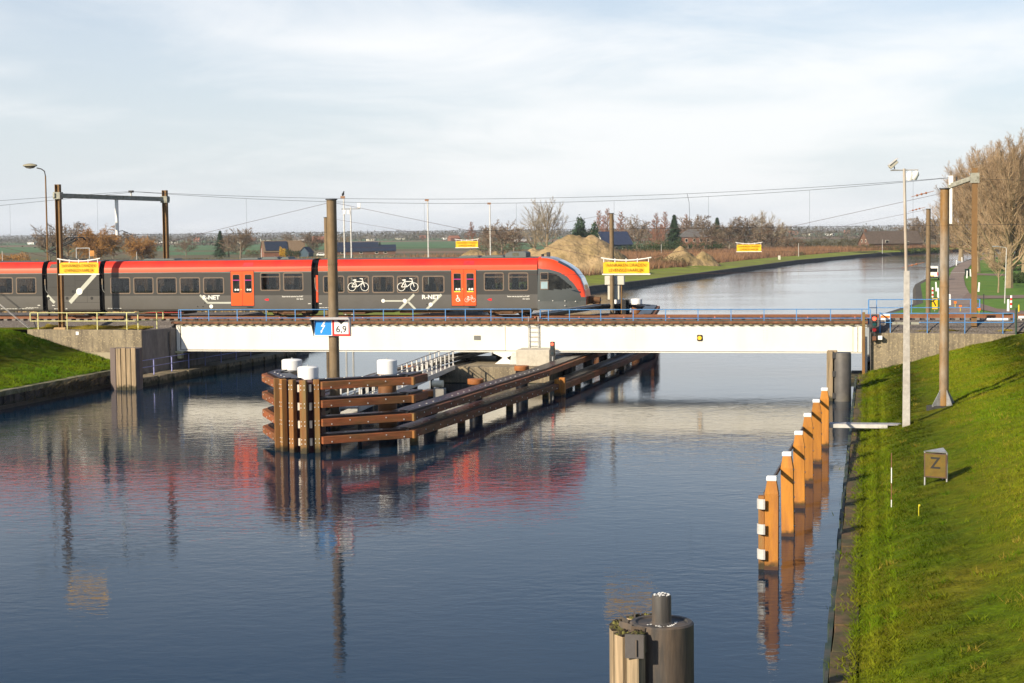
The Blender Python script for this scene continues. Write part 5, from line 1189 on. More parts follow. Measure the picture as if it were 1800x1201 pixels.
# underframe, bogies
def bogie(sc_, par):
    f = MB().box(sc_ - 1.55, sc_ + 1.55, -1.22, -1.02, .28, .45).box(sc_ - 1.55, sc_ + 1.55, 1.02, 1.22, .28, .45).box(sc_ - .45, sc_ + .45, -1.25, 1.25, .2, .5).prism([(sc_ - .9, .26), (sc_ + .9, .26), (sc_ + .5, .12), (sc_ - .5, .12)], -1.2, -1.05)
    b_ = f.build('bogie', t_under, par, bevel=.02)
    for dx in (-1.0, 1.0):
        for e in (-.75, .75):
            q = MB().cyl((sc_ + dx, e - .065, .39), (sc_ + dx, e + .065, .39), .385, n=24); q.cyl((sc_ + dx, e - .09, .39), (sc_ + dx, e + .09, .39), .12, n=12); q.build('wheel', t_wheel, b_, smooth=40)
        MB().box(sc_ + dx - .16, sc_ + dx + .16, -1.26, -1.0, .22, .5).build('axle_box', t_under, b_, bevel=.03)
bogie((sG0 + sG1) / 2, tr); bogie(PT(507, 550)[0], tr); bogie(PT(889, 550)[0], tr); bogie(SL0 + 4.5, tr)
for x0, x1 in ((240, 320), (590, 690), (700, 780), (600, 640)):
    s0 = PT(x0, 550)[0]; s1 = PT(x1, 550)[0]; MB().box(s0, s1, -1.15, 1.15, .16 + .05 * (x0 % 3), .42).build('underfloor_box', t_under, tr, bevel=.03)
MB().box(PT(250, 550)[0], PT(318, 550)[0], -1.3, -1.27, .28, .31).build('red_pipe', deepred, tr)
s_ = PT(935, 549)[0]; 
# ---- nose of the leading car (and the trailing one, mirrored)
def PNs(x, y): s, z = PL(x, y, TC - .9); return s - sNose, z - ZR0
sil = [PNs(*p) for p in ((944.6, 451.8), (955, 450.8), (963, 451.2), (972.5, 453.2), (985, 458.6), (997.5, 465.2), (1010, 474), (1021, 488.5), (1026, 500.5), (1029, 511), (1030.8, 522.5))]
inn = [PNs(*p) for p in ((944.6, 471.5), (967.5, 473.0), (985, 477.8), (998.8, 486.5), (1010, 498.8), (1018.8, 511.5), (1023, 522))]
sidew = [PNs(*p) for p in ((966, 480.5), (975, 480.2), (984, 484.8), (994, 493), (1003, 500.6), (1008.5, 504.5), (1006.5, 506), (990, 508.4), (966, 509.3))]
Ln = sil[-1][0]
xs = np.array([p[0] for p in sil]); zs_ = np.array([p[1] for p in sil])
def ztop(s): return float(np.interp(s, xs, zs_))
def inpoly(x, z, P):
    c = False; j = len(P) - 1
    for i in range(len(P)):
        if (P[i][1] > z) != (P[j][1] > z) and x < (P[j][0] - P[i][0]) * (z - P[i][1]) / (P[j][1] - P[i][1]) + P[i][0]: c = not c
        j = i
    return c
redpoly = sil + inn[::-1]
NU, NV = 96, 120
def nose_pts():
    g = []
    for i in range(NU + 1):
        u = i / NU; s = Ln * (1 - (1 - u) ** 1.6)
        tt = s / Ln
        hw_ = HWT * (1 - .30 * tt ** 2.4) if tt < .999 else HWT * .70
        hw_ *= (1 - .0 * tt)
        zt_ = ztop(s); zb_ = .42 + .30 * max(0, (tt - .3) / .7) ** 1.3
        row = []
        for j in range(NV + 1):
            a = math.pi * j / NV   # 0: near sill, pi: far sill
            e = .42 if 1 else .5
            cxx = math.cos(a); sxx = math.sin(a)
            y = -math.copysign(abs(cxx) ** .22, cxx) * hw_; z = zb_ + (zt_ - zb_) * abs(sxx) ** .62
            row.append((s, y, z))
        g.append(row)
    return g
NG = nose_pts()
def classify(s, y, z, i, j):
    c = abs(j / NV - .5)
    wl = .30
    if c < .135 and s > Ln * .42 and z > 1.7: return 'windscreen'
    if c < .10 and s > Ln * .06 and z > 1.7: return 'sky_sheen'
    if inpoly(s, z, sidew): return 'cab_window'
    if inpoly(s, z, redpoly) or z > np.interp(s, [p[0] for p in inn], [p[1] for p in inn]): return 'red_arc'
    if z < .98: return 'skirt'
    return 'nose_shell'
t_skirt = M('train_skirt_sheen', (.10, .105, .10), .22, var=.2, scale=1.2, spec=.6, coat=.4)
t_nose = M('train_nose_grey', (.07, .078, .074), .25, var=.06, spec=.6, coat=.4)
t_arc = M('train_arc_red', (.76, .062, .012), .3, var=.04, spec=.5, coat=.4)
scr = M('windscreen_glass', (.05, .065, .07), .04, var=.3, spec=.9, coat=1.0)
t_sky_sheen = M('train_painted_sky_sheen', (.26, .25, .28), .3, var=.05, coat=.4)  # pale strip on the nose top: sky reflection painted in as colour
def nose(sx, s0, par):
    regs = {}
    for i in range(NU):
        for j in range(NV):
            q4 = (NG[i][j], NG[i + 1][j], NG[i + 1][j + 1], NG[i][j + 1]); c = [sum(p[k] for p in q4) / 4 for k in range(3)]
            nm = classify(*c, i, j); regs.setdefault((nm, c[1] > 0 if nm in ('skirt', 'cab_window') else False), []).append(q4)
    ob = {}
    for nm, m in (('nose_shell', t_nose), ('skirt', t_skirt), ('red_arc', t_arc), ('cab_window', gl2), ('windscreen', scr), ('sky_sheen', t_sky_sheen)):
      for sd2 in (False, True):
          idx = {}; vs = []; fs = []
          for q4 in regs.get((nm, sd2), ()):
              f = []
              for p in q4:
                  k = (round(p[0], 5), round(p[1], 5), round(p[2], 5))
                  if k not in idx: idx[k] = len(vs); vs.append((s0 + sx * p[0], sx * p[1], p[2]))
                  if idx[k] not in f: f.append(idx[k])
              if len(f) > 2: fs.append(tuple(f[::-1]))
          if vs: ob[nm] = MB().add(vs, fs).build(nm, m, par, smooth=50)
    # front plate
    MB().add([(s0 + sx * p[0], sx * p[1], p[2]) for p in NG[-1]], [tuple(range(NV + 1))]).build('front_plate', t_arc, par)
    return ob
nose(1, sNose, tr); nose(-1, SL0 + 3.1, tr)
def npl(x, y): s, z = PL(x, y, TC - 1.47); return s, z - ZR0
for (x0, x1, y0, y1, m) in ((949.5, 964, 479, 492, glassdark), (949.5, 964, 494, 509, M('blind_blue', (.30, .42, .46), .4))):
    s0, z1 = npl(x0, y0); s1, z0 = npl(x1, y1); pf = MB().add([(s0, -HWT - .012, z0), (s1, -HWT - .006, z0), (s1, -HWT - .006, z1), (s0, -HWT - .012, z1)], [(0, 1, 2, 3)]).build('cab_side_window', t_frame, tr)
    MB().add([(s0 + .05, -HWT - .02, z0 + .05), (s1 - .05, -HWT - .014, z0 + .05), (s1 - .05, -HWT - .014, z1 - .05), (s0 + .05, -HWT - .02, z1 - .05)], [(0, 1, 2, 3)]).build('pane', m, pf)
q = MB(); s, z = PNs(1018, 511.5); s += sNose
for e in (-1, 1): q.add([(s - .45, e * 1.30, z + .05), (s + .12, e * 1.16, z - .12), (s + .2, e * 1.08, z + .02), (s + .1, e * 1.14, z + .1)], [(0, 1, 2, 3)])
q.build('headlight', M('headlight_dark', (.02, .03, .04), .1, spec=.8), tr)
s0, z0 = PL(1016.5, 525.5, TC - .5); s1, z1 = PL(1034, 535.5, TC - .5)
MB().box(s0, s1, -.8, .8, z1 - ZR0, z0 - ZR0).build('buffer_beam', M('coupler_brown', (.25, .13, .035), .6, var=.25), tr, bevel=.03)
cp = MB().box(s1, s1 + .25, -.3, .3, .75, 1.25).cyl((s1 + .2, -.15, 1.05), (s1 + .75, -.15, 1.0), .2, n=10).cyl((s1 + .35, .2, .85), (s1 + .7, .2, .85), .12, n=8).box(s1 + .25, s1 + .7, -.25, .25, .72, .82).build('coupler', t_under, tr, bevel=.02)
MB().cyl((s1 + .75, -.15, 1.0), (s1 + .8, -.15, 1.0), .06, n=8).build('coupler_pin', galv_l, cp)
q = MB()
for x, y in ((947.5, 528.5), (971.5, 528.8), (993, 529), (1011, 530), (993, 537.5)):
    s, z = npl(x, y); q.cyl((s, -HWT - .015 + .5 * max(0, (s - sNose - 1.6) / 1.9) ** 2, z), (s, -HWT + .05 + .5 * max(0, (s - sNose - 1.6) / 1.9) ** 2, z), .03, n=6)
q.build('skirt_fixings', t_white, tr, kind='stuff')
# ================================================================== TREES
def tree_mesh(seed, H, trunk_h, r0, nlimb, lang, llen, levels, up=.35, wander=.18, twig=.012, start=.25, twig_w=1.0, droop=0.):
    """two meshes, (trunk + limbs, crown twigs); levels: [(children, length ratio, angle deg, segments)]"""
    rg = np.random.RandomState(seed); TV, TF, CV, CF = [], [], [], []
    def tube(P, R, V, Fc, n):
        b = len(V)
        for k, p in enumerate(P):
            d = (P[min(k + 1, len(P) - 1)] - P[max(k - 1, 0)]).normalized(); sx = d.cross(Vector((.31, .95, .1))); sx.normalize(); u = sx.cross(d)
            for i in range(n):
                a = 2 * math.pi * i / n; V.append(tuple(p + (sx * math.cos(a) + u * math.sin(a)) * R[k]))
        for k in range(len(P) - 1):
            for i in range(n): Fc.append((b + k * n + i, b + k * n + (i + 1) % n, b + (k + 1) * n + (i + 1) % n, b + (k + 1) * n + i))
    def path(p, d, L_, k, w_, tro):
        P = [p.copy()]
        for i in range(k):
            d = (d + Vector(rg.uniform(-1, 1, 3)) * w_ + Vector((0, 0, tro))).normalized(); P.append(P[-1] + d * L_ / k)
        return P, d
    def grow(p, d, L_, r, lv):
        if lv >= len(levels):
            return
        cnt, ratio, ang, segs = levels[lv]; last = lv == len(levels) - 1
        P, _ = path(p, d, L_, segs, wander, up * .16 - droop * (.25 if last else .05))
        if last:     # a twig: a thin ribbon
            sx = (P[-1] - P[0]).cross(Vector(rg.uniform(-1, 1, 3))); sx.normalize(); b = len(CV); w0 = max(r, twig) * twig_w
            for k, q in enumerate(P):
                ww = w0 * (1 - .75 * k / segs); CV.append(tuple(q - sx * ww)); CV.append(tuple(q + sx * ww))
            for k in range(segs): CF.append((b + 2 * k, b + 2 * k + 1, b + 2 * k + 3, b + 2 * k + 2))
            return
        tube(P, [r * (1 - .75 * k / segs) for k in range(len(P))], (TV if lv == 0 else CV), (TF if lv == 0 else CF), 5 if lv == 0 else 3)
        for i in range(cnt):
            t = .12 + .88 * (i + rg.uniform(0, 1)) / cnt; t = min(t, .999); k = int(t * segs); q = P[k].lerp(P[k + 1], t * segs - k); dl = (P[k + 1] - P[k]).normalized()
            ax = dl.cross(Vector(rg.uniform(-1, 1, 3))); ax.normalize(); a = math.radians(ang * rg.uniform(.55, 1.3))
            grow(q, Matrix.Rotation(a, 3, ax) @ dl, L_ * ratio * (1.15 - .65 * t) * rg.uniform(.7, 1.25), max(r * .45 * (1 - .5 * t), twig), lv + 1)
    P, dl = path(Vector((0, 0, -.2)), Vector((0, 0, 1)), trunk_h + .2, 8, .05, .3)
    tube(P, [r0 * (1.15 - .8 * k / 8) if k else r0 * 1.3 for k in range(9)], TV, TF, 8)
    for i in range(nlimb):
        t = start + (1 - start) * (i + rg.uniform(0, .9)) / nlimb; t = min(t, .995); k = int(t * 8); q = P[k].lerp(P[k + 1], t * 8 - k)
        az = i * 2.4 + rg.uniform(-.5, .5); a = math.radians(lang * rg.uniform(.75, 1.2) * (1.1 - .5 * t)); d = Vector((math.sin(a) * math.cos(az), math.sin(a) * math.sin(az), math.cos(a)))
        L_ = llen(t) * rg.uniform(.8, 1.15); grow(q, d, L_, r0 * (.5 - .3 * t), 0)
    def mk(V, Fc, nm):
        me = bpy.data.meshes.new(nm); me.from_pydata(V, [], Fc); return me
    return mk(TV, TF, 'trunk'), mk(CV, CF, 'crown')
def leaf_cloud(seed, blobs, n, size, flat=0.):
    """leafy crown: many small faces spread through ellipsoids (cx,cy,cz,rx,ry,rz)"""
    rg = np.random.RandomState(seed); vol = np.array([b_[3] * b_[4] * b_[5] for b_ in blobs]) ** .8; pk = rg.choice(len(blobs), n, p=vol / vol.sum())
    B_ = np.array(blobs)[pk]; u = rg.normal(size=(n, 3)); u /= np.linalg.norm(u, axis=1)[:, None]; rad = rg.uniform(.35, 1.0, n) ** .45
    c = B_[:, :3] + u * rad[:, None] * B_[:, 3:] * (1 + .15 * rg.normal(size=(n, 1)))
    d1 = rg.normal(size=(n, 3)); d1 /= np.linalg.norm(d1, axis=1)[:, None]; d2 = np.cross(d1, rg.normal(size=(n, 3))); d2 /= np.linalg.norm(d2, axis=1)[:, None]
    sz = size * rg.uniform(.5, 1.4, n)[:, None]; V = np.stack([c - d1 * sz, c + d2 * sz * .6, c + d1 * sz], 1).reshape(-1, 3)
    me = bpy.data.meshes.new('crown'); me.from_pydata(V.tolist(), [], np.arange(3 * n).reshape(-1, 3).tolist()); return me
def conifer(seed, H, R_, n, size):
    rg = np.random.RandomState(seed); t = rg.uniform(0, 1, n) ** .8; a = rg.uniform(0, 2 * math.pi, n); tier = .72 + .28 * np.abs(np.sin(t * 28 + rg.normal(size=n) * .15))
    r = R_ * (1 - t) ** 1.05 * tier * (1 + .28 * np.sin(a * 5 + np.floor(t * 9) * 2.1)) * rg.uniform(.35, 1.1, n) + .05; z = H * (.06 + .94 * t) - r * .25
    c = np.stack([r * np.cos(a), r * np.sin(a), z], 1); rad = np.stack([np.cos(a), np.sin(a), -.35 + 0 * a], 1); tan = np.stack([-np.sin(a), np.cos(a), 0 * a], 1)
    sz = size * rg.uniform(.6, 1.3, n)[:, None]; V = np.stack([c - rad * sz * .5 - tan * sz * .35, c - rad * sz * .5 + tan * sz * .35, c + rad * sz], 1).reshape(-1, 3)
    me = bpy.data.meshes.new('crown'); me.from_pydata(V.tolist(), [], np.arange(3 * n).reshape(-1, 3).tolist()); return me
bark_pop = M('poplar_bark', (.26, .20, .12), .9, var=.25, scale=2); twig_pop = M('poplar_twigs', (.35, .245, .145), .9, var=.3, scale=.6, rnd=.12)
bark_grey = M('grey_bark', (.20, .165, .12), .9, var=.25); twig_grey = M('grey_brown_twigs', (.19, .14, .095), .9, var=.3, scale=.6, rnd=.18)
twig_pale = M('pale_twigs', (.33, .275, .19), .9, var=.25, scale=.6, rnd=.1); twig_red = M('russet_twigs', (.30, .14, .09), .9, var=.3, scale=.6, rnd=.15)
twig_will = M('willow_orange_twigs', (.36, .185, .05), .9, var=.3, scale=.5, rnd=.14); needle = M('dark_needles', (.035, .075, .036), .9, var=.45, scale=1.5, rnd=.15)
leaf_dk = M('evergreen_hedge_leaf', (.035, .06, .02), .9, var=.5, scale=1.2, rnd=.2); leaf_ol = M('olive_bush_twig', (.10, .085, .04), .9, var=.45, scale=1.2, rnd=.2); leaf_br = M('brown_bush_twig', (.14, .085, .05), .9, var=.45, scale=1.2, rnd=.2)
PRO = {}
PRO['poplar'] = [tree_mesh(s_, 22, 15, .40, 40, 50, lambda t: 10.5 * (1 - .42 * t), [(10, .42, 34, 5), (9, .5, 36, 3), (8, .6, 38, 2), (0, 0, 0, 2)], up=1.0, twig=.011, start=.14) + (bark_pop, twig_pop) for s_ in (1, 2)]
PRO['fan'] = [tree_mesh(s_, 16, 9, .3, 16, 46, lambda t: 10.5 * (1 - .35 * t), [(12, .42, 36, 5), (10, .45, 38, 3), (0, 0, 0, 2)], up=.7, twig=.045, start=.12) + (bark_pop, twig_pale) for s_ in (3, 4)]
PRO['bare'] = [tree_mesh(s_, 12, 6, .22, 16, 62, lambda t: 6.0 * (1 - .3 * t), [(11, .45, 45, 4), (11, .5, 45, 2), (0, 0, 0, 2)], up=.3, wander=.25, twig=.05, start=.2) + (bark_grey, twig_grey) for s_ in (5, 6, 7)]
PRO['russet'] = [tree_mesh(s_, 16, 15, .25, 40, 62, lambda t: 6.2 * (1.02 - .88 * t), [(11, .38, 40, 3), (8, .5, 45, 2), (0, 0, 0, 2)], up=.35, twig=.05, start=.08) + (bark_grey, twig_red) for s_ in (8, 9)]
PRO['willow'] = [tree_mesh(s_, 10, 2.6, .5, 34, 72, lambda t: 5.6, [(12, .5, 46, 4), (13, .62, 45, 3), (0, 0, 0, 3)], up=.45, twig=.045, start=.35, droop=1.8) + (bark_grey, twig_will) for s_ in (12, 13)]
PRO['small'] = [tree_mesh(s_, 6, 3.4, .1, 16, 40, lambda t: 3.2, [(9, .45, 36, 3), (7, .5, 40, 2), (0, 0, 0, 2)], up=.35, twig=.009, start=.55) + (bark_pop, twig_pop) for s_ in (15,)]
for k in PRO.values():
    for tm, cm, b_, c_ in k: tm.materials.append(b_); cm.materials.append(c_)
TOPZ = {}
for k in PRO.values():
    for tm, cm, b_, c_ in k:
        zz_ = np.empty(len(cm.vertices) * 3, np.float32); cm.vertices.foreach_get('co', zz_); TOPZ[cm.name] = float(np.percentile(zz_[2::3], 99.7))
tr_me = MB().cyl((0, 0, -.2), (0, 0, 2), .18, .1, n=6).mesh('trunk'); tr_me.materials.append(bark_grey)
con_a = conifer(21, 10, 3.7, 3600, .62); con_a.materials.append(needle)
cyp = leaf_cloud(22, [(0, 0, 4.5, 2.6, 2.6, 4.4), (.3, 0, 8.5, 1.5, 1.5, 3.2), (4.2, 0, 3.8, 2.2, 2, 3.8), (4.8, .2, 7.4, 1.0, 1, 2.6), (-2.2, 0, 3, 2, 2, 3)], 6500, .42); cyp.materials.append(needle)
nbare = {}
def tree(kind, x, D, hpx, label, name, group=None, z=ZL, wscale=1., base_h=None):
    base_h = base_h or {'poplar': 22.5, 'fan': 17.0, 'bare': 10.6, 'russet': 17.0, 'willow': 8.8, 'small': 6.3, 'spruce': 10.2, 'cypress': 11.6}[kind]
    k = hpx * D / F / base_h
    t_ = thing(name, label, 'tree', FAR(x, D), D, z, random.uniform(0, 6.28) if kind != 'cypress' else 0, group, world=True); t_.scale = (k * wscale, k * wscale, k)
    if kind == 'spruce': put('trunk', tr_me, None, t_); put('crown', con_a, None, t_)
    elif kind == 'cypress': put('trunk', tr_me, None, t_); put('crown', cyp, None, t_)
    else:
        i = nbare.get(kind, 0); nbare[kind] = i + 1; tm, cm, _, _ = PRO[kind][i % len(PRO[kind])]
        k = hpx * D / F / TOPZ[cm.name]; t_.scale = (k * wscale, k * wscale, k)
        put('trunk', tm, None, t_); put('crown', cm, None, t_)
    return t_
def Dg(y, x=900, z=ZL): return F * (CH - z) / (y - HOR(x))
# the tall poplars beyond the bridge
for x, yb, yt, lb in ((1719, 479, 262, 'tall bare poplar with a pale trunk beside the canal road bend'), (1775, 507, 238, 'tall bare poplar behind the street lamp with the drooping arm'), (1745, 470, 252, 'tall bare poplar farther along the canal road behind the brown post'),
                      (1802, 488, 250, 'tall bare poplar above the dark hedge by the footpath'), (1690, 457, 285, 'bare poplar at the far end of the canal road row'), (1765, 462, 268, 'bare poplar in the second rank past the canal road bend'), (1850, 500, 240, 'tall bare poplar past the dark hedge'), (1815, 463, 258, 'bare poplar in the second rank behind the dark hedge')):
    D = Dg(yb, x); tree('poplar', x, D, yb - yt, lb, 'poplar_tree', 'bare poplars along the canal road', wscale=1.18)
tree('small', 1756, Dg(515, 1756), 92, 'small pruned street tree with twiggy round head on the lawn', 'street_tree', wscale=1.25)
for x, D, hp, k, lb, nm in ((964, 620, 84, 'fan', 'pale bare fan shaped tree above the sand heap, taller of two', 'bare_tree'), (941, 640, 68, 'fan', 'pale bare fan shaped tree above the sand heap, shorter of two', 'bare_tree'),
        (1020, 640, 50, 'cypress', 'dark green double topped cypress beside the blue barn', 'cypress_tree'),
        (1054, 880, 62, 'russet', 'russet conifer behind the blue barn gable', 'russet_tree'), (1072, 890, 66, 'russet', 'tallest russet conifer behind the blue barn roof', 'russet_tree'), (1093, 880, 60, 'russet', 'russet conifer behind the blue barn chimney end', 'russet_tree'),
        (1122, 850, 54, 'bare', 'olive round bare tree beside the russet conifers', 'bare_tree'), (1157, 800, 58, 'russet', 'russet tree above the evergreen hedge, broader of a pair', 'russet_tree'), (1172, 810, 60, 'russet', 'russet tree above the evergreen hedge, slimmer of a pair', 'russet_tree'),
        (1187, 700, 55, 'spruce', 'dark spruce beside the hipped roof house', 'spruce_tree'), (1206, 860, 56, 'russet', 'russet tree right behind the hipped roof', 'russet_tree'), (1220, 840, 54, 'bare', 'bare tree over the ridge of the hipped roof', 'bare_tree'),
        (1262, 820, 50, 'spruce', 'spruce tip poking above the orchard trees', 'spruce_tree'),
        (390, 700, 46, 'spruce', 'dark slim spruce beside a bare hedge tree near the brick barn', 'spruce_tree'), (670, 760, 26, 'spruce', 'small dark spruce between the low slate roofs', 'spruce_tree'),
        (175, 620, 54, 'willow', 'large round orange willow behind the train', 'willow_tree'), (250, 650, 38, 'willow', 'smaller round orange willow by the thin white pole', 'willow_tree'), (202, 700, 36, 'bare', 'low brown bare tree growing into the large orange willow', 'bare_tree'),
        (90, 640, 56, 'bare', 'bare grey tree behind the street lamp mast', 'bare_tree'), (122, 660, 60, 'bare', 'bare grey tree behind the brown gantry post', 'bare_tree'), (228, 900, 44, 'bare', 'bare round tree between the two orange willows', 'bare_tree'), (270, 980, 36, 'bare', 'bare tree close to the second gantry post', 'bare_tree'),
        (425, 640, 50, 'bare', 'broad bare thorny tree before the brick barn', 'bare_tree'), (405, 700, 40, 'bare', 'low bare tree beside the dark slim spruce', 'bare_tree'), (330, 760, 34, 'bare', 'scrubby bare tree standing in the field hedge', 'bare_tree'), (552, 700, 42, 'bare', 'bare bushy tree between barn and white car', 'bare_tree'),
        (830, 720, 42, 'russet', 'thin russet tree rising behind the yellow banner', 'russet_tree'), (862, 740, 36, 'bare', 'bare tree behind the thin pole near the sand', 'bare_tree'), (884, 660, 46, 'bare', 'round dense bare tree above the train roof units', 'bare_tree'), (905, 720, 34, 'bare', 'lower bare tree beside the round dense one', 'bare_tree'),
        (1250, 700, 44, 'bare', 'bare orchard tree next to the brick house', 'bare_tree'), (1284, 690, 50, 'bare', 'wide bare orchard tree, second from the brick house', 'bare_tree'), (1318, 690, 52, 'bare', 'wide bare orchard tree above the reed field banner', 'bare_tree'), (1340, 740, 62, 'fan', 'tall thin bare tree rising over the orchard', 'bare_tree'),
        (1358, 700, 42, 'bare', 'bare orchard tree past the reed field banner', 'bare_tree'), (1372, 800, 48, 'fan', 'pale thin tree at the end of the orchard', 'bare_tree'), (1603, 720, 46, 'bare', 'dark bare tree behind the camera pole', 'bare_tree'), (1625, 740, 50, 'bare', 'dark bare tree behind the brown tubular pole', 'bare_tree'), (1648, 760, 52, 'bare', 'dark bare tree behind the thick streaked post', 'bare_tree'),
        (590, 1000, 40, 'bare', 'far bare tree over the low slate roofs', 'bare_tree'), (512, 1050, 40, 'bare', 'far hazy bare tree beyond the brick barn', 'bare_tree'), (610, 980, 36, 'bare', 'far bare tree behind the camera mast', 'bare_tree')):
    hp = F * (CH - ZL) / D + HOR(x) - ((451 if x < 700 else 432) - hp)
    tree(k, x, D, hp, lb, nm, wscale=1.25 if k in ('bare',) else (.92 if k == 'willow' else 1.0))
# bushes and hedges
def bush(x, D, wpx, hpx, m, label, seed, n=1500, name='bush', cat='bush', dz=0, nb=None):
    hw_ = wpx * D / F / 2; hh = hpx * D / F; nb = nb or max(3, int(hw_ / hh * 1.6) + 2); rg = random.Random(seed); bl = []
    for i in range(nb):
        px = -hw_ + 2 * hw_ * (i + .5) / nb; k = rg.uniform(.7, 1.0); bl.append((px, rg.uniform(-1, 1), hh * .45 * k, hw_ / nb * 1.3, 1.8, hh * .52 * k))
    me = leaf_cloud(seed, bl, n, max(.16, .022 * D / F * 60)); o = put(name, me, m); o.location = (FAR(x, D), D, ZL + dz); return tag(o, label, cat)
for a in ((1180, 640, 185, 24, leaf_dk, 'long dark evergreen hedge before the hipped roof house', 31, 6500, 'hedge', 'hedge'), (1172, 630, 60, 30, leaf_dk, 'taller evergreen clump in the long dark hedge', 32, 2200), (1170, Dg(472, 1170), 66, 25, leaf_ol, 'low brown bramble bush at the foot of the small sand heap', 33, 2600),
          (1225, Dg(468, 1225), 45, 14, leaf_br, 'thin brown bush beside the small sand heap', 34, 1200), (1440, 760, 150, 20, leaf_ol, 'long grey brown hedge between orchard and farmhouse', 35, 5200, 'hedge', 'hedge'), (1545, 640, 95, 15, leaf_ol, 'scrub hedge in front of the long farmhouse', 36, 2500),
          (1545, Dg(441.5, 1545), 75, 9, leaf_dk, 'dark green bramble patch on the bank below the farmhouse', 37, 2200), (1390, Dg(452, 1390), 50, 11, leaf_ol, 'low scrub on the bank past the reed field banner', 38, 1500), (1620, 600, 70, 12, leaf_dk, 'dark bramble patch on the bank behind the tubular poles', 39, 1800),
          (25, 560, 55, 26, twig_will, 'reddish orange willow scrub at the start of the hedge line', 41, 3200), (55, 520, 30, 14, M('yellow_bush_leaf', (.25, .20, .03), .9, var=.4), 'yellowish bush in front of the willow scrub', 42, 1200), (305, 560, 180, 10, leaf_ol, 'low scrub line behind the gantry', 43, 3500), (120, 560, 180, 9, leaf_br, 'low brown scrub line behind the power car', 44, 3000),
          (500, 690, 12, 22, M('yellow_autumn_leaf', (.5, .30, .02), .9, var=.35), 'bright yellow shrub against the brick barn', 45, 900), (512, 680, 14, 16, leaf_dk, 'dark green shrub beside the bright yellow one', 46, 700), (527, 690, 14, 13, leaf_dk, 'round green shrub by the small blue shed', 47, 700), (455, 720, 40, 12, leaf_ol, 'olive hedge beside the brick barn gable', 48, 900),
          (1330, 720, 170, 30, leaf_br, 'brown thicket filling the orchard behind the reed field banner', 52, 6500, 'thicket', 'thicket'), (1125, 920, 90, 36, leaf_br, 'brown thicket between the russet conifers', 53, 4200, 'thicket', 'thicket'), (880, 760, 80, 22, leaf_ol, 'olive scrub under the round dense bare tree', 54, 2500, 'thicket', 'thicket'), (1700, 560, 90, 60, leaf_br, 'brown undergrowth at the far end of the poplar row', 55, 5000, 'thicket', 'thicket'), (1150, 700, 30, 30, leaf_ol, 'olive shrub rising behind the dark hedge', 49, 900), (1795, Dg(498, 1795), 50, 24, leaf_dk, 'dark clipped hedge by the footpath under the poplars', 50, 3000), (1800, Dg(475, 1800), 110, 20, leaf_br, 'brown undergrowth beneath the poplar row', 51, 3500)):
    bush(*a)
# reed and rough grass belts: thin blades, nobody could count them
def blades(name, pts, h, wd, m, seed, lean=.25, tri=1):
    """pts: (n,3) base points"""
    rg = np.random.RandomState(seed); n = len(pts); a = rg.uniform(0, 2 * math.pi, n); hh = h * rg.uniform(.5, 1.25, n); ww = wd * rg.uniform(.6, 1.3, n)
    d = np.stack([np.cos(a), np.sin(a), 0 * a], 1) * ww[:, None]; tip = pts + np.stack([rg.normal(size=n) * lean * hh, rg.normal(size=n) * lean * hh, hh], 1)
    V = np.stack([pts - d, pts + d, tip], 1).reshape(-1, 3).astype(np.float32); me = bpy.data.meshes.new(name)
    me.vertices.add(3 * n); me.vertices.foreach_set('co', V.ravel()); me.loops.add(3 * n); me.loops.foreach_set('vertex_index', np.arange(3 * n, dtype=np.int32)); me.polygons.add(n); me.polygons.foreach_set('loop_start', np.arange(0, 3 * n, 3, dtype=np.int32)); me.update(); me.validate()
    me.materials.append(m); o = bpy.data.objects.new(name, me); col.objects.link(o); o['kind'] = 'stuff'; return o
reed_m = M('dry_reed', (.27, .15, .075), .95, var=.35, scale=.06, c2=(.17, .095, .06), s2=.03, thr=.5, world=True); reed2 = M('ochre_reed', (.30, .20, .09), .95, var=.35, scale=.1, world=True)
def inland(u, v):      # distance to the left of the far bank, roughly
    x = np.interp(v, [p[1] for p in LB], [p[0] for p in LB]); return x - u
rg = np.random.RandomState(5); pts = []
v = rg.uniform(270, 720, 140000) ; v = 270 * (720 / 270) ** ((v - 270) / 450); u = np.interp(v, [p[1] for p in LB], [p[0] for p in LB]) - 9 - (300 / v) * 4 - np.abs(rg.normal(size=140000)) * 60
P_ = np.stack([u, v, np.full_like(u, ZL)], 1)
cl_ = np.sin(P_[:, 0] * .11 + 2 * np.sin(P_[:, 1] * .03)) + np.sin(P_[:, 1] * .07 + 1.3); P_ = P_[cl_ > -.9]
blades('reeds', P_, 1.9, .13, reed_m, 9)
v = rg.uniform(150, 620, 40000); u = rg.uniform(-1, 1, 40000) * v * .36 - 8; ok = u < np.interp(v, [p[1] for p in LB], [p[0] for p in LB]) - 12
blades('rough_grass', np.stack([u, v, np.full_like(u, ZL)], 1)[ok], .9, .16, reed2, 10)

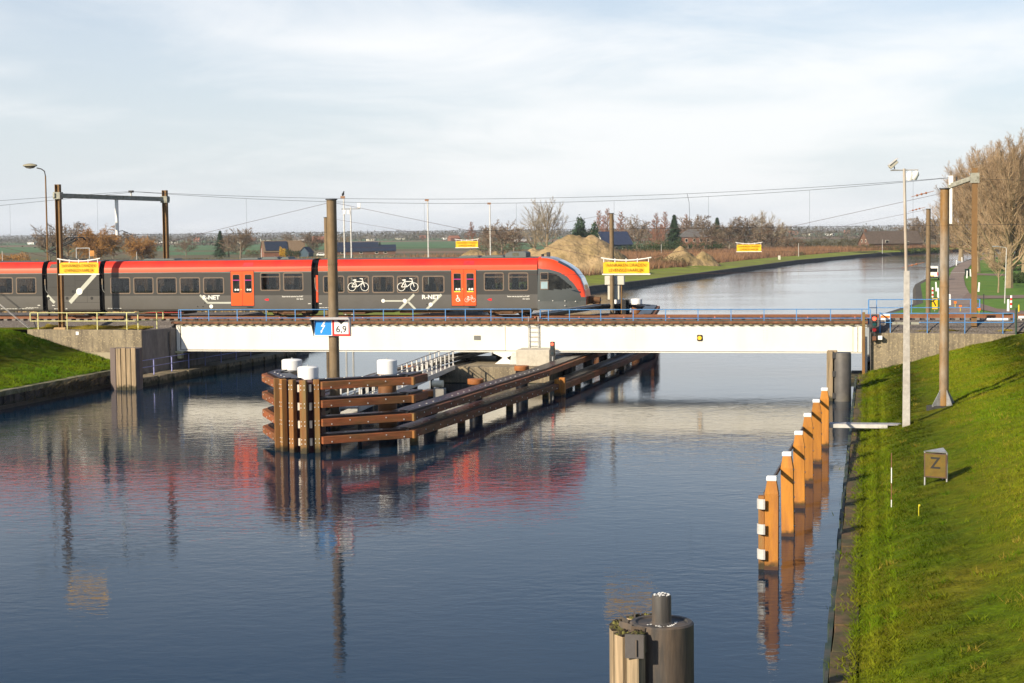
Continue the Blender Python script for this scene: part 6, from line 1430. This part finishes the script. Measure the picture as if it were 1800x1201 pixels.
# ================================================================== SAND HEAPS
sand_m = M('pale_sand', (.38, .27, .14), .95, var=.28, scale=.4, c2=(.26, .19, .085), s2=.16, thr=.5, soft=.1, bump=.4, bs=1.3, world=True)
def heap(label, x, D, peaks, seed):
    """peaks: (dx px, height px, radius px)"""
    k = D / F; q = MB(); N_ = 56; X0 = min(p[0] - p[2] for p in peaks) * k - 2; X1 = max(p[0] + p[2] for p in peaks) * k + 2; Y1 = max(p[2] for p in peaks) * k; vs = []
    for j in range(N_ + 1):
        for i in range(N_ + 1):
            X = X0 + (X1 - X0) * i / N_; Y = -Y1 + 2 * Y1 * j / N_; z = -.4
            for dx, hp, rp in peaks:
                r = math.hypot(X - dx * k, Y * 1.0) / (rp * k) + .05 * nz(X * .5 + seed, Y * .5); r = max(r, 0); z = max(z, hp * k * (1 - r ** 1.15))
            z += (.30 * nz(X * .55 + seed, Y * .6) + .22 * nz(X * 1.3 + seed, Y * 1.1) + .13 * nz(X * 2.6, Y * 2.2) + random.uniform(-.07, .07)) * (z > -.2); vs.append((X, Y, z))
    q.add(vs, [(j * (N_ + 1) + i, j * (N_ + 1) + i + 1, (j + 1) * (N_ + 1) + i + 1, (j + 1) * (N_ + 1) + i) for j in range(N_) for i in range(N_)])
    o = q.build('sand_heap', sand_m, smooth=60); o.location = (FAR(x, D), D, ZL); return tag(o, label, 'sand heap', 'sand heaps on the far bank')
heap('largest sand heap with steep pale face behind the train nose', 1010, 330, [(-8, 75, 112), (10, 72, 105), (30, 75, 104), (45, 60, 90), (62, 38, 72), (-60, 44, 60), (-85, 22, 40)], 1.0)
heap('twin topped small sand heap behind the brown bramble bush', 1205, 400, [(-7, 37, 48), (32, 30, 34), (10, 24, 50)], 2.3)
heap('small pointed sand heap behind the train roof units', 941, 420, [(0, 36, 45), (18, 25, 40)], 3.1)
heap('low grassy sand heap under the sand heap banner', 842, 380, [(-5, 42, 62), (30, 36, 45)], 4.2)

# ================================================================== BUILDINGS
brick_m = M('red_brick', (.22, .105, .07), .9, var=.2, scale=1.5); tile_bl = M('blue_black_tiles', (.035, .05, .10), .6, var=.2, scale=1); slate = M('dark_slate', (.12, .115, .11), .8, var=.25); slate_bl = M('solar_blue_roof', (.025, .035, .06), .4, var=.2)
thatch = M('brown_roof', (.19, .135, .085), .95, var=.25); navy = M('navy_boards', (.035, .07, .10), .7, var=.15); cream = M('cream_trim', (.65, .62, .52), .7); brickd = M('dark_brick', (.15, .085, .06), .9, var=.2)
def house(name, label, x, D, w, d, eave, ridge, wm_, rm, rot=0., gable_axis='x', hip=0., wins=(), chim=None, cat='house', group=None, z=ZL, over=.35):
    t_ = thing(name, label, cat, FAR(x, D), D, z, rot, group, world=True); w2, d2 = w / 2, d / 2
    if not hip: MB().prism([(-d2, 0), (d2, 0), (d2, eave), (0, ridge - .1), (-d2, eave)], -w2, w2).build('wall', wm_, t_, rot=math.pi / 2)
    else: MB().box(-w2, w2, -d2, d2, 0, eave).build('wall', wm_, t_)
    o = over
    if hip: q = MB().add([(-w2 - o, -d2 - o, eave), (w2 + o, -d2 - o, eave), (w2 + o, d2 + o, eave), (-w2 - o, d2 + o, eave), (-w2 + hip, 0, ridge), (w2 - hip, 0, ridge)], [(0, 1, 5, 4), (1, 2, 5), (2, 3, 4, 5), (3, 0, 4), (3, 2, 1, 0)])
    else:
        dz = (ridge - eave) / d2 * o; q = MB()
        for sg_ in (-1, 1): q.add([(-w2 - o, sg_ * (d2 + o), eave - dz), (w2 + o, sg_ * (d2 + o), eave - dz), (w2 + o, 0, ridge), (-w2 - o, 0, ridge), (-w2 - o, sg_ * (d2 + o), eave - dz + .2), (w2 + o, sg_ * (d2 + o), eave - dz + .2), (w2 + o, 0, ridge + .2), (-w2 - o, 0, ridge + .2)], [(0, 1, 2, 3), (4, 5, 6, 7), (0, 1, 5, 4), (0, 3, 7, 4), (1, 2, 6, 5)])
    rf = q.build('roof', rm, t_)
    if chim is not None: MB().box(chim - .4, chim + .4, -.4, .4, ridge - .6, ridge + 1.1).build('chimney', brickd, rf)
    for (wx, wz, ww, wh, side) in wins:
        if side == 'f': q = MB().box(wx - ww / 2, wx + ww / 2, -d2 - .06, -d2 + .02, wz, wz + wh); p = MB().box(wx - ww / 2 + .12, wx + ww / 2 - .12, -d2 - .08, -d2 - .065, wz + .12, wz + wh - .12)
        else: q = MB().box(-w2 - .06, -w2 + .02, wx - ww / 2, wx + ww / 2, wz, wz + wh); p = MB().box(-w2 - .08, -w2 - .065, wx - ww / 2 + .12, wx + ww / 2 - .12, wz + .12, wz + wh - .12)
        wo = q.build('window', cream, t_); p.build('pane', glassdark, wo)
    return t_
hb = house('barn', 'navy boarded barn with dark blue tiled roof and white gable edges', 1078, 740, 14.5, 9.5, 3.3, 8.5, navy, tile_bl, .5, wins=[(-1.6, 3.9, 1.0, 1.6, 'g'), (1.6, 3.9, 1.0, 1.6, 'g'), (-1.0, .5, 1.6, 1.6, 'f'), (3.0, .5, 1.6, 1.6, 'f')])
for sg_ in (-1, 1): MB().beam((-7.7, sg_ * 5.15, 3.0), (-7.7, 0, 8.65), .12, .4).build('gable_edge', cream, hb)
MB().box(-7.3, 7.3, -4.85, -4.77, 0, .9).build('brick_plinth', brick_m, hb)
house('brick_house', 'red brick house with large hipped grey roof and white windows', 1222, 760, 14.5, 9, 5.8, 9.3, brick_m, slate, .12, hip=4.4, wins=[(-4.6, 3.7, 1.3, 1.5, 'f'), (-1, 3.7, 1.3, 1.5, 'f'), (2, 3.7, 1.3, 1.5, 'f'), (5.2, 3.7, 1.3, 1.5, 'f'), (4.5, .6, 2.2, 1.8, 'f'), (-3, .6, 1.8, 1.8, 'f')])
house('farmhouse', 'long brick farmhouse with brown roof and gable end chimney', 1566, 690, 24, 9, 2.8, 7.4, brickd, M('weathered_brown_tiles', (.11, .085, .068), .9, var=.3, scale=1.5), .3, wins=[(-1.6, 3.2, .9, 1.2, 'g'), (1.6, 3.2, .9, 1.2, 'g'), (-1.8, .9, 1, 1.3, 'g'), (-4, 2.6, 1.6, 1.4, 'f'), (5, 1.2, 1.8, 2.2, 'f')], chim=-11.2)
hb = house('brick_barn', 'brick gabled barn with wide brown roof and dark blue panels', 500, 700, 17, 9, 2.2, 6.4, brick_m, thatch, .3)
MB().add([(-7.9, -4.42, 2.45), (1.4, -4.42, 2.45), (1.4, -.55, 6.2), (-7.9, -.55, 6.2)], [(0, 1, 2, 3)]).build('solar_panel', slate_bl, hb, loc=(0, -.28, .12))
house('shed', 'small dark blue shed beside the brick barn', 541, 690, 4.2, 4, 1.8, 3.8, navy, slate_bl, 1.2, cat='shed')
for x, w, lb in ((612, 10, 'low barn with dark slate roof half hidden by the middle pole'), (645, 10, 'low barn with dark slate roof behind the camera mast'), (668, 5, 'small dark roofed shed behind the little spruce'), (684, 6, 'small dark roofed shed past the little spruce')):
    house('barn', lb, x, 740, w * 1.05, 8, 1.6, 5.2 if w > 8 else 4.0, brickd, slate_bl, .1, cat='barn', wins=[(-w * .2, .4, 1.4, .9, 'f')])
    if w > 8: MB().box(-w * .52, w * .52, -.2, .2, 5.3, 5.6).build('ridge_cap', thatch, bpy.data.objects[-1] if 0 else None) if 0 else None
# tiny houses on the horizon
far_l = ['white gabled far house', 'red roofed far house', 'grey far farm shed', 'cream far farmhouse']
rg2 = random.Random(4)
for i, (x, D) in enumerate(((283, 2200), (205, 1900), (305, 2250), (60, 2500), (448, 2600), (470, 2400), (530, 2200), (562, 1900), (705, 2700), (788, 2500), (800, 2000), (905, 2300), (920, 1700), (1395, 2600), (1420, 2500), (1460, 2300), (1490, 2600), (430, 2000), (590, 2500), (350, 2700), (655, 2300), (1110, 2400), (745, 2600))):
    house('farmhouse', ['far white walled farmhouse on the hazy horizon', 'far red roofed farmhouse on the hazy horizon', 'far dark roofed farm shed on the hazy horizon'][i % 3], x, D, rg2.uniform(9, 16), 8, 3.2, rg2.uniform(6, 7.6), [capwhite, brick_m, cream][i % 3], [slate, M('far_red_tile', (.3, .12, .07), .9), slate][i % 3], rg2.uniform(-.6, .6), group=['far white farmhouses', 'far red farmhouses', 'far farm sheds'][i % 3], cat='farmhouse')
# far woods: masses of trees along the horizon
wood_far = M('far_wood', (.085, .08, .06), .95, var=.35, scale=.02, world=True)
rg = np.random.RandomState(14); V = []
for D0, D1, cnt, hh in ((1350, 2000, 420, 9), (2100, 3200, 800, 11), (3400, 5200, 1200, 14), (5400, 8000, 1400, 18)):
    for i in range(cnt):
        D = rg.uniform(D0, D1); x = rg.uniform(-.42, .42) * D
        cx_ = math.sin(x * .004 + D0) + math.sin(x * .011 + 2 + D0 * .3)
        if cx_ < -.25 and D < 5000: continue
        H_ = hh * rg.uniform(.55, 1.25); wv = H_ * rg.uniform(.8, 2.2); n = 64
        c = np.stack([x + rg.normal(size=n) * wv * .5, D + rg.normal(size=n) * 6, ZL + rg.uniform(0, 1, n) ** 1.35 * H_], 1); sz = H_ * .11
        d1 = rg.normal(size=(n, 3)) * sz; d2 = rg.normal(size=(n, 3)) * sz; V.append(np.stack([c, c + d1, c + d2], 1).reshape(-1, 3))
V = np.concatenate(V); V[:, 2] = np.maximum(V[:, 2], ZL - .3); me = bpy.data.meshes.new('far_wood'); me.from_pydata(V.tolist(), [], np.arange(len(V)).reshape(-1, 3).tolist()); me.materials.append(wood_far); o = bpy.data.objects.new('far_wood', me); col.objects.link(o); o['kind'] = 'stuff'
o['label'] = 'hazy band of distant trees along the horizon'

# ================================================================== SMALL THINGS BEYOND THE BRIDGE
# street lamp behind the train (first bank)
s, z = PL(84, 470, 7.5)
la = thing('street_lamp', 'old brown street lamp with oval hood beside the gantry', 'lamp', s, 7.5, .9)
hs, hz = PL(50, 290, 7.5); ts, tz = PL(77, 300, 7.5); hs -= s; ts -= s; hz -= .9; tz -= .9
MB().cyl((0, 0, -.2), (ts + .12, 0, tz - .4), .085, .05, n=10).build('mast', corten, la)
MB().tube([(ts + .12, 0, tz - .42), (ts + .05, 0, tz - .05), (ts - .2, 0, tz + .12), (ts - .55, 0, tz + .2)], .04, 8).build('bracket', dark_steel, la)
q = MB(); q.lathe([(.02, 0), (.2, .03), (.3, .1), (.27, .2), (.1, .27), (.02, .28)], 16); hd = q.build('hood', M('lamp_hood', (.26, .24, .17), .6), la, loc=(hs + .12, 0, hz - .18), smooth=60); hd.scale = (1.9, 1, 1)
q = MB(); q.lathe([(.02, -.1), (.15, -.06), (.22, .02), (.02, .03)], 14); q.build('lens', M('lamp_glass', (.2, .19, .17), .15), hd)
def mast(label, x, D, yt, r, bird=False, cams=False):
    zt_ = CH + (HOR(x) - yt) * D / F; t_ = thing('light_mast', label, 'mast', FAR(x, D), D, ZL, world=True)
    MB().cyl((.0, 0, -.2), (-.0, 0, zt_ - ZL), r, r * .7, n=8).build('mast_tube', galv_l, t_)
    if cams:
        MB().box(-.9, .9, -.05, .05, zt_ - ZL - .25, zt_ - ZL - .15).build('crossbar', galv, t_); MB().box(.65, .95, -.12, .12, zt_ - ZL - .15, zt_ - ZL + .35).build('camera_housing', capwhite, t_); MB().box(-.75, -.5, -.12, .12, zt_ - ZL - .7, zt_ - ZL - .3).build('floodlight', capwhite, t_); MB().box(-.35, -.1, -.12, .12, zt_ - ZL - .7, zt_ - ZL - .3).build('floodlight', capwhite, t_)
    else: MB().box(-.3, .12, -.1, .1, zt_ - ZL - .12, zt_ - ZL + .1).build('lamp_head', M('mast_head', (.35, .2, .12), .7), t_)
    return t_, zt_
_, zt_ = mast('slim pale mast with the black bird on top', 608, 165, 347, .09)
mast('grey camera mast with white floodlights behind the train', 620, 165, 364, .09, cams=True); mast('slim pale mast standing behind the small banner', 755, 185, 352, .09); mast('slim pale mast in front of the round dense bare tree', 864, 200, 358, .09)
bd_ = thing('bird', 'black bird perched on the slim pale mast', 'bird', FAR(606, 165), 165, zt_ + .1, rot=.2, world=True)
q = MB(); k = 10
prof = [(.0, .0), (.06, .03), (.115, .12), (.12, .22), (.085, .32), (.05, .37), (.065, .42), (.06, .47), (.0, .5)]
q.lathe([(max(r, .004), z) for r, z in prof], 12); q.add([(-.05, -.04, .08), (-.05, .04, .08), (-.12, 0, -.22), (-.02, 0, .16)], [(0, 1, 2), (0, 2, 3), (1, 3, 2)]); q.cyl((.04, 0, .44), (.13, 0, .42), .02, .004, n=5)
for e in (-.03, .03): q.cyl((0, e, .03), (.01, e, -.1), .008, n=4)
q.build('body', M('bird_black', (.012, .012, .014), .6), bd_, rot=(0, .3, 0), smooth=60)
# pale posts in the fields
for x, D, hp, lb in ((243, 420, 36, 'thin white pole in front of the smaller orange willow'), (462, 430, 38, 'thin grey pole before the brick barn'), (7, 420, 40, 'thin white pole at the reddish willow scrub'), (662, 400, 18, 'short grey post in the reed field'), (1405, 520, 26, 'thin white pole before the farmhouse hedge'), (1552, 600, 24, 'thin white mast against the farmhouse roof'), (1164, 560, 24, 'thin grey post before the long evergreen hedge')):
    solo(MB().cyl((0, 0, -.2), (0, 0, hp * D / F), .09, .07, n=6), 'field_pole', galv_l, lb, 'pole', FAR(x, D), D, ZL, world=True)
s_, z_ = PL(146, 449, 60); z_ -= ZL
ib = thing('info_board', 'white notice board with small coloured sign plates in the scrub', 'sign', s_, 60, ZL)
MB().tube([(-.75, 0, 0), (-.75, 0, z_ + .75), (.75, 0, z_ + .75), (.75, 0, 0)], .06, 6).build('frame', galv, ib); MB().box(-.55, .35, -.06, 0, z_ - 1.1, z_ - .5).build('notice', capwhite, ib); MB().box(.8, 1.3, -.06, 0, z_ - .1, z_ + .5).build('orange_plate', M('plate_orange', (.45, .2, .04), .6), ib); MB().box(.85, 1.25, -.06, 0, z_ - 1.0, z_ - .4).build('blue_plate', M('plate_blue', (.1, .22, .4), .6), ib)
for x, y, lb in ((1553, 462, 'x'),): pass
solo(MB().box(-.3, .3, -.3, .3, 0, 1.4), 'bank_cabinet', cream, 'small cream cabinet in the reed field past the banner', 'cabinet', FAR(1371, 480), 480, ZL, world=True)
pj = thing('landing_stage', 'low dark landing stage jutting from the far bank', 'jetty', G(1543, 447, .4).x, G(1543, 447, .4).y, 0, .5, world=True)
for i in range(8): MB().box(-24 + i * 3, -21.1 + i * 3, 0, 1.4, 1.1, 1.35).build('plank', dark_steel, pj)
MB().beam((0, .5, 1.2), (4, -3, .2), 1.2, .3).build('ramp', dark_steel, pj)
for i in range(4): MB().cyl((-22 + i * 7, .4, -.5), (-22 + i * 7, .4, 1.2), .15, n=6).build('post', dark_steel, pj)

# ---- vehicles
def vehicle(name, label, cat, P3, rot, L_, wd, prof, paint, glass_pol, wheels, rear=None):
    t_ = thing(name, label, cat, P3[0], P3[1], P3[2], rot, world=True)
    MB().prism(prof, -wd / 2, wd / 2).build('body', paint, t_, bevel=.08)
    for sg_ in (-1, 1):
        for pl in glass_pol:
            y = sg_ * (wd / 2 + .004); MB().add([(x, y, z) for x, z in pl], [tuple(range(len(pl)))]).build('side_window', glassdark, t_)
    for x in wheels:
        for sg_ in (-1, 1):
            wo = MB().cyl((x, sg_ * (wd / 2 - .1), .33), (x, sg_ * (wd / 2 + .03), .33), .33, n=18).build('wheel', black_m, t_); MB().cyl((x, sg_ * (wd / 2 + .025), .33), (x, sg_ * (wd / 2 + .04), .33), .2, n=12).build('rim', galv, wo)
    return t_
vp = G(1648, 493, ZL + .05)
van = vehicle('parked_van', 'white delivery van parked on the verge by the canal', 'van', (vp.x, vp.y + 2.5, ZL + .08), math.radians(70), 5.2, 2.0, [(-2.6, .35), (2.6, .35), (2.65, .9), (2.3, 1.25), (1.5, 2.1), (1.2, 2.25), (-2.5, 2.3), (-2.62, 2.0)], white, [[(1.2, 1.3), (2.05, 1.3), (1.45, 1.95), (.9, 1.95)]], (-1.7, 1.7))
MB().box(-2.66, -2.6, -.85, .85, 1.35, 1.95).build('rear_window', glassdark, van)
for sg_ in (-1, 1): MB().box(-2.67, -2.6, sg_ * .9 - .08, sg_ * .9 + .08, .75, 1.3).build('tail_light', M('tail_red', (.6, .01, .01), .3), van)
MB().box(-2.7, -2.6, -1.0, 1.0, .35, .6).build('bumper', black_m, van); MB().box(-2.68, -2.61, -.3, .3, .65, .78).build('number_plate', M('plate_yellow', (.7, .5, .02), .5), van)
vehicle('parked_car', 'white car standing between the barn and the low slate roofs', 'car', (FAR(568, 690), 690, ZL + .05), .05, 4.3, 1.8, [(-2.1, .3), (2.15, .3), (2.15, .75), (1.9, .95), (1.1, 1.0), (.4, 1.45), (-1.2, 1.48), (-2.05, .95)], white, [[(.95, 1.0), (.35, 1.38), (-.35, 1.4), (-.35, 1.0)], [(-.45, 1.0), (-.45, 1.4), (-1.15, 1.4), (-1.7, 1.0)]], (-1.35, 1.35))

# ---- road furniture
def post_at(x, y, z=ZL + .05): p = G(x, y, z); return p.x, p.y, z
mkp = MB().add([(-.07, -.05, -.1), (.07, -.05, -.1), (.07, .05, -.1), (-.07, .05, -.1), (-.06, -.04, .85), (.06, -.04, .85), (.06, .04, 1.0), (-.06, .04, 1.0)], [(0, 1, 5, 4), (1, 2, 6, 5), (2, 3, 7, 6), (3, 0, 4, 7), (4, 5, 6, 7)]); mk_me = mkp.mesh('marker_post'); mk_me.materials.append(capwhite)
for x, y, lb in ((1646, 512, 'white marker post leaning behind the parked van'), (1649, 524, 'white marker post near the yellow T board'), (1669.5, 537, 'white marker post beside the brick road apron'), (1699.5, 489, 'white marker post beside the waste bin'), (1706, 486, 'white marker post touching the waste bin'), (1720, 513, 'white marker post on the lawn by the road'), (1681, 467, 'white marker post on the verge where the road narrows'), (1691, 461, 'white marker post on the verge at the road bend'), (1772, 548, 'white marker post by the red and white barrier post')):
    p = post_at(x, y); o = put('marker_post', mk_me, None, loc=p, rot=(random.uniform(-.05, .05), random.uniform(-.08, .08), 0)); o.scale = (1.5, 1.5, 1.25); tag(o, lb, 'post', 'white marker posts along the road')
def rw(x, y, lb):
    p = post_at(x, y); t_ = thing('barrier_post', lb, 'post', *p, world=True)
    for i in range(5): MB().cyl((0, 0, i * .26), (0, 0, i * .26 + .26), .11, n=8).build('band', capwhite if i % 2 == 0 else M('barrier_red', (.62, .02, .02), .5), t_)
rw(1777.5, 541, 'red and white banded post under the tall poplar'); rw(1639.5, 524, 'red and white banded post behind the yellow T board')
p = post_at(1791, 549); solo(MB().cyl((0, 0, -.1), (0, 0, .75), .07, n=8), 'gas_marker', M('gas_yellow', (.7, .55, .02), .5), 'small yellow marker post beyond the red and white post', 'post', *p, world=True)
for x, y, lb in ((1679, 541, 'orange topped stake by the brick road apron'), (1688, 548, 'orange topped stake nearer the track by the apron'), (1721, 554, 'orange topped stake beside the brown overhead post')):
    p = post_at(x, y); t_ = thing('survey_stake', lb, 'stake', *p, world=True); MB().cyl((0, 0, -.1), (0, 0, .55), .03, n=6).build('stake_rod', M('gas_yellow', (.7, .55, .02), .5), t_); MB().box(-.13, .13, -.05, .05, .45, .68).build('orange_top', M('stake_orange', (.85, .2, .02), .5), t_)
p = post_at(1705, 486); wbn = thing('waste_bin', 'dark green wheeled waste bin at the edge of the road', 'bin', p[0] - .2, p[1] + 1, p[2], .3, world=True)
MB().add([(-.25, -.25, 0), (.25, -.25, 0), (.25, .25, 0), (-.25, .25, 0), (-.32, -.34, 1.2), (.32, -.34, 1.2), (.32, .34, 1.2), (-.32, .34, 1.2)], [(0, 1, 5, 4), (1, 2, 6, 5), (2, 3, 7, 6), (3, 0, 4, 7), (4, 5, 6, 7)]).build('bin_body', M('bin_green', (.015, .03, .025), .5), wbn); MB().box(-.36, .36, -.4, .38, 1.2, 1.3).build('lid', M('bin_lid', (.02, .05, .04), .5), wbn, bevel=.03)
p = post_at(1766, 533.5); la = thing('street_lamp', 'pale slim street lamp with drooping arm by the lawn', 'lamp', *p, rot=.0, world=True)
D = p[1]; hh = 99 * D / F; MB().cyl((0, 0, -.1), (.16, 0, hh - .25), .06, .045, n=8).build('mast', galv_l, la); ax = -22 * D / F
MB().tube([(.16, 0, hh - .25), (.1, 0, hh - .08), (-.15, 0, hh - .02), (ax * .55, 0, hh + .06)], .035, 6).build('arm', galv_l, la); MB().box(ax, ax * .5, -.12, .12, hh + .02, hh + .14).build('lamp_head', galv, la, bevel=.03)
# yellow board with a tilted letter
p = post_at(1643.5, 548, ZL); D = p[1]; kk = D / F; zt_ = CH - (523 - HOR(1643)) * kk - ZL; zb_ = CH - (544 - HOR(1643)) * kk - ZL
yb = thing('speed_board', 'yellow board with tilted black T on a post between the tubular poles', 'sign', *p, world=True)
w_ = 5.6 * kk; MB().cyl((0, .1, -.2), (0, .1, zt_), .05, n=6).build('post', galv, yb)
bo = MB().box(-w_, w_, 0, .05, zb_, zt_).build('board', M('board_black', (.02, .02, .02), .6), yb); MB().box(-w_ * .93, w_ * .82, -.012, -.002, zb_ + .03, zt_ - .08).build('yellow_field', M('board_yellow', (.85, .55, .01), .5), bo)
text('T', .95, sk, bo, (-.05, -.02, (zt_ + zb_) / 2), rot=(math.pi / 2, -.5, 0), bold=.012)
p = post_at(1729, 552); solo(MB().cyl((0, 0, -.2), (0, 0, 2.0), .05, n=6), 'fence_post', dark_steel, 'thin dark post behind the brown overhead line post', 'post', *p, world=True)
# rope line between the poles over the water is the banner wire; white road thresholds
q = MB()
for i in range(7): a = G(1672 + i * 4.2, 479.5, ZL + .1); q.box(a.x - .2, a.x + .2, a.y - .5, a.y + .5, a.z, a.z + .004)
o = q.build('road_marking', capwhite); o['kind'] = 'structure'
# ================================================================== GRASS ON THE NEAR BANKS, HAZE
g_m = M('grass_blades', (.095, .15, .005), .9, var=.5, scale=4, c2=(.165, .16, .010), s2=.35, thr=.55, soft=.16, world=True, spec=.05)
g_l = M('grass_blades_lush', (.062, .14, .004), .9, var=.5, scale=3, c2=(.105, .14, .006), s2=.3, thr=.52, soft=.15, world=True, spec=.05)
dry2 = M('dry_blades', (.24, .19, .03), .9, var=.35, scale=2, world=True, spec=.05)
def bank_pts(n, s0, s1, n0, n1, zf, seed, pw=1.0):
    rg = np.random.RandomState(seed); s = rg.uniform(s0, s1, n); u = rg.uniform(0, 1, n) ** pw; nn = n0 + (n1 - n0) * u
    z = np.array([zf(a) + .035 * nz(a, b_) + .03 * nz(a * 3, b_ * 3 + 2) for a, b_ in zip(s, nn)]) - .01
    cl_ = np.sin(s * 2.1 + 2 * np.sin(nn * 1.4)) * np.sin(nn * 1.9 + 1.5 * np.sin(s * 1.7)); hh = .75 + .4 * cl_
    return np.stack([OX + TX * s + NX * nn, OY + TY * s + NY * nn, z], 1), hh
def bank_grass(name, n, a, m, h, wd, seed, pw=1.0, lean=.55):
    P_, hh = bank_pts(n, *a, seed, pw); return blades(name, P_, h * hh, wd, m, seed, lean)
bank_grass('grass', 260000, (45.5, 58, -88, -1.2, zR), g_m, .125, .013, 61, 1.9, .95)
bank_grass('grass', 50000, (45.5, 58, -40, -1.2, zR), g_m, .12, .03, 62, 1.0, .7)
bank_grass('dry_grass', 14000, (45.5, 58, -85, -1.2, zR), dry2, .12, .012, 63, 1.6, .9)
bank_grass('grass', 110000, (-20, -1.85, -50, -3.1, zLf), g_l, .13, .03, 64, .7, .6)
# long tufts along the bank edge and wall feet
bank_grass('grass', 9000, (45.34, 46.3, -85, -2, zR), g_m, .22, .016, 65, 1.4, 1.0)
bank_grass('dry_grass', 7000, (-9, -1.3, -2.7, -.6, lambda s: 3.36), dry2, .2, .03, 66, 1, .4)
bank_grass('dry_grass', 7000, (45.9, 54, -.58, .2, lambda s: 3.12), dry2, .2, .03, 67, 1, .4)
bank_grass('grass', 5000, (-2.0, -1.8, -45, -6, lambda s: .95), g_l, .22, .03, 68, 1, .6)
bank_grass('grass', 60000, (58, 85, -88, -1.2, zR), g_m, .12, .03, 75, 1.5, .9)
rgk = np.random.RandomState(8); nk = 9000; nn = rgk.uniform(-85, -3, nk); wob = .14 * np.sin(nn * 1.1) + .1 * np.sin(nn * 3.7 + 1) + .07 * np.sin(nn * 9.1); ss = 45.42 - np.abs(rgk.normal(size=nk)) * .09 * (1 + 2.2 * np.maximum(wob, 0) * 4)
blades('grass', np.stack([OX + TX * ss + NX * nn, OY + TY * ss + NY * nn, np.full(nk, .6)], 1), .13, .014, g_m, 77, 1.1)
# tussocks
def tussocks(cnt, per, a, m, seed):
    rg = np.random.RandomState(seed); P0, _ = bank_pts(cnt, *a, seed, 1.6); k = np.repeat(P0, per, 0) + np.concatenate([rg.normal(size=(cnt * per, 2)) * .09, np.zeros((cnt * per, 1))], 1)
    k[:, 2] -= .02; return blades('grass', k, .17, .012, m, seed, .7)
tussocks(420, 20, (45.6, 58, -86, -1.5, zR), g_m, 71); tussocks(120, 22, (45.6, 58, -86, -1.5, zR), dry2, 72); tussocks(200, 20, (45.6, 58, -86, -1.5, zR), g_l, 73); tussocks(240, 22, (-18, -2.0, -45, -3.4, zLf), g_l, 74)
# weeds hanging over the quay
rg = np.random.RandomState(3); n_ = 900; nn = rg.normal(-13.5, 2.6, n_); ss = -1.25 + rg.uniform(-.1, .2, n_)
blades('weeds', np.stack([OX + TX * ss + NX * nn, OY + TY * ss + NY * nn, rg.uniform(.05, .8, n_)], 1), .4, .02, M('dry_weeds', (.13, .10, .05), .9), 69, 1.2)

hz = bpy.data.materials.new('haze'); hz.use_nodes = True; t = hz.node_tree; t.nodes.clear()
vo = t.nodes.new('ShaderNodeVolumePrincipled'); vo.inputs['Color'].default_value = (.80, .86, .95, 1); vo.inputs['Density'].default_value = .00007; vo.inputs['Anisotropy'].default_value = 0
mo = t.nodes.new('ShaderNodeOutputMaterial'); t.links.new(vo.outputs[0], mo.inputs['Volume'])
o = MB().box(-9600, 9600, -200, 10600, -2.2, 32).build('haze', hz); o['kind'] = 'stuff'; o['label'] = 'pale winter haze over the polder'
